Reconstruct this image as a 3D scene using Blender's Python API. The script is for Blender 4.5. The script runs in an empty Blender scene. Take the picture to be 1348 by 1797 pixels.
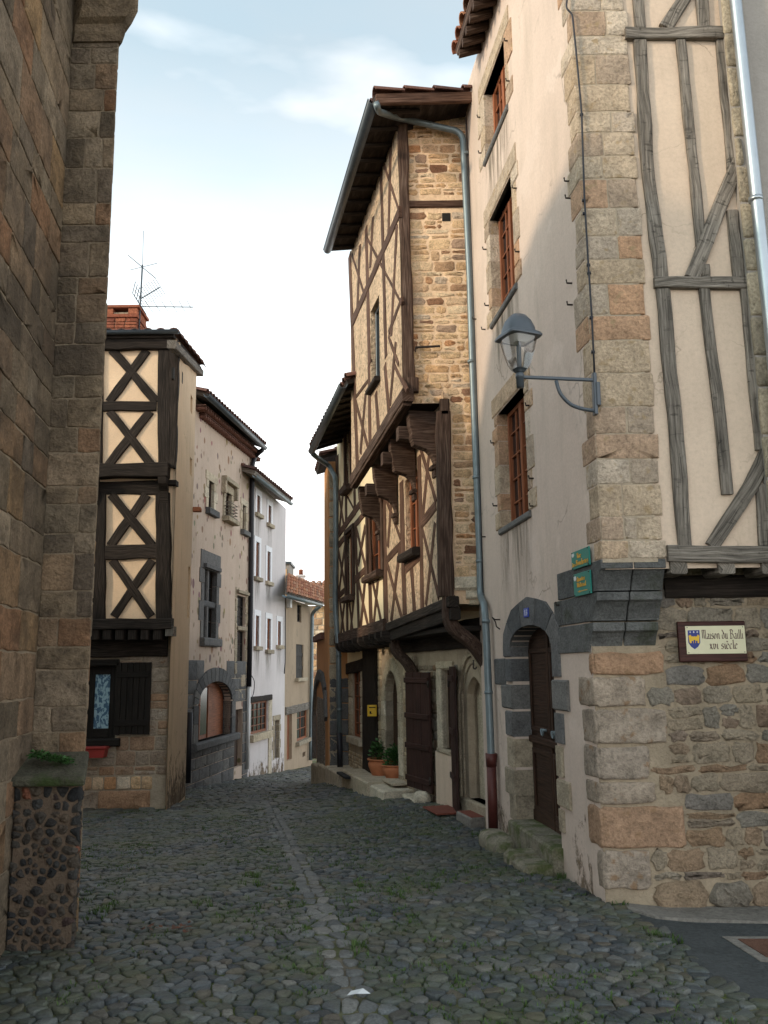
import bpy, math, random
from math import radians, sin, cos, pi, sqrt, atan2
from mathutils import Vector, Matrix
from mathutils.geometry import tessellate_polygon, delaunay_2d_cdt
random.seed(11)
RND = random.Random(5)
V = Vector
SC = bpy.context.scene
COL = SC.collection

# ------------------------------------------------------------------ camera, sky, sun, exposure
F, CX, CY = 1511.0, 674.0, 898.5            # focal length and centre in photo pixels
PITCH, ROLL = radians(10.2), radians(-0.74)
RC = (Matrix.Rotation(pi/2 + PITCH, 3, 'X') @ Matrix.Rotation(ROLL, 3, 'Z'))
EYE = V((0, 0, 1.65))
cam_d = bpy.data.cameras.new('camera'); cam = bpy.data.objects.new('camera', cam_d); COL.objects.link(cam)
cam.matrix_world = Matrix.Translation(EYE) @ RC.to_4x4()
cam_d.sensor_fit = 'VERTICAL'; cam_d.sensor_height = 36.0; cam_d.lens = 36.0*F/1797.0
cam_d.clip_start = 0.05; cam_d.clip_end = 2000
SC.camera = cam
SUN_DIR = V((.87, .44, -.34)).normalized()   # way the light travels
el = math.asin(-SUN_DIR.z); az = atan2(-SUN_DIR.x, -SUN_DIR.y)
sun_d = bpy.data.lights.new('sun', 'SUN'); sun_d.energy = 1.2; sun_d.angle = radians(3.5); sun_d.color = (1, .80, .58)
sun = bpy.data.objects.new('sun', sun_d); COL.objects.link(sun); sun.location = (-20, -10, 20)
sun.rotation_euler = SUN_DIR.to_track_quat('-Z', 'Y').to_euler()
W = bpy.data.worlds.new('World'); SC.world = W; W.use_nodes = True
nt = W.node_tree; nt.nodes.clear()
def N(nt, kind, **kw):
    n = nt.nodes.new(kind)
    for k, v in kw.items():
        if k in n.inputs.keys(): n.inputs[k].default_value = v
        else: setattr(n, k, v)
    return n
sky = N(nt, 'ShaderNodeTexSky', sky_type='NISHITA', sun_disc=False, sun_elevation=el, sun_rotation=az)
skym = N(nt, 'ShaderNodeMix', data_type='RGBA', blend_type='MULTIPLY'); skym.inputs[0].default_value = 1
nt.links.new(sky.outputs[0], skym.inputs[6]); skym.inputs[7].default_value = (1.30, 1.95, 1.66, 1)
tc = N(nt, 'ShaderNodeTexCoord'); mp = N(nt, 'ShaderNodeMapping'); mp.inputs['Scale'].default_value = (2.2, 2.2, 6.5); mp.inputs['Rotation'].default_value = (0, radians(16), 0)
mp.inputs['Location'].default_value = (.35, .2, .55)
nt.links.new(tc.outputs['Generated'], mp.inputs[0])
n1 = N(nt, 'ShaderNodeTexNoise', Scale=1.7, Detail=5, Roughness=.42); nt.links.new(mp.outputs[0], n1.inputs[0])
cr = N(nt, 'ShaderNodeValToRGB'); cr.color_ramp.elements[0].position = .39; cr.color_ramp.elements[1].position = .80
nt.links.new(n1.outputs[0], cr.inputs[0])
sep = N(nt, 'ShaderNodeSeparateXYZ'); nt.links.new(tc.outputs['Generated'], sep.inputs[0])
hz = N(nt, 'ShaderNodeMapRange'); hz.inputs[1].default_value = .62; hz.inputs[2].default_value = .18; hz.inputs[3].default_value = .30; hz.inputs[4].default_value = 1.0
nt.links.new(sep.outputs[2], hz.inputs[0])
mx = N(nt, 'ShaderNodeMath', operation='MAXIMUM'); nt.links.new(cr.outputs[0], mx.inputs[0]); 
mm = N(nt, 'ShaderNodeMath', operation='MULTIPLY'); nt.links.new(hz.outputs[0], mm.inputs[0]); mm.inputs[1].default_value = .97
nt.links.new(mm.outputs[0], mx.inputs[1])
n2 = N(nt, 'ShaderNodeTexNoise', Scale=2.3, Detail=5); nt.links.new(mp.outputs[0], n2.inputs[0])
cc = N(nt, 'ShaderNodeMix', data_type='RGBA'); nt.links.new(n2.outputs[0], cc.inputs[0])
cc.inputs[6].default_value = (8.8, 9.7, 10.2, 1); cc.inputs[7].default_value = (11.6, 10.2, 9.3, 1)
sm = N(nt, 'ShaderNodeMix', data_type='RGBA'); nt.links.new(mx.outputs[0], sm.inputs[0])
nt.links.new(skym.outputs[2], sm.inputs[6]); nt.links.new(cc.outputs[2], sm.inputs[7])
gr = N(nt, 'ShaderNodeMapRange'); gr.inputs[1].default_value = .52; gr.inputs[2].default_value = .12; gr.inputs[3].default_value = .76; gr.inputs[4].default_value = 1.30
nt.links.new(sep.outputs[2], gr.inputs[0]); gm = N(nt, 'ShaderNodeVectorMath', operation='SCALE'); nt.links.new(sm.outputs[2], gm.inputs[0]); nt.links.new(gr.outputs[0], gm.inputs['Scale'])
bg = N(nt, 'ShaderNodeBackground', Strength=.10); nt.links.new(gm.outputs[0], bg.inputs[0])
wo = N(nt, 'ShaderNodeOutputWorld'); nt.links.new(bg.outputs[0], wo.inputs[0])
SC.view_settings.view_transform = 'Standard'; SC.view_settings.look = 'None'
SC.view_settings.exposure = 1.10; SC.view_settings.gamma = 1.0; SC.view_settings.use_curve_mapping = False
SC.cycles.use_denoising = True
SC.cycles.max_bounces = 6; SC.cycles.diffuse_bounces = 4

# ------------------------------------------------------------------ ray and plane helpers
def ray(px, py): return RC @ V(((px-CX)/F, (CY-py)/F, -1))
def gx(px, Y):                      # point of the ground plan seen at column px and Y metres ahead
    py = 1165
    for _ in range(5):
        d = ray(px, py); py += d.z*F
    return V((Y*d.x/d.y, Y, 0))
def atY(px, py, Y):
    d = ray(px, py); return EYE + d*(Y/d.y)
def sst(a, b, x):
    t = min(1, max(0, (x-a)/(b-a))); return t*t*(3-2*t)
def zg(x, y):
    z = 0 if y < 4 else (-.073*(y-4)**2/10 if y < 9 else -.1825-.073*(y-9))
    if y > 36: z = -2.1535 - .02*(y-36)
    if 10 < y < 21: z += .18*(1-sst(.1, 1.9, 1.27-.245*(y-10.62)-x))*sst(10, 12.5, y)*(1-sst(18.5, 21, y))
    return z - .11*sst(1, 2.2, x)*(1-sst(8, 11, y))
def ground(px, py):
    d = ray(px, py); lo, hi = .5, 80
    for _ in range(50):
        m = (lo+hi)/2; p = EYE + d*m
        if p.z > zg(p.x, p.y): lo = m
        else: hi = m
    return EYE + d*lo
def inpoly(p, poly):
    c = False; n = len(poly)
    for i in range(n):
        a, b = poly[i], poly[(i+1) % n]
        if (a[1] > p[1]) != (b[1] > p[1]) and p[0] < (b[0]-a[0])*(p[1]-a[1])/(b[1]-a[1])+a[0]: c = not c
    return c
class Face:                         # a vertical plane: u along, z up, o outwards
    def __init__(s, A, B, out=None):
        s.A = V((A[0], A[1], 0)); B = V((B[0], B[1], 0)); s.L = (B-s.A).length
        s.u = (B-s.A).normalized(); s.n = V((s.u.y, -s.u.x, 0))
        if s.n.dot((V((0, 0, 0)) if out is None else V(out)) - s.A) < 0: s.n = -s.n
    def P(s, u, z, o=0): return s.A + s.u*u + s.n*o + V((0, 0, z))
    def uz(s, px, py, o=0):
        d = ray(px, py); p = EYE + d*((s.A + s.n*o - EYE).dot(s.n)/d.dot(s.n))
        return ((p-s.A).dot(s.u), p.z)
    def pt(s, px, py, o=0): return s.P(*s.uz(px, py, o), o)
    def rect(s, xl, xr, yt, yb, o=0):
        ua, za = s.uz(xl, yt, o); ub, zb = s.uz(xl, yb, o); uc, _ = s.uz(xr, (yt+yb)/2, o)
        um = (ua+ub)/2
        return (min(um, uc), max(um, uc), min(za, zb), max(za, zb))

# ------------------------------------------------------------------ mesh builder
class MB:
    def __init__(s): s.v = []; s.f = []; s.m = []; s.t = []; s.s = []; s.uv = []
    def add(s, vs, fs, mat=0, tint=None, uvs=None, smooth=False):
        b = len(s.v); s.v += [tuple(p) for p in vs]
        if tint is None: tint = RND.random()
        for i, f in enumerate(fs):
            s.f.append(tuple(b+j for j in f)); s.m.append(mat); s.t.append(tint); s.s.append(smooth)
            s.uv.append([uvs[j] for j in f] if uvs else None)
    def build(s, name, mats, parent=None):
        if not isinstance(mats, (list, tuple)): mats = [mats]
        off = world_loc(parent) if parent else V((0, 0, 0))
        me = bpy.data.meshes.new(name)
        me.from_pydata([(p[0]-off.x, p[1]-off.y, p[2]-off.z) for p in s.v], [], s.f)
        for m in mats: me.materials.append(m)
        me.polygons.foreach_set('material_index', s.m); me.polygons.foreach_set('use_smooth', s.s)
        a = me.attributes.new('tint', 'FLOAT', 'FACE'); a.data.foreach_set('value', s.t)
        uvl = me.uv_layers.new(name='UVMap'); flat = []
        for f, uv in zip(s.f, s.uv):
            for k, j in enumerate(f):
                if uv: flat += uv[k]
                else:
                    p = s.v[j]; flat += [p[0]+p[1], p[2]]
        uvl.data.foreach_set('uv', flat); me.validate(); me.update()
        o = bpy.data.objects.new(name, me); COL.objects.link(o)
        if parent: o.parent = parent
        return o
def world_loc(o):
    p = V((0, 0, 0))
    while o: p = p + o.location; o = o.parent
    return p
def thing(name, label, cat, loc=(0, 0, 0), group=None):
    o = bpy.data.objects.new(name, None); COL.objects.link(o); o.location = loc; o.empty_display_size = .2
    o['label'] = label; o['category'] = cat
    if group: o['group'] = group
    return o
def tag(o, label, cat, group=None):
    o['label'] = label; o['category'] = cat
    if group: o['group'] = group
    return o
def struct(o): o['kind'] = 'structure'; return o

def beam3(mb, P0, P1, wd, w, nd, n0, n1, mat=0, jit=0, ch=.012, tint=None, seg=None, taper=1.0):
    ax = (P1-P0); L = ax.length
    if L < 1e-5: return
    k = seg or (max(1, int(L/.28)) if jit else 1)
    ch = min(ch, w*.2, abs(n1-n0)*.3); vs = []; uvs = []; fs = []; ro = RND.random()*20; rv = RND.random()*20
    for i in range(k+1):
        t = i/k; c = P0 + ax*t
        h = w/2*(1+(taper-1)*t)*(1+RND.uniform(-jit, jit)); sh = RND.uniform(-jit, jit)*w*.35
        a, b = -h+sh, h+sh; e = n1 + RND.uniform(-jit, jit)*.05
        ring = [(a+ch, n0), (b-ch, n0), (b, n0+ch), (b, e-ch), (b-ch, e), (a+ch, e), (a, e-ch), (a, n0+ch)]
        per = 0
        for j, (x, y) in enumerate(ring):
            vs.append(c + wd*x + nd*y)
            if j: per += math.hypot(x-ring[j-1][0], y-ring[j-1][1])
            uvs.append((ro + L*t, rv + per))
    for i in range(k):
        for j in range(8):
            j2 = (j+1) % 8
            fs.append((i*8+j, i*8+j2, i*8+8+j2, i*8+8+j))
    fs.append(tuple(range(7, -1, -1))); fs.append(tuple(k*8+j for j in range(8)))
    # keep the winding outwards
    nrm = (vs[1]-vs[0]).cross(vs[8]-vs[0])
    if nrm.dot(nd*(n0-n1)) < 0: fs = [tuple(reversed(f)) for f in fs]
    mb.add(vs, fs, mat, tint, uvs)
def beam(mb, fc, a, b, w, o0, o1, mat=0, jit=.12, **kw):
    P0, P1 = fc.P(a[0], a[1]), fc.P(b[0], b[1]); d = (P1-P0).normalized()
    beam3(mb, P0, P1, d.cross(fc.n).normalized(), w, fc.n, o0, o1, mat, jit, **kw)
def beampath(mb, fc, pts, w, o0, o1, mat=0, jit=.1, ch=.008):
    P_ = [pts[0]]
    for a, b in zip(pts[:-1], pts[1:]):
        n = max(2, int(math.hypot(b[0]-a[0], b[1]-a[1])/.16)); P_ += [(a[0]+(b[0]-a[0])*i/n, a[1]+(b[1]-a[1])*i/n) for i in range(1, n+1)]
    for _ in range(2): P_ = [P_[0]]+[((P_[i-1][0]+2*P_[i][0]+P_[i+1][0])/4, (P_[i-1][1]+2*P_[i][1]+P_[i+1][1])/4) for i in range(1, len(P_)-1)]+[P_[-1]]
    vs = []; uvs = []; fs = []; ro = RND.random()*20; rv = RND.random()*20; L = 0; ph = RND.random()*9
    for i, p in enumerate(P_):
        q0, q1 = P_[max(0, i-1)], P_[min(len(P_)-1, i+1)]; d = V((q1[0]-q0[0], q1[1]-q0[1])).normalized(); nx, nz = -d.y, d.x
        if i: L += math.hypot(p[0]-P_[i-1][0], p[1]-P_[i-1][1])
        a = -w/2*(1+RND.uniform(-jit, jit))+w*.035*sin(i*1.1+ph); b = w/2*(1+RND.uniform(-jit, jit))+w*.035*sin(i*.9+ph*2); e = o1*(1+RND.uniform(-.25, .25)); per = 0
        ring = [(a+ch, o0), (b-ch, o0), (b, o0+ch), (b, e-ch), (b-ch, e), (a+ch, e), (a, e-ch), (a, o0+ch)]
        for j, (x, y) in enumerate(ring):
            vs.append(fc.P(p[0]+nx*x, p[1]+nz*x, y)); per += math.hypot(x-ring[j-1][0], y-ring[j-1][1]) if j else 0; uvs.append((ro+L, rv+per))
    k = len(P_)-1
    for i in range(k):
        for j in range(8): fs.append((i*8+j, i*8+(j+1) % 8, i*8+8+(j+1) % 8, i*8+8+j))
    fs += [tuple(range(7, -1, -1)), tuple(k*8+j for j in range(8))]
    c = (vs[5]-vs[4]).cross(vs[12]-vs[4])
    if c.dot(fc.n) < 0: fs = [tuple(reversed(f)) for f in fs]
    mb.add(vs, fs, mat, None, uvs)
def box(mb, fc, u0, u1, z0, z1, o0, o1, mat=0, ch=.008, jit=0, tint=None):
    if (u1-u0) > (z1-z0): beam(mb, fc, (u0, (z0+z1)/2), (u1, (z0+z1)/2), z1-z0, o0, o1, mat, jit, ch=ch, tint=tint)
    else: beam(mb, fc, ((u0+u1)/2, z0), ((u0+u1)/2, z1), u1-u0, o0, o1, mat, jit, ch=ch, tint=tint)
def prism(mb, fc, pts, o0, o1, mat=0, tint=None, back=True):
    ar = sum(pts[i][0]*pts[(i+1) % len(pts)][1]-pts[(i+1) % len(pts)][0]*pts[i][1] for i in range(len(pts)))
    n = len(pts); fr = [fc.P(u, z, o1) for u, z in pts]; bk = [fc.P(u, z, o0) for u, z in pts]
    flip = ((fc.P(1, 0)-fc.P(0, 0)).cross(V((0, 0, 1))).dot(fc.n) < 0) != (ar < 0)
    fs = [tuple(range(n)), tuple(range(2*n-1, n-1, -1))] + [(i, n+i, n+(i+1) % n, (i+1) % n) for i in range(n)]
    if not back: fs.pop(1)
    if flip: fs = [tuple(reversed(f)) for f in fs]
    mb.add(fr+bk, fs, mat, tint, [(u, z) for u, z in pts]*2)
def prism3(mb, pts, vec, mat=0, tint=None):        # any planar loop pushed along vec
    n = len(pts); fr = [V(p) for p in pts]; bk = [p+V(vec) for p in fr]
    nr = V((0, 0, 0))
    for i in range(n): nr += fr[i].cross(fr[(i+1) % n])
    fs = [tuple(range(n)), tuple(range(2*n-1, n-1, -1))] + [(i, n+i, n+(i+1) % n, (i+1) % n) for i in range(n)]
    if nr.dot(V(vec)) > 0: fs = [tuple(reversed(f)) for f in fs]
    mb.add(fr+bk, fs, mat, tint)
def wallpoly(mb, fc, outer, holes=(), o=0, rev=.25, mat=0, rmat=None):
    loops = [outer]+list(holes); p2 = []; ed = []
    for l in loops:
        b0 = len(p2); p2 += [V((u, z)) for u, z in l]; ed += [(b0+i, b0+(i+1) % len(l)) for i in range(len(l))]
    ov, _, tri, *_ = delaunay_2d_cdt(p2, ed, [], 1, 1e-5)
    pts = [(p.x, p.y) for p in ov]; vs = [fc.P(u, z, o) for u, z in pts]; fs = []
    for t in tri:
        g2 = (sum(pts[i][0] for i in t)/len(t), sum(pts[i][1] for i in t)/len(t))
        if any(inpoly(g2, h) for h in holes) or not inpoly(g2, outer): continue
        a, b, c = (vs[i] for i in t[:3])
        fs.append(tuple(t) if (b-a).cross(c-a).dot(fc.n) > 0 else tuple(reversed(t)))
    mb.add(vs, fs, mat, .5, pts)
    for h in holes:
        n = len(h); cu = sum(p[0] for p in h)/n; cz = sum(p[1] for p in h)/n
        for i in range(n):
            (u0, z0), (u1, z1) = h[i], h[(i+1) % n]
            q = [fc.P(u0, z0, o), fc.P(u1, z1, o), fc.P(u1, z1, o-rev), fc.P(u0, z0, o-rev)]
            cen = fc.P(cu, cz, o-rev/2); f = (0, 1, 2, 3)
            if (q[1]-q[0]).cross(q[2]-q[0]).dot(cen-q[0]) < 0: f = (3, 2, 1, 0)
            mb.add(q, [f], mat if rmat is None else rmat, .5, [(0, z0), (0, z1), (rev, z1), (rev, z0)])
def rpts(r): u0, u1, z0, z1 = r; return [(u0, z0), (u1, z0), (u1, z1), (u0, z1)]
def arch(u0, u1, z0, zs, zt, n=14, point=0):
    c = (u0+u1)/2; h = (u1-u0)/2
    p = [(u0, z0), (u1, z0)]
    for i in range(n+1):
        a = pi*i/n; p.append((c+h*cos(a), zs+(zt-zs)*sin(a)**(1+point)))
    return p
def tube(mb, pts, r, n=10, mat=0, cap=True, tint=.5):
    pts = [V(p) for p in pts]; vs = []; fs = []; k = len(pts); up = None
    for i, p in enumerate(pts):
        d = (pts[min(i+1, k-1)]-pts[max(i-1, 0)]).normalized()
        if up is None: up = d.orthogonal().normalized()
        up = (up - d*up.dot(d)).normalized(); sd = d.cross(up)
        rr = r[i] if isinstance(r, (list, tuple)) else r
        vs += [p + (up*cos(2*pi*j/n) + sd*sin(2*pi*j/n))*rr for j in range(n)]
    for i in range(k-1):
        for j in range(n): fs.append((i*n+j, i*n+(j+1) % n, (i+1)*n+(j+1) % n, (i+1)*n+j))
    if cap: fs += [tuple(range(n-1, -1, -1)), tuple((k-1)*n+j for j in range(n))]
    mb.add(vs, fs, mat, tint, None, True)
def bendpts(pts, r=.06, n=4):       # round the corners of a polyline
    out = [V(pts[0])]
    for i in range(1, len(pts)-1):
        a, b, c = V(pts[i-1]), V(pts[i]), V(pts[i+1]); q = min(r, (a-b).length*.45, (c-b).length*.45)
        s, e = b+(a-b).normalized()*q, b+(c-b).normalized()*q
        for k in range(n+1):
            t = k/n; out.append(s*(1-t)**2 + b*2*t*(1-t) + e*t*t)
    out.append(V(pts[-1])); return out
def lathe(mb, c, prof, n=20, mat=0, tint=.5):
    vs = [V((c[0]+r*cos(2*pi*j/n), c[1]+r*sin(2*pi*j/n), c[2]+z)) for r, z in prof for j in range(n)]
    fs = [(i*n+j, i*n+(j+1) % n, (i+1)*n+(j+1) % n, (i+1)*n+j) for i in range(len(prof)-1) for j in range(n)]
    fs += [tuple(range(n-1, -1, -1)), tuple((len(prof)-1)*n+j for j in range(n))]
    mb.add(vs, fs, mat, tint, None, True)
def stone(mb, fc, poly, o, depth, tint=None, mat=0, rough=.25, rim=.02):
    """one wall stone: a domed cushion over the outline poly (u,z)"""
    n = len(poly); cu = sum(p[0] for p in poly)/n; cz = sum(p[1] for p in poly)/n
    rad = min(max(p[0] for p in poly)-min(p[0] for p in poly), max(p[1] for p in poly)-min(p[1] for p in poly))/2
    k1 = max(.3, 1-rim*.5/rad); k2 = max(.15, 1-rim*1.3/rad); vs = []; fs = []
    for k, d in ((1.0, -.004), (1-(1-k1)*.25, depth*.55), (k1, depth*.86), (k2, depth)):
        for u, z in poly: vs.append(fc.P(cu+(u-cu)*k, cz+(z-cz)*k, o+d*(1+(RND.uniform(-rough, rough) if d > 0 else 0))))
    vs.append(fc.P(cu, cz, o+depth*(1+RND.uniform(-rough, rough)*.6)))
    for r in range(3):
        for i in range(n): fs.append((r*n+i, r*n+(i+1) % n, (r+1)*n+(i+1) % n, (r+1)*n+i))
    for i in range(n): fs.append((3*n+i, 3*n+(i+1) % n, 4*n))
    a, b, c = (vs[i] for i in fs[-1])
    if (b-a).cross(c-a).dot(fc.n) < 0: fs = [tuple(reversed(f)) for f in fs]
    mb.add(vs, fs, mat, tint, None, True)
def rrect(u0, u1, z0, z1, r, jit):
    w, h = u1-u0, z1-z0; r = min(r, w*.4, h*.4); p = []
    cs = [(u0+r, z0+r, pi), (u1-r, z0+r, 1.5*pi), (u1-r, z1-r, 0), (u0+r, z1-r, .5*pi)]
    for i, (cu, cz, a0) in enumerate(cs):
        for k in range(3):
            a = a0 + k*pi/4; p.append((cu+r*cos(a), cz+r*sin(a)))
        nx = cs[(i+1) % 4]; a = a0+pi/2; e = (cu+r*cos(a), cz+r*sin(a)); b = nx[2]; g = (nx[0]+r*cos(b), nx[1]+r*sin(b))
        m = max(1, int(math.hypot(e[0]-g[0], e[1]-g[1])/.14))
        for q in range(1, m+1):
            t = q/(m+1); p.append((e[0]+(g[0]-e[0])*t, e[1]+(g[1]-e[1])*t))
    return [(u+RND.uniform(-jit, jit), z+RND.uniform(-jit, jit)) for u, z in p]
def masonry(mb, fc, u0, u1, z0, z1, rh, sw, gap=.014, depth=.02, o=0, excl=(), bounds=None, r=.02, jit=.006,
            mat=0, rough=.25, tint=None, split=0, zf=None, rim=.02):
    z = z0
    while z < z1-.02:
        h = RND.uniform(*rh); h = h if z+h < z1-rh[0]*.6 else z1-z
        a, b = (bounds(z+h/2) if bounds else (u0, u1)); iv = [(a, b)]
        for (e0, e1, f0, f1) in excl:
            if f0 < z+h-.01 and f1 > z+.01:
                nv = []
                for p, q in iv:
                    if e1 <= p or e0 >= q: nv.append((p, q)); continue
                    if e0-p > .03: nv.append((p, e0))
                    if q-e1 > .03: nv.append((e1, q))
                iv = nv
        for p, q in iv:
            x = p
            while x < q-.005:
                w = RND.uniform(*sw); w = w if x+w < q-sw[0]*.7 else q-x
                subs = [(z, z+h)]
                if split and RND.random() < split and h > .11:
                    c = z+h*RND.uniform(.4, .6); subs = [(z, c), (c, z+h)]
                for s0, s1 in subs:
                    if w > gap*2 and s1-s0 > gap*1.6:
                        pl = rrect(x+gap/2, x+w-gap/2, s0+gap/2, s1-gap/2, r, jit)
                        if zf: pl = [(uu, zz+zf(uu)) for uu, zz in pl]
                        stone(mb, fc, pl, o, depth*RND.uniform(.6, 1.3), tint(x, s0) if tint else None, mat, rough, rim)
                x += w
        z += h
def solid(mb, loop, z0, z1, mat=0):  # a closed block over a plan outline
    n = len(loop); ar = sum(loop[i][0]*loop[(i+1) % n][1]-loop[(i+1) % n][0]*loop[i][1] for i in range(n))
    if ar < 0: loop = loop[::-1]
    vs = [V((p[0], p[1], z0)) for p in loop]+[V((p[0], p[1], z1)) for p in loop]
    mb.add(vs, [tuple(range(n-1, -1, -1)), tuple(range(n, 2*n))]+[(i, (i+1) % n, n+(i+1) % n, n+i) for i in range(n)], mat, .5)
def tiles(mb, E0, E1, up, r=.085, step=.36, mat=0, lift=.0, rows=None):
    """canal tiles: half pipes laid up the slope from the eave E0-E1"""
    e = (E1-E0); L = e.length; e = e.normalized(); un = up.normalized(); nn = e.cross(un); nn = nn if nn.z > 0 else -nn
    k = max(1, int(L/(r*2.25))); m = max(1, int(up.length/step)) if rows is None else rows
    for i in range(k+1):
        c0 = E0 + e*(L*i/k)
        for j in range(m):
            a = c0 + un*(j*step*(up.length/step/m if rows is None else 1)) + nn*(lift + RND.uniform(0, .01)); ln = step*1.08
            sk = e*RND.uniform(-.012, .012); vs = []; fs = []
            for q, (pp, rr, hh) in enumerate(((a, r*1.08, .022), (a+un*ln+sk, r*.86, 0))):
                for s in range(7):
                    t = pi*s/6; vs.append(pp + e*(rr*cos(t)) + nn*(rr*sin(t)*.85+hh))
            for q, (pp, rr, hh) in enumerate(((a, r*.9, .022), (a+un*ln+sk, r*.7, 0))):
                for s in range(7):
                    t = pi*s/6; vs.append(pp + e*(rr*cos(t)) + nn*(rr*sin(t)*.85+hh))
            for s in range(6):
                fs += [(s, s+1, 7+s+1, 7+s), (14+s+1, 14+s, 21+s, 21+s+1), (s+1, s, 14+s, 14+s+1)]
            fs += [(0, 7, 21, 14), (6, 20, 27, 13)]
            mb.add(vs, fs, mat, None, None, False)

# ------------------------------------------------------------------ materials
def base_mat(name, rough=.85, metal=0, spec=.3):
    m = bpy.data.materials.new(name); m.use_nodes = True; nt = m.node_tree; b = nt.nodes['Principled BSDF']
    b.inputs['Roughness'].default_value = rough; b.inputs['Metallic'].default_value = metal
    b.inputs['Specular IOR Level'].default_value = spec
    return m, nt, b
def lk(nt, a, b): nt.links.new(a, b)
def noise(nt, co, scale, detail=5, rough=.55, stretch=None, dist=0):
    if stretch:
        mp = N(nt, 'ShaderNodeMapping'); mp.inputs['Scale'].default_value = stretch; lk(nt, co, mp.inputs[0]); co = mp.outputs[0]
    n = N(nt, 'ShaderNodeTexNoise', Scale=scale, Detail=detail, Roughness=rough, Distortion=dist); lk(nt, co, n.inputs['Vector'])
    return n.outputs['Fac']
def ramp(nt, fac, stops, interp='LINEAR'):
    r = N(nt, 'ShaderNodeValToRGB'); r.color_ramp.interpolation = interp; el = r.color_ramp.elements
    while len(el) < len(stops): el.new(.5)
    for e, (p, c) in zip(el, stops):
        e.position = p; e.color = (c if len(c) == 4 else tuple(c)+(1,)) if isinstance(c, (tuple, list)) else (c, c, c, 1)
    lk(nt, fac, r.inputs[0]); return r.outputs[0]
def mixc(nt, a, b, fac, mode='MIX'):
    m = N(nt, 'ShaderNodeMix', data_type='RGBA', blend_type=mode)
    for s, x in ((6, a), (7, b)):
        if isinstance(x, (tuple, list)): m.inputs[s].default_value = tuple(x)+(1,) if len(x) == 3 else x
        else: lk(nt, x, m.inputs[s])
    if isinstance(fac, (int, float)): m.inputs[0].default_value = fac
    else: lk(nt, fac, m.inputs[0])
    return m.outputs[2]
def bump(nt, b, h, st, dist=.02):
    n = N(nt, 'ShaderNodeBump', Strength=st, Distance=dist); lk(nt, h, n.inputs['Height'])
    if b.inputs['Normal'].is_linked: lk(nt, b.inputs['Normal'].links[0].from_socket, n.inputs['Normal'])
    lk(nt, n.outputs[0], b.inputs['Normal'])
def pos(nt): return N(nt, 'ShaderNodeNewGeometry').outputs['Position']
def attr(nt): return N(nt, 'ShaderNodeAttribute', attribute_name='tint').outputs['Fac']
def stone_mat(name, cols, var=.5, bst=.6, sc=7, rough=.92, moss=None, speck=None, soot=None):
    m, nt, b = base_mat(name, rough, 0, .2); p = pos(nt); k = len(cols)
    c = ramp(nt, attr(nt), [(i/(k-1), x) for i, x in enumerate(cols)])
    n = noise(nt, p, sc, 8, .62, dist=.4)
    c = mixc(nt, c, ramp(nt, n, [(.25, 1-var), (.5, 1.0), (.75, 1+var*.6)]), 1, 'MULTIPLY')
    n2 = noise(nt, p, sc*7, 6, .7)
    c = mixc(nt, c, ramp(nt, n2, [(.3, .55), (.5, 1.0), (.72, 1.38)]), .9, 'MULTIPLY')
    if speck: c = mixc(nt, c, speck, ramp(nt, noise(nt, p, sc*2.1, 3, .5), [(.60, 0), (.70, .8)]))
    if soot: c = mixc(nt, c, soot, ramp(nt, noise(nt, p, 1.1, 6, .68), [(.46, 0), (.66, .72)]))
    if moss: c = mixc(nt, c, moss[0], ramp(nt, noise(nt, p, moss[1], 6, .65), [(moss[2], 0), (moss[2]+.14, .85)]))
    lk(nt, c, b.inputs['Base Color']); bump(nt, b, n, bst, .06); bump(nt, b, n2, min(1, bst*1.5), .018)
    return m
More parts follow.
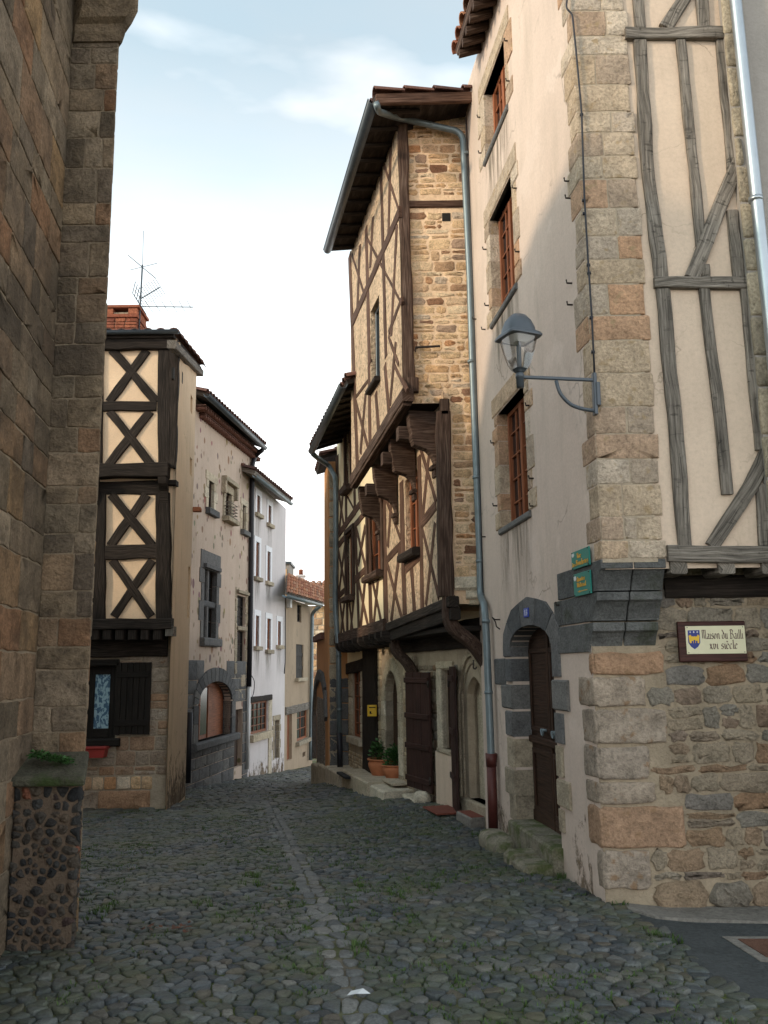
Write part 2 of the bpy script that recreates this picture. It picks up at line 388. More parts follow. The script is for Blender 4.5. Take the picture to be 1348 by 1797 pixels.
def plaster_mat(name, col, var=.16, stain=(.30, .26, .2), st=.35, bst=.25, sc=1.3, lumps=0, streak=.4, patch=None, chips=None, cracks=0):
    m, nt, b = base_mat(name, .93, 0, .15); p = pos(nt)
    n = noise(nt, p, sc, 7, .6); c = mixc(nt, col, ramp(nt, n, [(.25, 1-var), (.55, 1), (.8, 1+var)]), 1, 'MULTIPLY')
    s = noise(nt, p, 2.2, 6, .6, (1.6, 1.6, .28)); c = mixc(nt, c, stain, ramp(nt, s, [(.52, 0), (.78, st)]))
    s2 = noise(nt, p, 5, 5, .6, (2.2, 2.2, .16)); c = mixc(nt, c, mixc(nt, c, (.55, .52, .48), 1, 'MULTIPLY'), ramp(nt, s2, [(.55, 0), (.75, streak)]))
    if patch: c = mixc(nt, c, patch[0], ramp(nt, noise(nt, p, patch[1], 5, .6), [(patch[2], 0), (patch[2]+.05, .8)]))
    if chips:
        vo = N(nt, 'ShaderNodeTexVoronoi', Scale=chips[1]); mp = N(nt, 'ShaderNodeMapping'); mp.inputs['Scale'].default_value = (1, 1, .8); lk(nt, p, mp.inputs[0]); lk(nt, mp.outputs[0], vo.inputs[0])
        hh = N(nt, 'ShaderNodeMath', operation='ADD'); lk(nt, vo.outputs['Distance'], hh.inputs[0]); lk(nt, noise(nt, p, chips[1]*.45, 3), hh.inputs[1])
        f = ramp(nt, hh.outputs[0], [(chips[2], .9), (chips[2]+.08, 0)])
        c = mixc(nt, c, mixc(nt, chips[0], vo.outputs['Color'], .35, 'OVERLAY'), f); bump(nt, b, f, .25, .01)
    fine = noise(nt, p, 38, 6, .75); c = mixc(nt, c, ramp(nt, fine, [(.3, .86), (.5, 1), (.72, 1.1)]), .8, 'MULTIPLY')
    if cracks:
        vo = N(nt, 'ShaderNodeTexVoronoi', feature='DISTANCE_TO_EDGE', Scale=cracks); ds = N(nt, 'ShaderNodeVectorMath', operation='MULTIPLY_ADD')
        nv = N(nt, 'ShaderNodeTexNoise', Scale=2.2, Detail=6); lk(nt, p, nv.inputs['Vector']); lk(nt, nv.outputs['Color'], ds.inputs[0]); ds.inputs[1].default_value = (.7, .7, .7); lk(nt, p, ds.inputs[2]); lk(nt, ds.outputs[0], vo.inputs['Vector'])
        ms_ = N(nt, 'ShaderNodeMath', operation='MULTIPLY'); lk(nt, ramp(nt, vo.outputs['Distance'], [(.002, 1), (.008, 0)]), ms_.inputs[0]); lk(nt, ramp(nt, noise(nt, p, 1.3, 3), [(.50, 0), (.62, .5)]), ms_.inputs[1])
        c = mixc(nt, c, (.13, .10, .075), ms_.outputs[0])
    lk(nt, c, b.inputs['Base Color'])
    f2 = noise(nt, p, 55, 6, .7); bump(nt, b, f2, bst, .01); bump(nt, b, noise(nt, p, 5, 4), bst*.8, .03)
    if lumps:
        lp = noise(nt, p, 15, 4, .65, dist=.7); bump(nt, b, lp, lumps, .12 if lumps > .5 else .05)
        if lumps > .5: lk(nt, mixc(nt, c, ramp(nt, lp, [(.34, .42), (.5, .95), (.7, 1.2)]), .9, 'MULTIPLY'), b.inputs['Base Color'])
    return m
def wood_mat(name, dark, mid, light, bst=.6, rough=.85, fine=1.0, nicks=0):
    m, nt, b = base_mat(name, rough, 0, .2); uv = N(nt, 'ShaderNodeTexCoord').outputs['UV']
    g = noise(nt, uv, 1, 7, .6, (2.6, 52*fine, 1), .12); g2 = noise(nt, uv, 1, 5, .6, (5, 130*fine, 1)); big = noise(nt, uv, 2.0, 4)
    c = ramp(nt, g, [(.30, dark), (.5, mid), (.72, light)])
    c = mixc(nt, c, ramp(nt, g2, [(.35, .55), (.55, 1.1)]), .7, 'MULTIPLY'); c = mixc(nt, c, ramp(nt, big, [(.3, .7), (.7, 1.2)]), .8, 'MULTIPLY')
    rn = N(nt, 'ShaderNodeObjectInfo').outputs['Random']; c = mixc(nt, c, ramp(nt, rn, [(0, .78), (1, 1.18)]), 1, 'MULTIPLY')
    ck = noise(nt, uv, 1, 3, .5, (1.1, 30*fine, 1), .4); ckr = ramp(nt, ck, [(.29, 0.0), (.35, 1.0)])
    c = mixc(nt, c, ramp(nt, ck, [(.29, .28), (.35, 1.0)]), .85, 'MULTIPLY')
    if nicks:
        nk = ramp(nt, noise(nt, uv, 1, 3, .55, (26, 9, 1), .8), [(.34, 0), (.42, 1)]); nm_ = ramp(nt, noise(nt, uv, 1.4, 3), [(.42, 0), (.6, nicks)])
        c = mixc(nt, c, mixc(nt, c, ramp(nt, nk, [(0, .38), (1, 1.08)]), 1, 'MULTIPLY'), nm_); bump(nt, b, nk, .35, .012)
    lk(nt, c, b.inputs['Base Color']); bump(nt, b, g, bst, .02); bump(nt, b, ckr, bst*.8, .012)
    return m
def paint_mat(name, col, rough=.5, metal=0, var=.15, sc=9, bst=.05, spec=.4):
    m, nt, b = base_mat(name, rough, metal, spec); p = pos(nt)
    c = mixc(nt, col, ramp(nt, noise(nt, p, sc, 6, .65), [(.25, 1-var), (.5, 1), (.78, 1+var)]), 1, 'MULTIPLY')
    lk(nt, c, b.inputs['Base Color']); bump(nt, b, noise(nt, p, 40, 4), bst, .01)
    return m
M = {}
M['mw'] = plaster_mat('pale_pink_render', (.58, .47, .40), .11, (.38, .32, .26), .5, .3, .8, streak=.14, cracks=.55, patch=((.62, .51, .44), 1.1, .58))
M['mt'] = plaster_mat('ochre_infill_render', (.59, .465, .365), .10, (.42, .33, .24), .4, .3, 1.5, streak=.12, cracks=1.0)
M['cream_x'] = plaster_mat('yellow_cream_infill', (.75, .55, .375), .14, (.6, .42, .22), .3, .35, 2, lumps=.15, streak=.1)
M['l_side'] = plaster_mat('tan_render', (.62, .47, .325), .12, (.32, .24, .17), .4, .3, 1, streak=.12, cracks=.6)
M['s_wall'] = plaster_mat('pinkish_stone_pointed_render', (.51, .405, .33), .14, (.34, .26, .18), .5, .4, .7, streak=.25, chips=((.22, .145, .10), 4.4, .70))
M['w_wall'] = plaster_mat('white_render', (.62, .575, .575), .12, (.45, .42, .4), .4, .2, .6, streak=.3)
M['t_wall'] = plaster_mat('flaking_tan_render', (.37, .285, .205), .14, (.26, .2, .14), .55, .4, .9, streak=.3, patch=((.27, .22, .16), 2.4, .60), cracks=1.2)
M['o_wall'] = plaster_mat('orange_render', (.50, .255, .115), .12, (.3, .16, .09), .4, .25, 1, streak=.35)
M['n_wall'] = plaster_mat('grey_render', (.33, .30, .275), .12, (.2, .18, .16), .4, .3, 1, streak=.3)
M['rough'] = plaster_mat('rough_cast_infill', (.78, .585, .41), .16, (.34, .25, .17), .5, .5, 2.5, lumps=.95, streak=.2)
M['cream_b'] = plaster_mat('smooth_cream_infill', (.86, .73, .50), .06, (.6, .48, .3), .3, .15, 1.5, streak=.12)
M['mortar'] = plaster_mat('lime_mortar', (.42, .345, .26), .2, (.2, .16, .11), .5, .7, 4, lumps=.4)
M['mortar_dark'] = plaster_mat('old_brown_mortar', (.31, .245, .175), .22, (.17, .13, .09), .6, .8, 4, lumps=.5)
M['mortar_ochre'] = plaster_mat('ochre_mortar', (.80, .575, .385), .2, (.38, .24, .13), .5, .7, 4, lumps=.5)
M['church'] = stone_mat('church_sandstone', [(.13, .10, .07), (.24, .18, .12), (.18, .135, .095), (.31, .23, .15), (.27, .135, .07), (.25, .195, .135), (.15, .115, .085), (.36, .28, .195), (.24, .15, .09), (.31, .20, .105)], .6, .9, 6, soot=(.075, .058, .044))
M['rubble_mortar'] = plaster_mat('worn_beige_mortar', (.33, .265, .19), .25, (.2, .155, .11), .6, .9, 4, lumps=.5)
M['pink_mortar'] = plaster_mat('pinkish_old_mortar', (.15, .11, .08), .3, (.07, .06, .045), .6, .8, 5, lumps=.5)
M['pebble'] = stone_mat('dark_basalt_pebble', [(.028, .029, .031), (.055, .054, .052), (.085, .07, .055), (.036, .038, .042), (.12, .09, .065), (.045, .046, .048), (.10, .08, .06), (.035, .036, .038), (.22, .09, .055)], .4, .5, 9)
M['mossy'] = stone_mat('mossy_slab', [(.10, .095, .07), (.12, .11, .08)], .5, .7, 8, moss=((.045, .075, .018), 5, .48))
M['quoin'] = stone_mat('sandstone_quoin', [(.50, .405, .31), (.46, .35, .245), (.56, .47, .38), (.38, .30, .23), (.49, .295, .18), (.51, .405, .295), (.42, .34, .265)], .35, .7, 6, speck=(.36, .26, .15))
M['corner_block'] = stone_mat('weathered_corner_block', [(.375, .305, .24), (.32, .25, .19), (.42, .345, .275), (.285, .23, .18), (.38, .225, .135), (.345, .275, .21), (.31, .255, .205)], .4, .7, 5, speck=(.26, .16, .09))
M['rubble'] = stone_mat('mixed_rubble', [(.30, .245, .18), (.265, .21, .15), (.33, .27, .20), (.22, .195, .16), (.285, .19, .12), (.31, .255, .185), (.19, .18, .165), (.27, .17, .105), (.29, .24, .18)], .45, .8, 8)
M['ochre_rub'] = stone_mat('ochre_rubble', [(.72, .52, .32), (.62, .38, .20), (.78, .62, .43), (.50, .25, .12), (.70, .48, .28), (.76, .55, .34), (.27, .13, .075), (.72, .60, .46)], .4, .8, 8)
M['basalt'] = stone_mat('grey_basalt_ashlar', [(.115, .115, .118), (.155, .152, .150), (.09, .092, .096), (.185, .178, .168)], .3, .45, 7)
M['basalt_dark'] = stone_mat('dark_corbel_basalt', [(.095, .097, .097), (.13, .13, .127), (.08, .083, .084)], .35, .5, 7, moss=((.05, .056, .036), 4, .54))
M['lime'] = stone_mat('pale_limestone', [(.54, .465, .355), (.46, .385, .28), (.60, .53, .42), (.39, .325, .245)], .35, .5, 6)
M['lime_dark'] = stone_mat('weathered_limestone', [(.33, .28, .205), (.41, .34, .25), (.26, .22, .165), (.44, .37, .275)], .45, .6, 6)
M['smallrub'] = stone_mat('small_rubble', [(.54, .445, .30), (.42, .31, .20), (.60, .51, .365), (.31, .25, .18), (.50, .355, .22)], .4, .7, 10)
M['mossy_step'] = stone_mat('mossy_step_stone', [(.22, .20, .15), (.28, .25, .19)], .5, .7, 7, moss=((.075, .10, .025), 4, .46))
M['redbrick'] = stone_mat('red_brick', [(.26, .085, .05), (.34, .12, .065), (.20, .07, .05)], .4, .5, 12)
M['tile'] = stone_mat('terracotta_tile', [(.34, .13, .07), (.42, .19, .10), (.27, .10, .06), (.46, .25, .15), (.22, .11, .075)], .4, .4, 8)
M['tile_dark'] = stone_mat('weathered_dark_tile', [(.12, .065, .055), (.17, .085, .065), (.10, .06, .055)], .4, .4, 8)
M['oak'] = wood_mat('grey_weathered_oak', (.055, .048, .042), (.19, .165, .14), (.34, .30, .26), .8, nicks=.9)
M['oak_brown'] = wood_mat('brown_oak', (.022, .013, .009), (.075, .045, .033), (.17, .12, .095), .7)
M['oak_warm'] = wood_mat('warm_brown_timber', (.036, .018, .012), (.10, .054, .037), (.16, .098, .072), .5)
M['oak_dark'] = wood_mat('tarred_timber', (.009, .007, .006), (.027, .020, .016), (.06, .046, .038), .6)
M['redwood'] = wood_mat('red_brown_window_wood', (.14, .045, .02), (.26, .085, .036), (.36, .135, .06), .2, .6)
M['door'] = wood_mat('dark_brown_door_wood', (.016, .008, .005), (.05, .025, .015), (.085, .045, .028), .4, .6)
M['shutter_red'] = wood_mat('oxblood_shutter', (.014, .007, .006), (.036, .016, .013), (.06, .028, .022), .3, .6)
M['black_wood'] = wood_mat('black_shutter', (.006, .005, .004), (.014, .011, .009), (.025, .02, .016), .3, .7)
M['zinc'] = paint_mat('weathered_zinc', (.165, .205, .225), .42, .35, .22, 5, .06)
M['zinc_bright'] = paint_mat('bright_zinc', (.40, .44, .48), .36, .75, .15, 4, .04)
M['gutter'] = paint_mat('dark_zinc_gutter', (.07, .085, .10), .45, .3, .2)
M['iron'] = paint_mat('rusty_iron', (.035, .026, .022), .7, .2, .3)
M['black_pipe'] = paint_mat('black_pipe', (.014, .014, .02), .5, 0, .2)
M['red_iron'] = paint_mat('oxblood_cast_iron', (.085, .022, .018), .5, .1, .3)
M['lamp'] = paint_mat('grey_lamp_enamel', (.075, .088, .105), .38, .1, .08, 5, .01)
M['glass'] = paint_mat('dark_window_glass', (.014, .016, .018), .16, 0, .3, 2, .03, .35)
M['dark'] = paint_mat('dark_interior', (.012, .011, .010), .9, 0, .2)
M['white'] = paint_mat('white_surround_paint', (.74, .74, .77), .8, 0, .08)
M['green'] = paint_mat('green_enamel', (.018, .20, .165), .35, 0, .12, 14, .02)
M['gold'] = paint_mat('gold_letter', (.60, .33, .045), .5, 0, .15)
M['cream_sign'] = paint_mat('cream_sign_board', (.62, .58, .40), .5, 0, .07)
M['sign_frame'] = wood_mat('oxblood_sign_frame', (.02, .008, .007), (.045, .015, .012), (.07, .025, .02), .2, .5)
M['ink'] = paint_mat('brown_ink', (.07, .022, .028), .6, 0, .1)
M['blue'] = paint_mat('heraldic_blue', (.012, .025, .19), .45, 0, .1)
M['blue_plate'] = paint_mat('blue_enamel', (.02, .06, .40), .3, 0, .08)
M['yellow'] = paint_mat('letterbox_yellow', (.66, .40, .015), .4, 0, .06)
M['pale'] = paint_mat('silver_white', (.66, .66, .66), .5, 0, .05)
M['terracotta'] = paint_mat('terracotta_pot', (.46, .165, .075), .75, 0, .16, 8, .05)
M['redbox'] = paint_mat('red_window_box', (.30, .035, .028), .5, 0, .15)
M['leaf'] = paint_mat('dark_green_leaf', (.035, .10, .022), .55, 0, .5, 30, .02)
M['grass'] = paint_mat('grass_green', (.045, .085, .015), .7, 0, .45, 8, .02)
M['deadleaf'] = paint_mat('russet_leaf', (.10, .038, .02), .8, 0, .4, 30)
M['litter'] = paint_mat('pale_scrap', (.62, .64, .66), .7, 0, .1)
M['mat_dark'] = paint_mat('black_rubber_mat', (.02, .02, .021), .9, 0, .3, 30, .2)
M['mat_red'] = paint_mat('red_brown_mat', (.17, .05, .032), .95, 0, .3, 30, .2)
M['asphalt'] = stone_mat('dark_asphalt', [(.062, .068, .070), (.062, .068, .070)], .22, .6, 5, .8)
M['concrete'] = stone_mat('grey_concrete', [(.20, .185, .165), (.20, .185, .165)], .22, .4, 4, .9)
M['rust'] = stone_mat('rusty_cover', [(.13, .066, .046), (.15, .075, .05)], .4, .5, 12, .8)
M['gutter_stone'] = stone_mat('worn_gutter_stone', [(.13, .136, .135), (.18, .18, .17), (.105, .112, .114), (.21, .20, .18)], .3, .4, 9, .6)
M['cobble'] = stone_mat('basalt_cobble', [(.028, .036, .042), (.080, .093, .102), (.045, .054, .060), (.135, .147, .153), (.034, .042, .048), (.105, .090, .068), (.062, .076, .088), (.16, .155, .14)], .35, .4, 12, .5)
cb_ = M['cobble'].node_tree; bs_ = cb_.nodes['Principled BSDF']; src_ = bs_.inputs['Base Color'].links[0].from_socket; p_ = pos(cb_)
c_ = mixc(cb_, src_, (.080, .092, .045), ramp(cb_, noise(cb_, p_, 1.3, 7, .72), [(.44, 0), (.64, .8)])); c_ = mixc(cb_, c_, (.16, .14, .11), ramp(cb_, noise(cb_, p_, .8, 7, .7, (1, 1.4, 1)), [(.52, 0), (.72, .6)]))
lk(cb_, c_, bs_.inputs['Base Color']); bs_.inputs['Specular IOR Level'].default_value = .4
m, nt, b = base_mat('joint_earth', .95, 0, .1); p = pos(nt)
c = mixc(nt, ramp(nt, noise(nt, p, 9, 6, .7), [(.3, (.075, .066, .05)), (.7, (.20, .175, .135))]), ramp(nt, noise(nt, p, 30, 4), [(.3, (.045, .07, .014)), (.7, (.11, .135, .04))]), ramp(nt, noise(nt, p, 1.1, 6, .65), [(.40, 0), (.56, .95)]))
lk(nt, c, b.inputs['Base Color']); bump(nt, b, noise(nt, p, 45, 5), .8, .02); M['joint'] = m
# clear lamp glazing
m, nt, b = base_mat('clear_lamp_glazing', .04, 0, .5); b.inputs['Base Color'].default_value = (.95, .96, .97, 1)
tr = N(nt, 'ShaderNodeBsdfTransparent'); ms = N(nt, 'ShaderNodeMixShader'); fr = N(nt, 'ShaderNodeFresnel', IOR=1.45)
gl = N(nt, 'ShaderNodeBsdfGlossy', Roughness=.05); ad = N(nt, 'ShaderNodeMath', operation='MULTIPLY_ADD'); lk(nt, fr.outputs[0], ad.inputs[0]); ad.inputs[1].default_value = .7; ad.inputs[2].default_value = .03
lk(nt, ad.outputs[0], ms.inputs[0]); lk(nt, tr.outputs[0], ms.inputs[1]); lk(nt, gl.outputs[0], ms.inputs[2]); lk(nt, ms.outputs[0], nt.nodes['Material Output'].inputs[0]); M['clear'] = m
# lace curtain
m, nt, b = base_mat('blue_lace_curtain', .6, 0, .5); p = pos(nt)
f = ramp(nt, noise(nt, p, 17, 3, .5, (1, 1, .6), 1.2), [(.47, 0), (.53, 1)]); lk(nt, mixc(nt, (.05, .115, .19), (.30, .44, .50), f), b.inputs['Base Color']); M['curtain'] = m

m, nt, b = base_mat('rain_stain', .95, 0, .1); uvn = N(nt, 'ShaderNodeTexCoord').outputs['UV']; sp_ = N(nt, 'ShaderNodeSeparateXYZ'); lk(nt, uvn, sp_.inputs[0]); p = pos(nt)
b.inputs['Base Color'].default_value = (.17, .15, .115, 1); fa = ramp(nt, sp_.outputs[1], [(0, 0), (.85, 1)]); fe = N(nt, 'ShaderNodeMath', operation='PINGPONG'); lk(nt, sp_.outputs[0], fe.inputs[0]); fe.inputs[1].default_value = .5
m1 = N(nt, 'ShaderNodeMath', operation='MULTIPLY'); lk(nt, fa, m1.inputs[0]); lk(nt, ramp(nt, noise(nt, p, 6, 6, .65, (2.2, 2.2, .22)), [(.40, 0), (.68, .75)]), m1.inputs[1]); m2 = N(nt, 'ShaderNodeMath', operation='MULTIPLY'); lk(nt, m1.outputs[0], m2.inputs[0]); lk(nt, ramp(nt, fe.outputs[0], [(0, 0), (.2, 1)]), m2.inputs[1]); lk(nt, m2.outputs[0], b.inputs['Alpha']); M['stain'] = m
m, nt, b = base_mat('splash_dirt', .95, 0, .1); uvn = N(nt, 'ShaderNodeTexCoord').outputs['UV']; sp_ = N(nt, 'ShaderNodeSeparateXYZ'); lk(nt, uvn, sp_.inputs[0]); p = pos(nt)
lk(nt, ramp(nt, noise(nt, p, 3, 5), [(.35, (.13, .09, .06)), (.65, (.26, .20, .14))]), b.inputs['Base Color']); ad = N(nt, 'ShaderNodeMath', operation='ADD'); lk(nt, noise(nt, p, 5, 8, .75, (1, 1, .8)), ad.inputs[0]); ml = N(nt, 'ShaderNodeMath', operation='MULTIPLY_ADD'); lk(nt, sp_.outputs[1], ml.inputs[0]); ml.inputs[1].default_value = -.32; ml.inputs[2].default_value = .16; lk(nt, ml.outputs[0], ad.inputs[1]); lk(nt, ramp(nt, ad.outputs[0], [(.52, 0), (.62, .8)]), b.inputs['Alpha']); M['splash'] = m
def decal(root, fc, u0, u1, z0, z1, o, mat, name='stain'):
    mb = MB(); n = 6; vs = []; uvs = []
    for i in range(n+1):
        for j in (0, 1): vs.append(fc.P(u0+(u1-u0)*i/n, (z0, z1)[j], o)); uvs.append((i/n, j))
    mb.add(vs, [(2*i, 2*i+2, 2*i+3, 2*i+1) for i in range(n)], 0, .5, uvs); return mb.build(name, M[mat], root)
# ------------------------------------------------------------------ shared builders
def wobj(root, name, mat, fn):
    mb = MB(); fn(mb); return mb.build(name, mat, root)
def timber(root, fc, name, a, b, wpx, o0, o1, mat, jit=.10, off=0):
    """one timber between two photo points on the wall plane; wpx is its width in photo pixels across the foreshortened wall"""
    A, B = fc.uz(*a, off), fc.uz(*b, off)
    mid = ((a[0]+b[0])/2, (a[1]+b[1])/2)
    dx, dy = b[0]-a[0], b[1]-a[1]; L = math.hypot(dx, dy); nx, ny = -dy/L*wpx/2, dx/L*wpx/2
    q0, q1 = V(fc.uz(mid[0]-nx, mid[1]-ny, off)), V(fc.uz(mid[0]+nx, mid[1]+ny, off))
    d = (V(B)-V(A)).normalized(); w = abs((q1-q0).x*d.y-(q1-q0).y*d.x)
    mb = MB(); beam(mb, fc, A, B, w, o0, o1, 0, jit); return mb.build(name, mat, root)
def window(root, fc, r, dep, fmat, cols=2, rows=4, fw=.05, leafs=1, o=0, glass='glass', name='window', sash=.035, arc=None):
    u0, u1, z0, z1 = r
    mb = MB()
    box(mb, fc, u0, u0+fw, z0, z1, o-dep, o-dep+.06); box(mb, fc, u1-fw, u1, z0, z1, o-dep, o-dep+.06)
    box(mb, fc, u0+fw, u1-fw, z1-fw, z1, o-dep, o-dep+.06); box(mb, fc, u0+fw, u1-fw, z0, z0+fw*1.2, o-dep, o-dep+.066)
    lw = (u1-u0-2*fw)/leafs
    for l in range(leafs):
        a, b = u0+fw+l*lw, u0+fw+(l+1)*lw
        if leafs > 1:
            for (x, y) in ((a, a+sash), (b-sash, b)): box(mb, fc, x, y, z0+fw*1.2, z1-fw, o-dep+.01, o-dep+.075)
        for i in range(1, cols):
            x = a+(b-a)*i/cols; box(mb, fc, x-.011, x+.011, z0+fw, z1-fw, o-dep+.015, o-dep+.052)
        for j in range(1, rows):
            z = z0+(z1-z0)*j/rows; box(mb, fc, a, b, z-.011, z+.011, o-dep+.017, o-dep+.05)
    w = mb.build(name, fmat, root)
    g = MB(); pts = [fc.P(u0+.01, z0+.01, o-dep+.028), fc.P(u1-.01, z0+.01, o-dep+.028), fc.P(u1-.01, z1-.01, o-dep+.028), fc.P(u0+.01, z1-.01, o-dep+.028)]
    prism3(g, pts, -fc.n*.006); g.build('pane', M[glass], w)
    return w
def sill(root, fc, r, h=.09, out=.08, side=.08, mat='lime', o=0, name='sill'):
    mb = MB(); box(mb, fc, r[0]-side, r[1]+side, r[2]-h, r[2], o-.12, o+out, 0, .012, .02); return mb.build(name, M[mat], root)
def surround(root, fc, r, w, mat, o=0, out=.012, top=None, blocks=True, hrow=.26, sides=(1, 1), name='window_surround', dep=.2):
    """dressed stones framing an opening: face and jamb returns"""
    u0, u1, z0, z1 = r; mb = MB(); z = z0; k = 0
    while z < z1-.02:
        h = min(hrow*RND.uniform(.8, 1.2), z1-z); h = z1-z if z1-z-h < .1 else h
        ext = w*(1.35 if k % 2 else .8) if blocks else w
        if sides[0]: box(mb, fc, u0-ext, u0+.003, z+.004, z+h-.004, o-dep, o+out, 0, .01)
        if sides[1]: box(mb, fc, u1-.003, u1+ext, z+.004, z+h-.004, o-dep, o+out, 0, .01)
        z += h; k += 1
    box(mb, fc, u0-w*1.1, u1+w*1.1, z1, z1+(top or w), o-dep, o+out+.002, 0, .01)
    return mb.build(name, M[mat], root)
def hinge_hook(root, fc, px, py, name='iron_hook', l=.045, o=0):
    u, z = fc.uz(px, py); mb = MB(); tube(mb, [fc.P(u, z, o-.02), fc.P(u, z, o+l), fc.P(u, z+.03, o+l+.004)], .008, 6); return mb.build(name, M['iron'], root)
def downpipe(name, label, pts, r, mat, bands=(), group=None, low=None):
    root = thing(name, label, 'downpipe', pts[-1], group)
    mb = MB(); tube(mb, bendpts(pts, .14, 6), r, 14); mb.build('pipe', M[mat], root)
    for q in bands:
        mb = MB(); a = V(q); tube(mb, [a-V((0, 0, .018)), a+V((0, 0, .018))], r*1.16, 14); mb.build('pipe_collar', M[mat], root)
    return root
def gutter(root, P0, P1, r=.07, mat='gutter', name='gutter'):
    e = (P1-P0).normalized(); side = e.cross(V((0, 0, 1))).normalized(); mb = MB(); vs = []; n = 8
    for p in (P0, P1):
        for rr in (r, r*.88):
            for i in range(n+1):
                a = pi + pi*i/n; vs.append(p + side*(rr*cos(a)) + V((0, 0, rr*sin(a))))
    k = n+1; fs = []
    for i in range(n):
        fs.append((i, i+1, 2*k+i+1, 2*k+i)); fs.append((k+i+1, k+i, 3*k+i, 3*k+i+1)); fs.append((i, k+i, k+i+1, i+1)); fs.append((2*k+i+1, 3*k+i+1, 3*k+i, 2*k+i))
    fs += [(0, 2*k, 3*k, k), (n, k+n, 3*k+n, 2*k+n)]
    mb.add(vs, fs, 0, .5, None, True); tube(mb, [P0+side*r, P1+side*r], r*.13, 6); tube(mb, [P0-side*r, P1-side*r], r*.13, 6)
    return mb.build(name, M[mat], root)
def roof_slab(root, E0, E1, up, th=.12, mat='oak_dark', tmat='tile', name='roof', rows=None, tl=True, r=.085):
    mb = MB(); nn = (E1-E0).cross(up).normalized(); nn = nn if nn.z > 0 else -nn
    prism3(mb, [E0, E1, E1+up, E0+up], nn*th, 1)
    if tl: tiles(mb, E0+nn*th, E1+nn*th, up, r, .36, 0, 0, rows)
    return mb.build(name, [M[tmat], M[mat]], root)

# pen-drawn black-letter strokes: x to the right, y up, x-height .58, ascender 1
GLY = {
 'i': (.20, [[(.04, .52), (.1, .58), (.1, .06), (.17, 0)], [(.08, .72), (.12, .76)]]),
 'n': (.40, [[(.04, .52), (.1, .58), (.1, 0)], [(.1, .48), (.22, .58), (.3, .52), (.3, .06), (.37, 0)]]),
 'u': (.40, [[(.04, .53), (.1, .58), (.1, .08), (.18, 0), (.3, .1)], [(.3, .58), (.3, .06), (.37, 0)]]),
 'a': (.38, [[(.06, .5), (.18, .58), (.28, .5), (.28, .06), (.35, 0)], [(.28, .32), (.08, .24), (.08, .08), (.16, 0), (.28, .08)]]),
 'o': (.38, [[(.18, .58), (.06, .46), (.06, .1), (.16, 0), (.3, .12), (.3, .48), (.18, .58)]]),
 's': (.33, [[(.28, .52), (.18, .58), (.08, .48), (.1, .36), (.26, .26), (.28, .1), (.16, 0), (.05, .07)]]),
 'd': (.38, [[(.06, .98), (.16, .84), (.3, .55), (.3, .1), (.18, 0), (.06, .1), (.06, .46), (.2, .58), (.3, .5)]]),
 'e': (.34, [[(.08, .30), (.28, .42), (.26, .52), (.18, .58), (.06, .46), (.06, .1), (.16, 0), (.3, .08)]]),
 'c': (.33, [[(.28, .5), (.18, .58), (.06, .46), (.06, .1), (.16, 0), (.3, .08)]]),
 'l': (.20, [[(.05, .92), (.1, 1.0), (.1, .06), (.17, 0)]]),
 'x': (.37, [[(.04, .54), (.1, .58), (.26, .04), (.34, 0)], [(.3, .58), (.06, 0)]]),
 'v': (.38, [[(.04, .54), (.1, .6), (.1, .1), (.18, 0), (.3, .12), (.3, .48), (.22, .58)]]),
 'r': (.30, [[(.04, .52), (.1, .58), (.1, 0)], [(.1, .46), (.2, .58), (.28, .5)]]),
 't': (.28, [[(.1, .8), (.1, .08), (.18, 0), (.26, .06)], [(0, .58), (.24, .58)]]),
 'b': (.38, [[(.05, .92), (.1, 1), (.1, .06), (.18, 0), (.3, .1), (.3, .46), (.2, .58), (.1, .48)]]),
 'h': (.38, [[(.05, .92), (.1, 1), (.1, 0)], [(.1, .48), (.22, .58), (.3, .5), (.3, .1), (.24, -.12)]]),
 'M': (.62, [[(0, .9), (.1, 1), (.12, .1), (.02, 0)], [(.12, .95), (.3, .98), (.32, .05)], [(.32, .95), (.5, .98), (.5, .08), (.58, 0)]]),
 'B': (.52, [[(0, .85), (.1, 1), (.3, .98), (.42, .8), (.3, .58), (.14, .55)], [(.3, .56), (.46, .4), (.42, .1), (.2, 0), (.02, .06)], [(.14, .96), (.14, .05)]]),
 'R': (.50, [[(0, .85), (.1, 1), (.3, .98), (.4, .8), (.3, .58), (.14, .55)], [(.14, .96), (.14, 0)], [(.26, .56), (.36, .1), (.46, 0)]]),
 'Q': (.54, [[(.25, 1), (.06, .8), (.06, .2), (.22, 0), (.44, .2), (.44, .8), (.25, 1)], [(.25, .3), (.5, -.06)]]),
 '1': (.30, [[(.06, .82), (.16, 1), (.16, 0)]]),
 '3': (.42, [[(.06, .9), (.2, 1), (.34, .8), (.18, .54), (.36, .3), (.2, 0), (.05, .1)]]),
 ' ': (.24, [])}
GLY['è'] = (GLY['e'][0], GLY['e'][1]+[[(.10, .88), (.22, .74)]]); GLY['é'] = (GLY['e'][0], GLY['e'][1]+[[(.12, .72), (.26, .88)]])
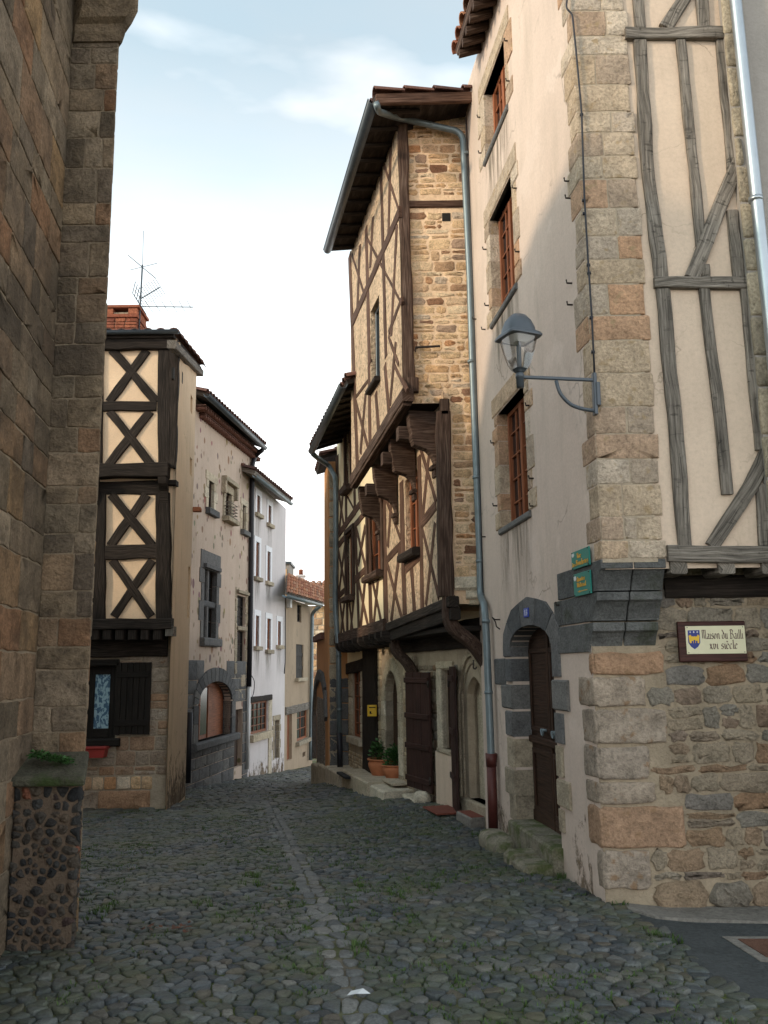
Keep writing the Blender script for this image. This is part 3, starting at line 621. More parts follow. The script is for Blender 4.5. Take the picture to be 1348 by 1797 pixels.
def lettering(mb, fc, text, u0, u1, zbase, h, o, th=.004, nib=.10, flip=False, slope=0):
    """text from u0 to u1 (u1<u0 when the wall's u runs leftwards)"""
    tot = sum(GLY[c][0] for c in text); sx = (u1-u0)/tot; x = 0; a = radians(40)
    for ch in text:
        w, strokes = GLY[ch]
        for st in strokes:
            for (p, q) in zip(st[:-1], st[1:]):
                nx, ny = cos(a)*nib/2, sin(a)*nib/2
                loop = [(p[0]-nx, p[1]-ny), (p[0]+nx, p[1]+ny), (q[0]+nx, q[1]+ny), (q[0]-nx, q[1]-ny)]
                cr = (loop[1][0]-loop[0][0])*(loop[2][1]-loop[0][1])-(loop[1][1]-loop[0][1])*(loop[2][0]-loop[0][0])
                if abs(cr) < 1e-4:
                    loop = [(p[0]-.012, p[1]-.012), (p[0]+.012, p[1]-.012), (q[0]+.012, q[1]+.012), (q[0]-.012, q[1]+.012)]
                prism(mb, fc, [(u0+(x+lx)*sx, zbase+ly*h) for lx, ly in loop], o, o+th+RND.uniform(0, .0006), 0, .5)
        x += w

# ------------------------------------------------------------------ plan of the street
MW = Face(gx(1068, 6.5), gx(846, 10.6))                       # rendered flank of the corner house
CA = MW.A.copy()
MT = Face(CA, CA+V((4, 0, 0)))                                # its timbered front
uCS = MW.uz(1041, 1180)[0]; CS = MW.P(uCS, 0)
MS = Face(CS, CS+V((4, 0, 0)))                                # stone ground storey, set back under the jetty
AS = Face(gx(716, 10.55), gx(716, 10.55)+V((3, 0, 0)))        # gable flank of the tall timbered house
_a = gx(790, 10.5); AF1 = Face(_a, _a+V((-.22*8.4, 8.4, 0)))  # first-floor timber front
_b = gx(715, 10.5); AF2 = Face(_b, _b+V((-.22*3.6, 3.6, 0)))  # top-floor timber front
G = Face(gx(862, 10.62), gx(601, 19.6))                       # ground-floor stone wall under the jetty
LF = Face(gx(150, 14.5), gx(150, 14.5)+V((4, 0, 0)))
LC = gx(298.5, 14.5); LS = Face(LC, gx(331, 16.9))
SF = Face(gx(335, 20), gx(437, 25)); WF = Face(gx(437, 25), gx(500, 29)); TF = Face(gx(500, 29), gx(548.5, 34))
BUT = Face(gx(62, 5.95), gx(155, 5.95)); INC = gx(62, 5.95)
CL = Face(INC, INC+V((.2175, -1.45, 0)))

# ------------------------------------------------------------------ ground, street, pavement
def sheet(name, mat, xs, ys, dz):
    mb = MB(); vs = [V((x, y, zg(x, y)+dz)) for y in ys for x in xs]; n = len(xs)
    fs = [(j*n+i, j*n+i+1, (j+1)*n+i+1, (j+1)*n+i) for j in range(len(ys)-1) for i in range(n-1)]
    mb.add(vs, fs, 0, .5, None, True); return struct(mb.build(name, mat))
sheet('ground', M['joint'], [-120, -40, -15]+[-8+.5*i for i in range(30)]+[15, 40, 120], [-60, -20, -5]+[.5*i for i in range(100)]+[60, 100, 180, 300], 0)
def left_x(y):
    if y < 5.65: return -2.5
    if y < 14.6: return -6.5
    if y < 17: return -3.55
    if y < 20: return -4.9
    return -4.5 + (y-20)*.16
def right_x(y):
    if y < 7.2: return 4.2
    if y < 10.6: return CS.x - .132*(y-CS.y) + .1
    if y < 18.6: return gx(862, 10.62).x - .245*(y-10.62) + .15
    return -.75 + (y-18.6)*.02
asph = [ground(*q) for q in ((1088, 1590), (1118, 1618), (1160, 1640), (1196, 1660), (1212, 1690), (1236, 1720), (1300, 1752), (1400, 1790))]
asph = [V((p.x, p.y)) for p in asph] + [V((6, 3.6)), V((6, 7.0)), V((CS.x+.35, 6.9))]
gut = [ground(*q) for q in ((640, 1797), (603, 1700), (572, 1620), (545, 1560), (520, 1505), (497, 1460), (478, 1420), (465, 1390), (462, 1370))]
gut = [V((2*gut[0].x-gut[1].x, 2*gut[0].y-gut[1].y)), *[V((p.x, p.y)) for p in gut]]
def gdist(x, y):
    best = 9
    for a, b in zip(gut[:-1], gut[1:]):
        d = b-a; t = max(0, min(1, (V((x, y))-a).dot(d)/d.dot(d))); best = min(best, (a+d*t-V((x, y))).length)
    return best
def cobbles():
    cells = {}
    R_ = random.Random(3)
    def put(x, y, k): cells.setdefault((int(math.floor(x/.3)), int(math.floor(y/.3))), []).append((x, y, k))
    pts = []
    acc = 0.0
    for a, b in zip(gut[:-1], gut[1:]):
        d = b-a; L = d.length; s = acc; nrm = V((-d.y, d.x))/L
        while s < L:
            st = .17 if a.y < 12 else .3
            for off in (-.042, .042): pts.append((a.x+d.x*s/L+nrm.x*off+R_.uniform(-.012, .012), a.y+d.y*s/L+nrm.y*off+R_.uniform(-.03, .03), 1))
            s += st
        acc = s-L
    y = 2.0; row = 0
    while y < 37:
        sy = .070 if y < 13 else .14; sx = .102 if y < 13 else .19
        x = left_x(y) + (row % 2)*sx/2
        while x < right_x(y):
            px, py = x+R_.uniform(-.42, .42)*sx, y+R_.uniform(-.42, .42)*sy
            if not (py < 7.3 and inpoly((px, py), asph)) and gdist(px, py) > .12: pts.append((px, py, 0))
            x += sx
        y += sy; row += 1
    for p in pts: put(*p)
    mb = MB()
    for (x, y, k) in pts:
        lim = .2 if y > 13 else .085
        poly = [(-lim, -lim), (lim, -lim), (lim, lim), (-lim, lim)]
        ci, cj = int(math.floor(x/.3)), int(math.floor(y/.3))
        for di in (-1, 0, 1):
            for dj in (-1, 0, 1):
                for (qx, qy, _) in cells.get((ci+di, cj+dj), ()):
                    dx, dy = qx-x, qy-y; h = (dx*dx+dy*dy)/2
                    if h < 1e-9 or h > .12: continue
                    out = []
                    for i in range(len(poly)):
                        a, b = poly[i], poly[(i+1) % len(poly)]; da, db = a[0]*dx+a[1]*dy-h, b[0]*dx+b[1]*dy-h
                        if da <= 0: out.append(a)
                        if (da < 0) != (db < 0) and abs(da-db) > 1e-12:
                            t = da/(da-db); out.append((a[0]+(b[0]-a[0])*t, a[1]+(b[1]-a[1])*t))
                    poly = out
                    if len(poly) < 3: break
                if len(poly) < 3: break
            if len(poly) < 3: break
        if len(poly) < 3: continue
        n = len(poly); cx = sum(p[0] for p in poly)/n; cy = sum(p[1] for p in poly)/n
        g = R_.uniform(.84, .95)
        poly = [((p[0]-cx)*g+cx, (p[1]-cy)*g+cy) for p in poly]
        rp = []
        for i in range(n):
            a, b = poly[i], poly[(i+1) % n]
            rp += [(a[0]*.75+b[0]*.25, a[1]*.75+b[1]*.25), (a[0]*.25+b[0]*.75, a[1]*.25+b[1]*.75)]
        n = len(rp); z0 = zg(x, y); top = (R_.uniform(.008, .026) if not k else R_.uniform(.008, .014)); tx, ty = R_.uniform(-.13, .13), R_.uniform(-.13, .13); vs = []
        for s, hh in ((1.0, -.02), (.98, .62), (.86, .93), (.5, 1.0)):
            for (a, b) in rp:
                aa, bb = cx+(a-cx)*s, cy+(b-cy)*s
                vs.append((x+aa, y+bb, z0+top*hh+tx*aa+ty*bb+(R_.uniform(-.0025, .0025) if hh > 0 else -.01)))
        fs = [(r*n+i, r*n+(i+1) % n, (r+1)*n+(i+1) % n, (r+1)*n+i) for r in range(3) for i in range(n)] + [tuple(3*n+i for i in range(n))]
        mb.add(vs, fs, k, R_.random(), None, True)
    return mb.build('street', [M['cobble'], M['gutter_stone']])
struct(cobbles())
def flat(name, mat, poly, dz, kind=True, th=.0):
    mb = MB()
    fs = []; p2 = [V((p[0], p[1])) for p in poly]; n0 = len(p2); xs_ = [p[0] for p in p2]; ys_ = [p[1] for p in p2]
    for i in range(1, 40):
        for j in range(1, 40):
            g_ = (min(xs_)+(max(xs_)-min(xs_))*i/40, min(ys_)+(max(ys_)-min(ys_))*j/40)
            if inpoly(g_, poly): p2.append(V(g_))
    ov, _, tri, *_ = delaunay_2d_cdt(p2, [(i, (i+1) % n0) for i in range(n0)], [], 1, 1e-6)
    vs = [V((p.x, p.y, zg(p.x, p.y)+dz)) for p in ov]
    for t in tri:
        a, b, c = (vs[i] for i in t[:3]); fs.append(tuple(t) if (b-a).cross(c-a).z > 0 else tuple(reversed(t)))
    mb.add(vs, fs, 0, .5)
    vs = [V((p[0], p[1], zg(p[0], p[1])+dz)) for p in poly]; n = len(vs); lo = [v-V((0, 0, .06+dz)) for v in vs]
    mb.add(vs+lo, [(i, n+i, n+(i+1) % n, (i+1) % n) for i in range(n)], 0, .5)
    o = mb.build(name, mat); return struct(o) if kind else o
flat('asphalt', M['asphalt'], asph, .018)
flat('pavement', M['concrete'], [V((p.x, p.y)) for p in (ground(1082, 1573), ground(1104, 1603), ground(1150, 1617), ground(1348, 1626), ground(1600, 1632))]+[V((5, 7.0)), V((CS.x+.1, 7.0))], .032)
q = [ground(1268, 1650), ground(1400, 1650), ground(1336, 1694)]
ex, ey = V((q[1].x-q[0].x, q[1].y-q[0].y)), V((q[2].x-q[0].x, q[2].y-q[0].y)); q0 = V((q[0].x, q[0].y))
mh = thing('manhole_cover', 'rusty square access cover in a pale concrete rim set in the asphalt', 'manhole cover', (q0.x, q0.y, zg(q0.x, q0.y)+.02))
def quadloop(a, b): return [q0+ex*a+ey*a, q0+ex*b+ey*a, q0+ex*b+ey*b, q0+ex*a+ey*b]
o = flat('rim', M['concrete'], quadloop(0, 1), .024, False); o.parent = mh; o.location = -mh.location
o = flat('plate', M['rust'], quadloop(.14, .86), .029, False); o.parent = mh; o.location = -mh.location

# ------------------------------------------------------------------ grass and leaves between the cobbles
def tuft(mb, x, y, z, h, k, spread, R_):
    for _ in range(k):
        a = R_.uniform(0, 2*pi); d = V((cos(a), sin(a), 0)); b = V((x, y, z))+d*R_.uniform(0, spread); s = V((-d.y, d.x, 0))*R_.uniform(.002, .005)
        hh = h*R_.uniform(.5, 1.2); m_ = b+V((0, 0, hh*.6))+d*hh*.25; t = b+V((0, 0, hh*.9))+d*hh*R_.uniform(.4, .9)
        mb.add([b-s, b+s, m_+s*.8, m_-s*.8, t], [(0, 1, 2, 3), (3, 2, 4)], 0, R_.random())
R_ = random.Random(9); mb = MB()
from mathutils import noise as mn
for _ in range(11000):
    y = R_.uniform(4.0, 20) if R_.random() < .6 else R_.uniform(4, 11); x = R_.uniform(-4.5, 2.3)
    if x < left_x(y)+.2 or x > right_x(y)-.05 or inpoly((x, y), asph): continue
    f = mn.fractal(V((x*.9, y*.55, 2.3)), 1.0, 2.0, 4)
    if f < .02 or gdist(x, y) < .1: continue
    tuft(mb, x, y, zg(x, y)+.008, R_.uniform(.012, .03), 7, .05, R_)
for (px, py) in ((440, 1560), (435, 1545), (615, 1585), (620, 1555), (190, 1600), (175, 1612), (205, 1592), (640, 1670), (760, 1560), (700, 1575), (1085, 1590), (1150, 1640), (1180, 1655), (360, 1590), (980, 1545), (230, 1390), (330, 1395), (830, 1470)):
    g = ground(px, py)
    for _ in range(4): tuft(mb, g.x+R_.uniform(-.08, .08), g.y+R_.uniform(-.1, .1), g.z+.01, .045, 12, .05, R_)
o = mb.build('grass', M['grass']); o['kind'] = 'stuff'
mb = MB()
for (px, py) in ((255, 1640), (275, 1637), (320, 1638), (335, 1632), (330, 1645), (300, 1640)):
    g = ground(px, py)
    for _ in range(5):
        c_ = g+V((R_.uniform(-.05, .05), R_.uniform(-.05, .05), .04)); a = R_.uniform(0, 6.28); d = V((cos(a), sin(a), R_.uniform(-.3, .5)))*.022; s = V((-sin(a), cos(a), .2))*.013
        mb.add([c_-d, c_+s, c_+d, c_-s], [(0, 1, 2), (0, 2, 3)], 0, None)
tag(mb.build('dead_leaves', M['deadleaf']), 'small scatter of russet dead leaves lying on the cobbles', 'leaves')['kind'] = 'stuff'
g = ground(630, 1757); mb = MB()
mb.add([g+V((-.06, -.02, .035)), g+V((-.01, -.03, .045)), g+V((.06, -.005, .036)), g+V((.02, .03, .05)), g+V((-.04, .025, .04))], [(0, 1, 3), (1, 2, 3), (0, 3, 4)], 0, .5)
tag(mb.build('paper_scrap', M['litter']), 'small whitish scrap of paper lying on the near cobbles', 'litter')

# ------------------------------------------------------------------ near church tower
ct = thing('church', 'brown sandstone church wall with a narrow corner buttress and a pebble-built plinth', 'church', (-3, 5, 0))
zc = atY(205, 75, 5.95).z; bR = gx(157, 5.95).x - INC.x
foot = [V((INC.x+bR, 5.95)), V((INC.x, 5.95)), V((INC.x+.2175, 4.5)), V((INC.x+.2, 3.5)), V((-5, 2.2)), V((-9, 2.4)), V((-9, 6.6)), V((-3.1, 7.3))]
def inset(loop, d, c=(-6, 4.8)): return [p+(V(c)-p).normalized()*d for p in loop]
mb = MB(); solid(mb, [V((p.x-.003, p.y+.003)) for p in foot], -.6, 7.05); solid(mb, [V((-14, -2)), V((-9.02, -2)), V((-9.02, 10)), V((-14, 10))], -.6, 6.2); solid(mb, [V((-14, 10.02)), V((-9.02, 10.02)), V((-9.02, 13.5)), V((-14, 13.5))], -.8, 4.3); mb.build('wall', M['mortar_dark'], ct)  # last two solids: invented wings out of view, sized to block and pass sun
mb = MB()
_su = BUT.P(0, 0).x
masonry(mb, BUT, 0, bR, -.1, zc+.05, (.13, .31), (.12, .34), .009, .007, -.0015, r=.012, jit=.005, rough=.25, rim=.006)
u_side = [V((foot[0].x, foot[0].y)), V((-3.1, 7.3))]
BS = Face(u_side[0], u_side[1], (5, 8, 0)); masonry(mb, BS, 0, 1.6, -.1, zc+.05, (.16, .31), (.25, .5), .013, .012, r=.012, jit=.004)
masonry(mb, CL, 0, 2.3, -.1, 7.0, (.17, .38), (.22, .55), .012, .008, -.0015, r=.014, jit=.008, rough=.25, rim=.007)
mb.build('facing_stones', M['church'], ct)
mb = MB()                                                     # cornice mouldings round the corner
bev = [(0, 0), (.02, .0), (.035, .07), (.035, .14), (.075, .17), (.11, .28), (.11, .5), (0, .5)]
def cornice(mb, a, b, out, z, prof, e0=0, e1=0):
    d = (b-a).normalized(); n = V((d.y, -d.x, 0)); n = n if n.dot(V(out)) > 0 else -n
    n2 = len(prof); P_ = [a-d*(e0*p[0])+n*p[0]+V((0, 0, z+p[1])) for p in prof]; Q_ = [b+d*(e1*p[0])+n*p[0]+V((0, 0, z+p[1])) for p in prof]
    fs = [(i, (i+1) % n2, n2+(i+1) % n2, n2+i) for i in range(n2)]+[tuple(range(n2-1, -1, -1)), tuple(range(n2, 2*n2))]
    if (P_[1]-P_[0]).cross(Q_[0]-P_[0]).dot(V((0, 0, -1))) < 0 and prof[1][0] > 0: fs = [tuple(reversed(f)) for f in fs]
    mb.add(P_+Q_, fs, 0, .3)
f3 = [p.to_3d() for p in foot]
cornice(mb, f3[0], f3[1], (0, -1, 0), zc, bev, 1, -1); cornice(mb, f3[7], f3[0], (1, .5, 0), zc, bev, 0, .7)
cornice(mb, f3[1], f3[2], (1, .15, 0), zc+.35, [(0, 0), (.06, .05), (.06, .15), (.15, .24), (.15, .5), (0, .5)], -1, .3)
mb.build('cornice', M['church'], ct)
mb = MB(); ap = [p+(p-V((-6, 4.8))).normalized()*.14 for p in foot]
solid(mb, ap, 7.05, 7.13, 0); mb.add([V((p.x, p.y, 7.13)) for p in ap]+[V((-6.5, 4.6, 7.5))], [(i, (i+1) % 8, 8) for i in range(8)], 0, .5); mb.build('roof', M['tile_dark'], ct)
# pebble-built plinth in front of the buttress
PL = Face(gx(36, 5.58), gx(156, 5.58)); pw = PL.L; pz = atY(90, 1378, 5.58).z
mb = MB(); solid(mb, [PL.P(.02, 0).xy, PL.P(pw-.03, 0).xy, V((PL.P(pw-.03, 0).x-.14, 5.97)), V((PL.P(.02, 0).x-.1, 5.97))], -.5, pz); pl = mb.build('plinth', M['pink_mortar'], ct)
mb = MB(); RP = random.Random(21)
def cells(pts, lim, near):
    out_ = []
    for (x, y) in pts:
        poly = [(-lim, -lim), (lim, -lim), (lim, lim), (-lim, lim)]
        for (qx, qy) in pts:
            dx, dy = qx-x, qy-y; h = (dx*dx+dy*dy)/2
            if h < 1e-9 or h > near: continue
            o_ = []
            for i in range(len(poly)):
                a, b = poly[i], poly[(i+1) % len(poly)]; da, db = a[0]*dx+a[1]*dy-h, b[0]*dx+b[1]*dy-h
                if da <= 0: o_.append(a)
                if (da < 0) != (db < 0) and abs(da-db) > 1e-12: t = da/(da-db); o_.append((a[0]+(b[0]-a[0])*t, a[1]+(b[1]-a[1])*t))
            poly = o_
            if len(poly) < 3: break
        if len(poly) >= 3: out_.append((x, y, poly))
    return out_
pp_ = []
for _ in range(4000):
    c_ = (RP.uniform(.03, pw-.03), RP.uniform(0, pz-.04)); dmin = .052+.035*mn.noise(V((c_[0]*9, c_[1]*5, 1)))
    if all((c_[0]-q_[0])**2+((c_[1]-q_[1])*1.15)**2 > dmin*dmin for q_ in pp_): pp_.append(c_)
for (x, y, poly) in cells(pp_, .07, .02):
    if RP.random() < .12: continue
    n = len(poly); cx = sum(p[0] for p in poly)/n; cy = sum(p[1] for p in poly)/n; g_ = RP.uniform(.74, .9); poly = [((p[0]-cx)*g_+cx, (p[1]-cy)*g_+cy) for p in poly]; rp = []
    for i in range(n): a, b = poly[i], poly[(i+1) % n]; rp += [(a[0]*.78+b[0]*.22, a[1]*.78+b[1]*.22), (a[0]*.5+b[0]*.5+RP.uniform(-.003, .003), a[1]*.5+b[1]*.5+RP.uniform(-.003, .003)), (a[0]*.22+b[0]*.78, a[1]*.22+b[1]*.78)]
    rp = [(min(max(x+p[0], .008), pw-.012), min(max(y+p[1], -.03), pz-.008)) for p in rp]
    stone(mb, PL, rp, -.006, RP.uniform(.010, .030), RP.random()*(.9 if RP.random() > .06 else 1.1), 0, .4, .022)
SP = Face(PL.P(pw-.03, 0), V((PL.P(pw-.03, 0).x-.14, 5.97, 0)), (3, 5.8, 0))
masonry(mb, SP, 0, .4, 0, pz-.03, (.05, .08), (.05, .09), .012, .025, r=.03)
mb.build('pebble', M['pebble'], pl)
mb = MB()
c0, c1 = PL.P(0, 0), PL.P(pw, 0)
prism3(mb, [V((c0.x, 5.52, pz-.005)), V((c1.x+.03, 5.52, pz-.005)), V((c1.x+.03, 5.52, pz+.055)), V((c0.x, 5.52, pz+.05))], V((-.13, .44, .12)), 0, .3)
cs_ = mb.build('cap_slab', M['mossy'], pl); bv = cs_.modifiers.new('b', 'BEVEL'); bv.width = .018; bv.segments = 3
mb = MB(); masonry(mb, Face(gx(-40, 5.62), gx(36, 5.62)), 0, .3, -.1, pz+.1, (.17, .3), (.2, .35), .014, .03, r=.02); mb.build('footing', M['church'], ct)
mb = MB(); RL = random.Random(4)
def leafcloud(mb, c, rx, ry, rz, k, ls, R_, up=.5, drop=0):
    for _ in range(k):
        a = R_.uniform(0, 2*pi); e = R_.uniform(-.3, 1.35); r = R_.random()**.4
        p = V((c[0]+rx*r*cos(a)*cos(e), c[1]+ry*r*sin(a)*cos(e), c[2]+rz*r*sin(e)))
        d = V((cos(a+R_.uniform(-.8, .8)), sin(a+R_.uniform(-.8, .8)), R_.uniform(-.2, 1)*up-drop)).normalized(); s = d.cross(V((R_.uniform(-1, 1), R_.uniform(-1, 1), 1.2))).normalized()
        l = ls*R_.uniform(.6, 1.25); w = l*.3; q = p+d*l*.5+s.cross(d)*l*.06
        mb.add([p, q+s*w, p+d*l, q-s*w], [(0, 1, 2), (0, 2, 3)], 0, None)
for k in range(9): 
    q = atY(62+k*7.5, 1328+k*1.5, 5.72+RL.uniform(-.05, .05)); leafcloud(mb, q, .03, .05, .04, 60, .026, RL, .7)
tag(mb.build('fern', M['leaf']), 'small dark green fern clump growing on the mossy plinth cap', 'plant')

# ------------------------------------------------------------------ dark timbered house with X braces
lh = thing('half_timbered_house', 'narrow house with black X-braced timbering over cream infill and a stone base', 'house', (LC.x, LC.y, zg(LC.x, LC.y)))
zL = lambda py, off=0: LF.uz(230, py, off)[1]
uR = LF.uz(298.5, 1000)[0]; zb = zg(LC.x, 14.5)-.2
FL = Face(LF.P(-3, 0)+V((0, .32, 0)), LF.P(2, 0)+V((0, .32, 0)))      # recessed ground storey
mb = MB(); solid(mb, [V((LF.P(-3, 0).x, 14.55)), V((LC.x-.02, 14.55)), LS.P(LS.L, 0, -.05).xy+V((-.02, 0)), V((LF.P(-3, 0).x, 17.2))], zL(1100), zL(600)); solid(mb, [V((LF.P(-3, 0).x, 15.1)), V((LC.x-.06, 15.1)), LS.P(LS.L, 0, -.05).xy+V((-.03, 0)), V((LF.P(-3, 0).x, 17.2))], zb-.5, zL(1100)+.02); solid(mb, [V((-9, 16.5)), V((-5.1, 16.5)), V((-5.6, 20.6)), V((-9, 20.6))], zb-.8, zL(620)); mb.build('house_body', M['l_side'], lh)  # third solid is unseen, added to stop sun leaking behind the house
mb = MB(); wallpoly(mb, LF, [(-3, zL(1098)), (uR, zL(1098)), (uR, zL(596)), (-3, zL(596))], (), -.002); mb.build('infill', M['cream_x'], lh)
mb = MB(); zs0 = LS.uz(303, 603)[1]; zs1 = LS.uz(346, 652)[1]
wallpoly(mb, LS, [(0, zb-.4), (LS.L, zb-.5), (LS.L, zs1), (0, zs0)], [rpts(LS.rect(334.5, 338, 690, 722)), rpts(LS.rect(333.5, 337, 800, 832)), rpts(LS.rect(329.5, 333, 992, 1084))], 0, .15, 0); mb.build('side_wall', M['l_side'], lh)
for r_ in ((334.5, 338, 690, 722), (333.5, 337, 800, 832), (329.5, 333, 992, 1084)):
    q = LS.rect(*r_); mb = MB(); box(mb, LS, q[0], q[1], q[2], q[3], -.16, -.12); mb.build('slit_window', M['dark'], lh)
D_ = M['oak_dark']
for nm, a, b, w, o1 in (('post', (177, 612), (175, 822), 11, .05), ('post', (289, 612), (289.5, 822), 21, .07), ('post', (307, 612), (300.5, 822), 17, .068), ('post', (175, 866), (173, 1090), 25, .06), ('post', (287, 866), (288, 1090), 26, .07),
        ('rail', (183, 714), (275, 713), 17, .055), ('rail', (186, 970), (276, 968), 24, .055),
        ('beam', (150, 603), (302, 603), 26, .12), ('beam', (150, 830), (299, 828), 23, .20), ('beam', (140, 1096), (304, 1095), 18, .12), ('beam', (150, 857), (292, 856), 24, .03),
        ('brace', (198, 615), (275, 706), 15, .04), ('brace', (258, 615), (192, 706), 15, .035), ('brace', (193, 722), (268, 818), 15, .04), ('brace', (264, 722), (190, 818), 15, .035),
        ('brace', (196, 868), (268, 958), 15, .04), ('brace', (258, 868), (194, 958), 15, .035), ('brace', (198, 983), (266, 1082), 15, .04), ('brace', (268, 983), (200, 1082), 15, .035)):
    timber(lh, LF, nm, a, b, w, -.05, o1, D_, .10)
for x in (170, 291):
    mb = MB(); u, z = LF.uz(x, 842); prism3(mb, [LF.P(u-.07, z, .05), LF.P(u-.07, z, .26), LF.P(u-.07, z-.10, .24), LF.P(u-.07, z-.22, .11), LF.P(u-.07, z-.5, .06)], LF.u*.14); mb.build('bracket', D_, lh)
mb = MB(); u0_, z0_ = LF.uz(302, 848); box(mb, LF, u0_-.05, u0_+.09, z0_-.05, z0_+.04, -.1, .1); mb.build('beam_end', D_, lh)
for x in (168, 190, 212, 234, 256, 278):
    u, z = LF.uz(x, 1113); mb = MB(); box(mb, LF, u-.07, u+.07, z-.09, z+.07, -.4, .09, 0, .015); mb.build('joist', D_, lh)
mb = MB(); u, z = LF.uz(299, 1108); box(mb, LF, u-.06, u+.08, z-.08, z+.08, -.1, .1, 0, .01); mb.build('joist_end', M['oak'], lh)
mb = MB(); zz = FL.uz(230, 1128)[1]; box(mb, FL, 0, FL.uz(295, 1128)[0], zz-.24, zz+.24, -.02, .06, 0, .02, .03); mb.build('beam', D_, lh)
# ground storey: stone, window, shutter
fr = lambda *a: FL.rect(*a)
wr = fr(150, 204, 1170, 1296); sr = fr(203, 266, 1163, 1290); zt = FL.uz(230, 1150)[1]; ue = FL.uz(294, 1280)[0]
mb = MB(); wallpoly(mb, FL, [(0, zb-.3), (ue, zb-.3), (ue, zt+.1), (0, zt+.1)], [rpts(wr)], -.01, .2); mb.build('ground_wall', M['mortar'], lh)
mb = MB(); zk = FL.uz(230, 1362)[1]; zk2 = FL.uz(230, 1386)[1]
masonry(mb, FL, .3, ue, zk+.01, zt, (.15, .30), (.2, .55), .016, .014, -.01, [(wr[0]-.1, wr[1]+.02, wr[2]-.05, wr[3]+.5)], None, .02, .006, split=.25)
masonry(mb, FL, .3, ue-.25, zb-.1, zk2-.01, (.25, .28), (.6, 1.2), .012, .05, -.01)
mb.build('facing_stones', M['corner_block'], lh)
mb = MB(); masonry(mb, FL, .3, ue-.22, zk2, zk, (.25, .3), (.16, .24), .02, .02, -.01); mb.build('brick_course', M['ochre_rub'], lh)
LSC = Face(LC+V((0, .33, 0)), LC+V((.001, .33, 0))+LS.u)
mb = MB(); masonry(mb, LS, .33, .36, zb, zk+.1, (.4, .5), (.3, .4), .01, .02); mb.build('corner_stone', M['corner_block'], lh)
w = window(lh, FL, wr, .10, M['black_wood'], 1, 1, .13, 1, glass='curtain'); 
mb = MB(); box(mb, FL, wr[0]-.08, wr[1]+.1, wr[2]-.13, wr[2]+.0, -.1, .1, 0, .02); box(mb, FL, wr[0]-.1, wr[1]+.03, wr[3], wr[3]+.12, -.1, .06, 0, .02); mb.build('sill', M['black_wood'], w)
mb = MB(); k = 6
for i in range(k):
    a = sr[0]+(sr[1]-sr[0])*i/k; box(mb, FL, a+.003, a+(sr[1]-sr[0])/k-.003, sr[2]+RND.uniform(0, .02), sr[3], .03, .06, 0, .006)
for z in (sr[2]+.2, sr[3]-.2): box(mb, FL, sr[0]+.03, sr[1]-.03, z-.05, z+.05, .06, .075, 0, .01)
sh = mb.build('shutter', M['black_wood'], lh)
mb = MB(); zr = LF.uz(230, 592)[1]
E0, E1 = LF.P(-2.6, zr, .16), LF.pt(305, 592, .16); E0.z = E1.z
upv = LS.pt(354, 650, .10)-E1; roof_slab(lh, E0, E1, upv, .06, 'oak_dark', 'tile_dark', r=.10)
decal(lh, LS, .05, LS.L-.05, zb+.1, zb+1.6, .004, 'splash')
gutter(lh, LF.P(-2.6, zr+.02, .23), LF.P(uR+.08, zr+.02, .23), .055)
mb = MB(); a_, b_ = LS.pt(304, 604, .04), LS.pt(353, 655, .04)
beam3(mb, a_, b_, V((0, 0, 1)), .14, LS.n, -.1, .05, 0, .04); mb.build('bargeboard', M['oak'], lh)
ch = thing('chimney', 'red brick chimney with open slots under its cap, on the X-braced house', 'chimney', atY(208, 585, 16))
CF = Face(gx(150, 15.8), gx(150, 15.8)+V((3, 0, 0))); cr_ = CF.rect(165, 239, 548, 600)
mb = MB(); solid(mb, [V((CF.P(cr_[0]+.02, 0).x, 15.82)), V((CF.P(cr_[1]-.02, 0).x, 15.82)), V((CF.P(cr_[1]-.02, 0).x, 16.4)), V((CF.P(cr_[0]+.02, 0).x, 16.4))], cr_[2]-.5, cr_[3]); mb.build('core', M['mortar_dark'], ch)
mb = MB(); RS = Face(V((CF.P(cr_[1], 0).x, 15.8, 0)), V((CF.P(cr_[1], 0).x, 16.4, 0)), (5, 16, 0))
z1c = CF.uz(200, 558)[1]
masonry(mb, CF, cr_[0], cr_[1], cr_[2]-.1, z1c, (.062, .064), (.19, .21), .01, .012, r=.006, jit=.002, rim=.006); masonry(mb, RS, 0, .6, cr_[2]-.1, z1c, (.062, .064), (.19, .21), .01, .012, r=.006, jit=.002, rim=.006)
box(mb, CF, cr_[0]-.03, cr_[1]+.03, z1c, z1c+.07, -.62, .04)
zt1 = CF.uz(200, 546)[1]; zt2 = CF.uz(200, 537)[1]
for (xa, xb) in ((cr_[0]-.02, cr_[0]+.09), (CF.uz(185, 550)[0], CF.uz(199, 550)[0]), (CF.uz(226, 550)[0], cr_[1]+.02)): box(mb, CF, xa, xb, z1c+.07, zt1+.05, -.6, .03)
box(mb, CF, cr_[0]-.06, cr_[1]+.06, zt1+.05, zt2, -.66, .06)
mb.build('brickwork', M['redbrick'], ch)
an = thing('television_antenna', 'thin roof aerial mast with a yagi boom and bow-tie reflector beside the brick chimney', 'antenna', atY(243, 585, 15.9))
A_ = lambda x, y: atY(x, y, 15.9)
mb = MB(); tube(mb, [A_(243, 600), A_(250, 465)], .018, 6); mb.build('mast', M['gutter'], an)
mb = MB(); tube(mb, [A_(250, 469), A_(225, 448)], .008, 5); tube(mb, [A_(250, 469), A_(273, 488)], .008, 5); tube(mb, [A_(250, 470), A_(252, 405)], .005, 5); tube(mb, [A_(228, 474), A_(276, 462)], .006, 5); mb.build('whip_element', M['gutter'], an)
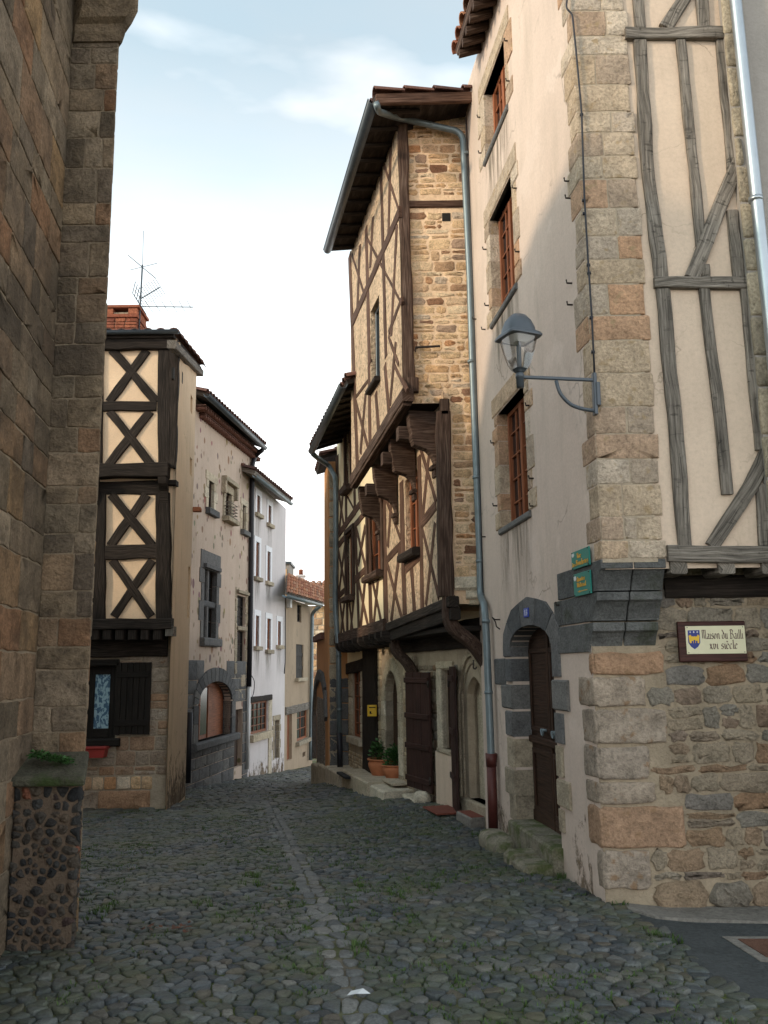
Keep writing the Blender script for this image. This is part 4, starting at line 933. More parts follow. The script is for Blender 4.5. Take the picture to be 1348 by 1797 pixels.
mb = MB(); tube(mb, [A_(246, 538), A_(339, 539)], .010, 5)
for x in (252, 262, 276, 290, 305, 320, 334): p = A_(x, 538.5); tube(mb, [p+V((0, -.28, 0)), p+V((0, .28, 0))], .005, 5)
mb.build('yagi_boom', M['gutter'], an)
mb = MB(); tube(mb, [A_(246, 525), A_(281, 504)], .012, 5)
for t in [i/9 for i in range(10)]: p = A_(246+35*t, 525-21*t); tube(mb, [p+V((-.05, -.2, .10)), p+V((.05, .2, -.06))], .005, 5)
for d in (-.2, -.07, .07, .2): tube(mb, [A_(238, 522)+V((0, d, 0)), A_(243, 502)+V((0, d, 0))], .008, 5); tube(mb, [A_(238, 522)+V((0, d, 0)), A_(252, 545)+V((0, d, 0))], .008, 5)
mb.build('reflector', M['gutter'], an)
fb = FL.rect(146, 192, 1311, 1328); mb = MB(); prism(mb, FL, [(fb[0]+.03, fb[2]), (fb[1]-.03, fb[2]), (fb[1], fb[3]), (fb[0], fb[3])], .02, .22); box(mb, FL, fb[0]-.02, fb[1]+.02, fb[3]-.02, fb[3]+.02, .01, .24); 
tag(mb.build('window_box', M['redbox']), 'empty red window box on the stone wall under the lace-curtained window', 'window box')

# ------------------------------------------------------------------ far left terrace: stone house, white house, tan house
sh_ = thing('stone_house', 'tall pinkish stone-pointed house with a dark basalt arch and mullioned window', 'house', SF.P(2.5, 0)+V((0, 0, zg(-4, 22.5))))
def core(root, fc, z0, z1, depth, o=-.35, name='house_body', mat='l_side', ext=0):
    mb = MB(); a, b = fc.P(-ext, 0, o), fc.P(fc.L, 0, o); c, d = fc.P(fc.L, 0, -depth), fc.P(-ext, 0, -depth)
    solid(mb, [a.xy, b.xy, c.xy, d.xy], z0, z1); return mb.build(name, M[mat], root)
ztS = SF.uz(365, 702)[1]; ztS2 = SF.uz(455, 792)[1]; zbS = zg(-4.5, 25)-.3
archS = SF.rect(345, 404, 1240, 1303); ztop = SF.uz(372, 1196)[1]; zspr = SF.uz(346, 1236)[1]
AS_h = arch(archS[0], archS[1], archS[2], zspr, ztop, 16)
holesS = {'w1': SF.rect(365.5, 375, 842, 892), 'w2': SF.rect(395, 405, 862, 908), 'w3': SF.rect(425, 431.5, 885, 930), 'mul': SF.rect(357, 379, 997, 1119), 'st1': SF.rect(416, 430.5, 1044, 1098), 'st2': SF.rect(416, 430, 1106, 1175), 'door': SF.rect(411, 425, 1246, 1349)}
mb = MB(); wallpoly(mb, SF, [(-.35, zbS), (SF.L, zbS-.2), (SF.L, ztS2), (-.35, ztS)], [AS_h]+[rpts(h) for h in holesS.values()], 0, .17, 0); mb.build('wall', M['s_wall'], sh_)
core(sh_, SF, zbS-.3, min(ztS, ztS2)-.05, 6, o=-.5, ext=.3)
LE = Face(SF.P(-.35, 0), SF.P(-.35, 0, -5), (-8, 17, 0)); 
for k_, cols_, rows_ in (('w1', 1, 2), ('w2', 1, 3), ('w3', 1, 2)): window(sh_, SF, holesS[k_], .12, M['oak_brown'], cols_, rows_, .04)
surround(sh_, SF, holesS['w1'], .22, 'lime', 0, .02, dep=.1); sill(sh_, SF, holesS['w1'], .16, .12, .18, 'basalt'); surround(sh_, SF, holesS['w3'], .18, 'lime', 0, .02, dep=.1); sill(sh_, SF, holesS['w3'], .14, .12, .16, 'basalt')
surround(sh_, SF, holesS['w2'], .2, 'lime_dark', 0, .03, dep=.1, blocks=False); sill(sh_, SF, holesS['w2'], .12, .2, .25, 'lime_dark')
h = holesS['w2']; mb = MB(); box(mb, SF, h[0]-.34, h[1]+.34, h[3]+.24, h[3]+.36, 0, .14); box(mb, SF, h[0]-.34, h[0]-.22, h[3]-.1, h[3]+.24, 0, .12); box(mb, SF, h[1]+.22, h[1]+.34, h[3]-.1, h[3]+.24, 0, .12); mb.build('hood_mould', M['lime_dark'], sh_)
h = holesS['w2']; mb = MB()
for k in range(5): z = h[2]+.03+.09*k; tube(mb, [SF.P(h[0]-.12, z, .02), SF.P(h[0]-.12, z, .16), SF.P(h[1]+.12, z, .16), SF.P(h[1]+.12, z, .02)], .012, 5)
mb.build('window_rail', M['oak'], sh_)
h = holesS['mul']; surround(sh_, SF, h, .26, 'basalt', 0, .02, .45, True, .42, dep=.3); mb = MB()
um = h[0]+(h[1]-h[0])*.42; zm = SF.uz(357, 1058)[1]; box(mb, SF, um-.07, um+.07, h[2], h[3], -.15, -.02, 0, .03); box(mb, SF, h[0], h[1], zm-.08, zm+.08, -.155, -.01, 0, .03); box(mb, SF, h[0]-.2, h[1]+.24, h[2]-.2, h[2], -.2, .12, 0, .03); box(mb, SF, h[0]-.1, h[1]+.12, h[3]+.02, h[3]+.12, 0, .1); mb.build('mullion', M['basalt'], sh_)
window(sh_, SF, h, .16, M['oak_dark'], 2, 4, .03)
for k_ in ('st1', 'st2'): window(sh_, SF, holesS[k_], .13, M['oak_dark'], 1, 3, .03)
mb = MB()
for (z0_, z1_) in ((SF.uz(417, 1230)[1], SF.uz(417, 1030)[1]),):
    masonry(mb, SF, holesS['st1'][0]-.2, min(SF.L, holesS['st1'][1]+.45), z0_, z1_, (.3, .4), (.3, .5), .01, .02, 0, [(x[0]-.01, x[1]+.01, x[2]-.01, x[3]+.01) for x in (holesS['st1'], holesS['st2'])], r=.01)
box(mb, SF, holesS['st1'][0]-.14, holesS['st1'][1]+.14, holesS['st1'][3]+.05, holesS['st1'][3]+.14, 0, .09); box(mb, SF, holesS['st1'][0]-.05, holesS['st1'][1]+.05, holesS['st2'][3]+.01, holesS['st1'][2]-.01, -.1, .06)
mb.build('stair_window_stones', M['lime_dark'], sh_)
mb = MB(); zA = SF.uz(340, 1158)[1]
half = (archS[1]-archS[0])/2; cc_ = (archS[0]+archS[1])/2; ex_ = [(archS[0]-.2, archS[1]+.2, archS[2]-.02, zspr)]
for i in range(30):
    z = zspr+(ztop+.2-zspr)*i/30; w_ = (half+.2)*sqrt(max(0, 1-(i/30)**2)); ex_.append((cc_-w_, cc_+w_, z, z+.005))
masonry(mb, SF, -.3, SF.L-.02, zbS-.1, zA, (.25, .32), (.45, .85), .014, .02, 0, ex_+[(holesS['door'][0]-.01, holesS['door'][1]+.01, holesS['door'][2]-1, holesS['door'][3])], None, .008, .003, rim=.01)
mb.build('ashlar', M['basalt'], sh_)
mb = MB(); n = 15                                          # voussoirs and jambs
for i in range(n):
    a0, a1 = pi*i/n+.01, pi*(i+1)/n-.01; hw = (archS[1]-archS[0])/2; hh = ztop-zspr
    prism(mb, SF, [(cc_+hw*cos(a0), zspr+hh*sin(a0)), (cc_+(hw+.34)*cos(a0), zspr+(hh+.34)*sin(a0)), (cc_+(hw+.34)*cos(a1), zspr+(hh+.34)*sin(a1)), (cc_+hw*cos(a1), zspr+hh*sin(a1))], -.3, .05)
for sd in (0, 1):
    z = archS[2]
    while z < zspr-.05:
        z2 = min(z+.42, zspr); a_ = archS[0]-.34 if sd == 0 else archS[1]; box(mb, SF, a_, a_+.34, z+.006, z2-.006, -.3, .05); z = z2
box(mb, SF, archS[0]-.4, archS[1]+.45, archS[2]-.18, archS[2], -.3, .16, 0, .03); mb.build('arch', M['basalt'], sh_)
mb = MB(); prism(mb, SF, [(u, z) for u, z in AS_h], -.26, -.2); wd = mb.build('window', M['redwood'], sh_)
mb = MB(); hw = archS[1]-archS[0]
for a_, b_ in ((.06, .24), (.30, .48)): box(mb, SF, archS[0]+hw*a_, archS[0]+hw*b_, archS[2]+.1, zspr+.35, -.2, -.187)
prism(mb, SF, [(archS[0]+hw*.12, zspr+.48), (archS[0]+hw*.6, zspr+.48), (archS[0]+hw*.55, zspr+.72), (archS[0]+hw*.38, zspr+.85), (archS[0]+hw*.22, zspr+.74)], -.2, -.188); mb.build('pane', M['glass'], wd)
mb = MB(); box(mb, SF, archS[0], archS[1], zspr+.38, zspr+.46, -.2, -.16); box(mb, SF, archS[0]+hw*.255, archS[0]+hw*.285, archS[2], zspr+.38, -.2, -.17); box(mb, SF, archS[0]+hw*.5, archS[0]+hw*.53, archS[2], zspr+.38, -.2, -.17); mb.build('window_bar', M['redwood'], wd)
h = holesS['door']; mb = MB(); box(mb, SF, h[0], h[1], h[2]-.1, h[3], -.18, -.13); dd = mb.build('door', M['door'], sh_)
mb = MB(); box(mb, SF, h[0]+.1, h[1]-.1, h[2]+.15, h[2]+.9, -.13, -.118); box(mb, SF, h[0]+.1, h[1]-.1, h[2]+1.1, h[3]-.15, -.13, -.118); mb.build('panel', M['door'], dd)
E0, E1 = SF.pt(361, 697, .42), SF.pt(463, 787, .42); up = -SF.n*2.4 + V((0, 0, .85))
roof_slab(sh_, E0, E1, up, .10, 'oak_dark', 'tile_dark', r=.1); gutter(sh_, SF.pt(363, 692, .5), SF.pt(465, 786, .5), .075)
mb = MB()                                                    # rows of tiles under the eave
for k, (oo, dz) in enumerate(((.16, -.20), (.28, -.10))):
    a_, b_ = SF.pt(361, 697, oo), SF.pt(458, 784, oo); a_.z = E0.z+dz; b_.z = E1.z+dz; L = (b_-a_).length; nn = int(L/.17)
    for i in range(nn): c_ = a_+(b_-a_)*((i+.5)/nn); tube(mb, [c_-SF.n*.3, c_+SF.n*.0], .05, 8)
    beam3(mb, a_-SF.n*.03+V((0, 0, .055)), b_-SF.n*.03+V((0, 0, .055)), V((0, 0, 1)), .025, SF.n, -.4, .04, 0, 0)
mb.build('eave_tiles', M['tile_dark'], sh_)

wh = thing('white_house', 'white rendered terrace house with white framed windows between the stone and tan houses', 'house', WF.P(2.3, 0)+V((0, 0, zg(-3.5, 27))))
zt0 = WF.uz(447, 843)[1]; zt1 = WF.uz(503, 893)[1]; zbW = zg(-3.5, 29)-.3
wins = [WF.rect(450.5, 456, 868, 900), WF.rect(470.5, 475.5, 886, 918), WF.rect(448.5, 454.5, 950, 1012), WF.rect(468.5, 474, 967, 1020), WF.rect(448, 454, 1080, 1134), WF.rect(468, 474.5, 1085, 1140), WF.rect(487, 492.5, 1090, 1132)]
gw = WF.rect(440, 470, 1233, 1290); nd = WF.rect(481, 489, 1265, 1333)
mb = MB(); wallpoly(mb, WF, [(0, zbW), (WF.L, zbW-.2), (WF.L, zt1), (0, zt0)], [rpts(h) for h in wins+[gw, nd]], 0, .14, 0); mb.build('wall', M['w_wall'], wh)
core(wh, WF, zbW-.3, min(zt0, zt1)-.05, 7)
for i, h in enumerate(wins):
    window(wh, WF, h, .1, M['redwood'], 2, 3, .05)
    mb = MB(); a = .17; u0, u1, z0, z1 = h
    for (p, q, r, s) in ((u0-a, u0, z0, z1), (u1, u1+a, z0, z1), (u0-a, u1+a, z1, z1+a)): box(mb, WF, p, q, r, s, -.1, .022, 0, .005)
    mb.build('window_surround', M['white'], wh); sill(wh, WF, h, .12, .1, .16, 'lime_dark')
w = window(wh, WF, gw, .11, M['redwood'], 4, 4, .06); sill(wh, WF, gw, .2, .14, .15, 'lime'); mb = MB(); box(mb, WF, gw[0]-.2, gw[1]+.3, gw[3], gw[3]+.16, -.1, .06, 0, .02, .06); mb.build('lintel', M['oak_dark'], wh)
mb = MB(); box(mb, WF, gw[1]+.05, gw[1]+.4, zbW, gw[3]-.0, -.05, .03); mb.build('pilaster', M['lime'], wh)
mb = MB(); box(mb, WF, nd[0], nd[1], nd[2]-.1, nd[3], -.14, -.1); mb.build('door', M['oak'], wh); surround(wh, WF, nd, .16, 'lime_dark', 0, .02, dep=.1)
E0, E1 = WF.pt(446, 833, .4), WF.pt(510, 884, .4); roof_slab(wh, E0, E1, -WF.n*2.4+V((0, 0, .8)), .12, 'oak', 'tile_dark', r=.1); gutter(wh, WF.pt(447, 834, .48), WF.pt(511, 884, .48), .07, 'zinc')

th_ = thing('tan_house', 'low tan rendered house at the street bend with a red tile roof', 'house', TF.P(2.5, 0)+V((0, 0, zg(-2.8, 32))))
for h in wins: decal(wh, WF, h[0]-.15, h[1]+.15, h[2]-1.0, h[2]-.1, .004, 'stain')
decal(wh, WF, .1, WF.L-.1, zbW+.3, zbW+1.3, .004, 'splash')
zt0 = TF.uz(501, 1048)[1]; zbT = zg(-2, 34)-.3
tw = {'slit': TF.rect(521.5, 529, 1060, 1091), 'shut': TF.rect(519.5, 532.5, 1130, 1190), 'door': TF.rect(503.5, 512.5, 1242, 1336), 'win': TF.rect(521, 540, 1242, 1302), 'vent': TF.rect(531, 536, 1321, 1329)}
mb = MB(); wallpoly(mb, TF, [(0, zbT), (TF.L, zbT-.2), (TF.L, zt0), (0, zt0)], [rpts(h) for h in tw.values()], 0, .15, 0); mb.build('wall', M['t_wall'], th_); core(th_, TF, zbT-.3, zt0-.05, 6)
window(th_, TF, tw['slit'], .12, M['oak_dark'], 1, 2, .04)
h = tw['shut']; mb = MB()
for i in range(3): a = h[0]+(h[1]-h[0])*i/3; box(mb, TF, a+.004, a+(h[1]-h[0])/3-.004, h[2], h[3], -.12, -.05)
box(mb, TF, h[0], h[1], h[2]+.3, h[2]+.42, -.05, -.03); box(mb, TF, h[0], h[1], h[3]-.42, h[3]-.3, -.05, -.03); mb.build('shutter', M['black_wood'], th_); sill(th_, TF, h, .12, .14, .2, 'lime_dark')
h = tw['door']; mb = MB(); box(mb, TF, h[0], h[1], h[2]-.1, h[3], -.15, -.1); mb.build('door', M['redwood'], th_)
h = tw['win']; window(th_, TF, h, .12, M['redwood'], 2, 3, .06); sill(th_, TF, h, .14, .14, .2, 'lime_dark')
h = tw['vent']; mb = MB(); box(mb, TF, h[0], h[1], h[2], h[3], -.14, -.1); mb.build('vent', M['dark'], th_)
mb = MB(); u0_ = TF.uz(500.5, 1238)[0]; u1_, z_ = TF.uz(545, 1238); box(mb, TF, u0_, u1_, z_-.12, z_+.14, -.1, .05, 0, .02, .06); mb.build('lintel', M['oak'], th_)
E0, E1 = TF.pt(500, 1043, .4), TF.pt(563, 1060, .4); roof_slab(th_, E0, E1, V((-.2, 2.0, .8)), .1, 'oak', 'tile', r=.19); gutter(th_, TF.pt(500, 1044, .5), TF.pt(564, 1061, .5), .09, 'zinc')
mb = MB(); u_, z_ = TF.uz(504, 1057); box(mb, TF, u_-.12, u_+.16, z_-.18, z_+.18, .0, .14); mb.build('meter_box', M['pale'], th_)
# things behind the tan house
c_ = thing('chimney', 'small pale chimney with a red clay pot behind the tan house roof', 'chimney', atY(528, 1022, 37))
CB = Face(gx(400, 37), gx(400, 37)+V((3, 0, 0))); r_ = CB.rect(521, 534, 1011, 1035); mb = MB(); box(mb, CB, r_[0], r_[1], r_[2]-.6, r_[3], -.3, 0); box(mb, CB, r_[0]-.04, r_[1]+.04, r_[3]-.02, r_[3]+.06, -.34, .04); mb.build('stack', M['w_wall'], c_)
mb = MB(); p_ = CB.P((r_[0]+r_[1])/2, r_[3]+.05, -.15); lathe(mb, p_, [(.1, 0), (.09, .18), (.11, .2), (.06, .26)], 10); mb.build('chimney_pot', M['tile'], c_)
c_ = thing('aerial', 'tiny television aerial on a thin mast behind the tan house chimney', 'antenna', atY(537, 1020, 37)); mb = MB(); tube(mb, [atY(538, 1030, 37), atY(538, 984, 37)], .012, 5); mb.build('mast', M['gutter'], c_); mb = MB(); tube(mb, [atY(522, 985, 37), atY(541, 987, 37)], .01, 5); tube(mb, [atY(535, 983, 37.3), atY(535, 989, 36.7)], .01, 5); mb.build('yagi_boom', M['gutter'], c_)
c_ = thing('slate_gable', 'narrow grey gable end with orange brick edge rising behind the tan house', 'building', atY(504, 1040, 36))
CB = Face(gx(400, 33.6), gx(400, 33.6)+V((3, 0, 0))); r_ = CB.rect(499, 508, 990, 1060); mb = MB(); box(mb, CB, r_[0]-.6, r_[1], r_[2]-1, r_[3], -1.6, 0); mb.build('wall', M['n_wall'], c_); mb = MB(); box(mb, CB, r_[0]-.1, r_[1]-.1, r_[2]-.5, r_[3]-.2, 0, .03); mb.build('brick_edge', M['ochre_rub'], c_); mb = MB(); box(mb, CB, r_[0]-.7, r_[1]+.07, r_[3], r_[3]+.1, -1.7, .1); mb.build('coping', M['gutter'], c_)
dh = thing('distant_house', 'distant pinkish rubble house seen in the gap beyond the tan house', 'house', gx(580, 42))
DF = Face(gx(535, 42), gx(640, 42)); zd = DF.uz(560, 1063)[1]; mb = MB(); solid(mb, [DF.P(0, 0).xy, DF.P(DF.L, 0).xy, DF.P(DF.L, 0, -6).xy, DF.P(0, 0, -6).xy], -3, zd); mb.build('wall', M['mortar'], dh)
mb = MB(); masonry(mb, DF, 0, 2.2, -2.6, zd, (.2, .4), (.3, .7), .04, .03, 0, r=.05); mb.build('facing_stones', M['ochre_rub'], dh)
roof_slab(dh, DF.P(-.4, zd, .4), DF.P(DF.L, zd, .4), V((0, 3, 1.3)), .1, 'oak', 'tile', r=.13)

# ------------------------------------------------------------------ orange house at the bend
OQ = Face(gx(575, 18.95), gx(612, 18.95)); oc = gx(576.5, 18.95); OW = Face(oc, gx(556, 22.8)); zbO = -1.6
oh = thing('orange_house', 'orange rendered house with dark quoins and a blackened arched doorway', 'house', (oc.x, oc.y, zg(oc.x, oc.y)))
uo = OW.uz(569, 1000)[0]; zo = OW.uz(572, 822)[1]; zo2 = OW.uz(562, 1121)[1]
arO = [OW.uz(*p) for p in ((573.5, 1372), (573.5, 1262), (570.5, 1222), (566, 1200), (561, 1198), (557.5, 1215), (556.5, 1245), (556.5, 1362))]
aro = [(u, max(z, -1.5)) for u, z in arO]
mb = MB(); wallpoly(mb, OW, [(0, zbO), (OW.L, zbO), (OW.L, zo2), (uo, zo2), (uo, zo), (0, zo)], (), 0); wallpoly(mb, OQ, [(OQ.uz(576.5, 1200)[0], zbO), (OQ.L, zbO), (OQ.L, zo), (OQ.uz(576.5, 1200)[0], zo)], (), 0); mb.build('wall', M['o_wall'], oh)
mb = MB(); solid(mb, [OW.P(.03, 0, -.05).xy, OW.P(uo, 0, -.05).xy, OW.P(uo, 0, -3).xy, OW.P(.03, 0, -3).xy], zbO-.3, zo-.02); solid(mb, [OW.P(uo, 0, -.05).xy, OW.P(OW.L, 0, -.05).xy, OW.P(OW.L, 0, -3).xy, OW.P(uo, 0, -3).xy], zbO-.3, zo2-.02); mb.build('house_body', M['o_wall'], oh)
mb = MB(); z = zbO; k = 0; uq = OQ.uz(578, 1000)[0]
while z < zo-.3:
    h = RND.uniform(.26, .42); w_ = RND.uniform(.13, .3); stone(mb, OQ, rrect(uq, uq+w_, z+.008, z+h-.008, .03, .01), 0, .02, None, 0, .3, .02); z += h
mb.build('quoin', M['lime_dark'], oh)
mb = MB(); masonry(mb, OQ, uq, OQ.L, zbO, OQ.uz(585, 1190)[1], (.3, .42), (.5, .8), .012, .03, 0, r=.02); mb.build('dark_quoin', M['basalt'], oh)
mb = MB(); arcs = [OW.uz(*p) for p in ((574.5, 1262), (573, 1215), (568.5, 1190), (562, 1184), (556, 1200), (553, 1240), (552.5, 1262))]
for (a, b) in zip(arcs[:-1], arcs[1:]): beam(mb, OW, a, b, .26, -.05, .07, 0, .0, ch=.03)
box(mb, OW, arcs[-1][0]-.2, arcs[-1][0]+.13, arcs[-1][1]-1.0, arcs[-1][1]+.1, -.05, .07); mb.build('door_arch', M['basalt'], oh)
mb = MB(); a_, b_ = OW.uz(571, 1300)[0], OW.uz(558, 1300)[0]; box(mb, OW, min(a_, b_), max(a_, b_), -1.4, OW.uz(564, 1225)[1], -.02, .025); mb.build('door', M['oak'], oh)
mb = MB(); box(mb, OW, uo-.1, OW.L+.1, zo2-.05, zo2+.1, -.6, .1); mb.build('coping', M['tile_dark'], oh)
E0, E1 = OW.P(-.15, zo+.02, .16), OW.P(uo+.25, zo+.02, .16); roof_slab(oh, E0, E1, -OW.n*2.4+V((0, 0, .8)), .08, 'oak_dark', 'tile_dark')

# ------------------------------------------------------------------ timbered houses over the street: tall one and low cream one
ta = thing('tall_timbered_house', 'tall jettied timbered house with rough-cast infill, ochre rubble flank and carved brackets', 'house', (AS.A.x+.3, 10.6, zg(1, 10.6)))
cb = thing('cream_timbered_house', 'low timbered house with smooth cream infill and brown timbers adjoining the tall one', 'house', AF1.P(5.5, 0)+V((0, 0, zg(-.5, 16))))
# walls of the tall house
zJ = AF2.uz(722, 672)[1]; zJf = AF2.uz(627.5, 828)[1]; zE = AF2.uz(656, 176, .42)[1]; zEf = AF2.uz(575, 441, .42)[1]
a2w = AF2.rect(651, 666.5, 546, 686)
mb = MB(); wallpoly(mb, AF2, [(0, zJ-.1), (AF2.L, zJf-.1), (AF2.L, zEf+.05), (0, zE+.25)], [rpts(a2w)], 0, .16)
u1e = AF1.uz(677, 1000)[0]; zB0 = AF1.uz(788, 1052)[1]; zB1 = AF1.uz(678, 1099)[1]
a1w = AF1.rect(712, 736, 843, 976); a1w = (a1w[0], a1w[1], a1w[2], a1w[3])
wallpoly(mb, AF1, [(0, zB0-.05), (u1e, zB1-.05), (u1e, zJ+.05), (0, zJ+.05)], [rpts(a1w)], 0, .16); mb.build('infill', M['rough'], ta)
mb = MB(); asL = MW.P(MW.L, 0).x+.6 - AS.A.x
wallpoly(mb, AS, [(.02, zJ-.1), (asL, zJ-.1), (asL, zE+.55), (.02, zE+.2)], (), -.02); uA1 = AS.uz(788, 900)[0]; wallpoly(mb, AS, [(uA1, zB0-.05), (asL, zB0-.05), (asL, zJ-.1), (uA1, zJ-.1)], (), -.02)
d1 = AF1.u
solid(mb, [AF2.P(.05, 0, -.3).xy, AF2.P(AF2.L, 0, -.3).xy, AF2.P(AF2.L, 0, -4).xy, V((AS.A.x+asL+1.6, 10.62))], max(zJ, zJf)+.02, zE-.05); solid(mb, [AF1.P(.08, 0, -.18).xy, AF1.P(8.3, 0, -.18).xy, AF1.P(8.3, 0, -4).xy, V((AS.A.x+asL+1.6, 10.62))], zB0+.1, zJ+.02)
mb.build('house_body', M['mortar_ochre'], ta)
mb = MB(); solid(mb, [AF2.P(.1, 0, -.03).xy, AF2.P(AF2.L, 0, -.03).xy, AF1.P(AF2.L, 0, -.1).xy, AF1.P(.1, 0, -.1).xy], zJ-.10, zJ-.05); mb.build('soffit', M['oak_dark'], ta)
mb = MB(); zb_ = AS.uz(780, 357)[1]; ur = asL-.02; zTop = AS.uz(760, 165)[1]
hole = AS.rect(776, 791, 373, 387)
masonry(mb, AS, .1, ur, zJ-.1, zTop, (.06, .17), (.09, .34), .018, .012, -.0235, [(0, 2, zb_-.05, zb_+.05), (hole[0], hole[1], hole[2], hole[3])], None, .03, .011, split=.3, rough=.45)
mb.build('facing_stones', M['ochre_rub'], ta); mb = MB()
masonry(mb, AS, uA1+.06, ur, AS.uz(820, 1012)[1], zJ-.1, (.06, .16), (.09, .30), .018, .012, -.0235, (), None, .03, .011, split=.3, rough=.45)
mb.build('facing_stones', M['ochre_rub'], ta)
mb = MB(); box(mb, AS, hole[0], hole[1], hole[2], hole[3], -.03, -.012); mb.build('putlog_hole', M['dark'], ta)
mb = MB(); box(mb, AS, .06, ur, zb_-.05, zb_+.045, -.05, .012, 0, .01, .05); mb.build('wall_plate', M['oak_warm'], ta)
mb = MB(); r_ = AS.rect(798, 845, 1012, 1036); box(mb, AS, r_[0], r_[1]+.1, r_[2], r_[3], -.2, .03, 0, .03); r2 = AS.rect(818, 845, 1036, 1060); box(mb, AS, r2[0], r2[1]+.1, r2[2]+.06, r2[3], -.2, .02, 0, .03); box(mb, AS, r2[0]+.04, r2[1]+.1, r2[2]-.01, r2[2]+.055, -.2, .0, 0, .03); mb.build('corbel_stone', M['lime'], ta)
OB, OW_ = M['oak_brown'], M['oak_warm']
def post3(root, name, P0, P1, w, d, mat, jit=.12):      # corner post seen on two sides
    mb = MB(); beam3(mb, P0, P1, V((1, 0, 0)), w, V((0, 1, 0)), -.03, d, 0, jit, ch=.02); return mb.build(name, mat, root)
p0, p1 = atY(718, 688, 10.52), atY(706, 205, 10.52); post3(ta, 'corner_post', p0, p1, .145, .16, OB)
p0, p1 = atY(784, 1046, 10.5), atY(778, 722, 10.5); post3(ta, 'corner_post', p0, p1, .19, .16, OB)
for nm, a, b, w, o1 in (('post', (669, 300), (678, 627), 5, .03), ('post', (643, 400), (649, 640), 5, .03), ('stud', (687, 228), (682, 420), 4, .024), ('brace', (702, 371), (618, 570), 8, .05), ('brace', (673, 285), (701, 371), 5, .026),
        ('brace', (645, 419), (705, 533), 5, .026), ('brace', (618, 447), (642, 524), 4, .026), ('brace', (683, 584), (705, 524), 5, .026), ('brace', (682, 590), (700, 640), 5, .026), ('stud', (660, 690), (665, 756), 5, .03), ('brace', (625, 706), (646, 784), 5, .026),
        ('stud', (642, 692), (633, 796), 4, .026), ('post', (648, 640), (650, 778), 5, .03), ('post', (676, 640), (683, 722), 5, .03), ('brace', (695, 600), (685, 712), 4, .026), ('brace', (692, 640), (714, 686), 6, .028), ('rail', (647, 667), (625, 697), 5, .03), ('post', (614, 447), (628, 822), 5, .04),
        ('stud', (655, 380), (650, 470), 4, .024), ('stud', (632, 430), (627, 555), 4, .024), ('stud', (697, 395), (687, 590), 4, .024), ('rail', (618, 560), (650, 492), 5, .026)):
    timber(ta, AF2, nm, a, b, w*.92, -.03, o1*.35, OW_, .07)
h = a2w; window(ta, AF2, h, .13, M['gutter'], 2, 1, .05, name='window'); sill(ta, AF2, h, .07, .09, .03, 'oak_dark')
mb = MB(); beam(mb, AF2, (-.1, zJ-.03), (AF2.L+.03, zJf-.03), .17, -.12, .03, 0, .05); mb.build('jetty_beam', OB, ta)
mb = MB(); beam(mb, AF2, (-.05, zJ-.135), (AF2.L+.03, zJf-.135), .05, -.1, .012, 0, .05); mb.build('jetty_moulding', OB, ta)
mb = MB(); p = atY(721, 672, 10.5); box(mb, AS, p.x-AS.A.x-.04, p.x-AS.A.x+.1, p.z-.12, p.z+.06, -.2, .1, 0, .02); mb.build('beam_end', OB, ta)
mb = MB(); p = atY(780, 714, 10.5); box(mb, AS, p.x-AS.A.x-.06, p.x-AS.A.x+.065, p.z-.10, p.z+.1, -.3, .08, 0, .02); mb.build('beam_end', OB, ta)
# carved brackets under the jetty
PR = [(0, 0), (.365, 0), (.355, -.23), (.325, -.36), (.335, -.42), (.30, -.55), (.22, -.585), (.13, -.62), (.06, -.70), (.025, -.80), (.015, -.86), (0, -.86)]
for (px, py, du) in ((770, 815, -.0), (733, 858, 0), (700, 900, 0), (671, 930, 0)):
    u, z = AF1.uz(px, py); zt_ = zJ + (zJf-zJ)*min(1, u/AF2.L) - .13; k = (zt_-z)/.86
    uu = max(.02, u)
    mb = MB(); dA = AF1.n; prism3(mb, [AF1.P(uu, zt_+b*k, .02+a) for a, b in PR], AF1.u*.15)
    br = mb.build('bracket', OB, ta); bv = br.modifiers.new('b', 'BEVEL'); bv.width = .012; bv.segments = 2
    mb = MB(); box(mb, AF1, uu-.015, uu+.165, z-.06, z, .01, .09, 0, .015); box(mb, AF1, uu+.005, uu+.145, z-.16, z-.06, .01, .055, 0, .02); mb.build('bracket_foot', OB, br)
for (px, py) in ((708, 762), (680, 806), (651, 860)):
    p = AF2.pt(px, py, -.1); mb = MB(); beam3(mb, p-AF2.n*.4, p+AF2.n*.08, AF2.u, .16, V((0, 0, 1)), -.09, .09, 0, .05); mb.build('joist_end', OB, ta)
for nm, a, b, w, o1 in (('post', (674.5, 867), (679, 1092), 6, .045), ('post', (705, 845), (711, 1079), 7, .04), ('post', (736.5, 800), (742, 1067), 6, .04), ('brace', (738, 785), (766, 881), 6, .03), ('stud', (753, 800), (740, 930), 5, .026), ('rail', (740, 919), (766, 886), 14, .035),
        ('brace', (742, 930), (771, 1050), 5, .03), ('stud', (764, 917), (748, 1062), 5, .026), ('brace', (676, 870), (703, 945), 5, .03), ('stud', (687, 884), (681, 960), 4, .026), ('rail', (679, 983), (704, 955), 11, .035), ('brace', (679, 986), (706, 1086), 5, .03), ('stud', (703, 955), (687, 1091), 5, .026), ('stud', (723, 998), (728, 1073), 6, .035), ('rail', (711, 1001), (740, 972), 14, .03)):
    timber(ta, AF1, nm, a, b, w*.92, -.03, o1*.35, OW_, .07)
window(ta, AF1, a1w, .13, M['redwood'], 1, 3, .07, 2); mb = MB(); box(mb, AF1, a1w[0]-.06, a1w[1]+.06, a1w[2]-.1, a1w[2]+.02, -.1, .13, 0, .03); mb.build('sill', M['oak_dark'], ta)
zB = lambda u: zB0+(zB1-zB0)*u/u1e
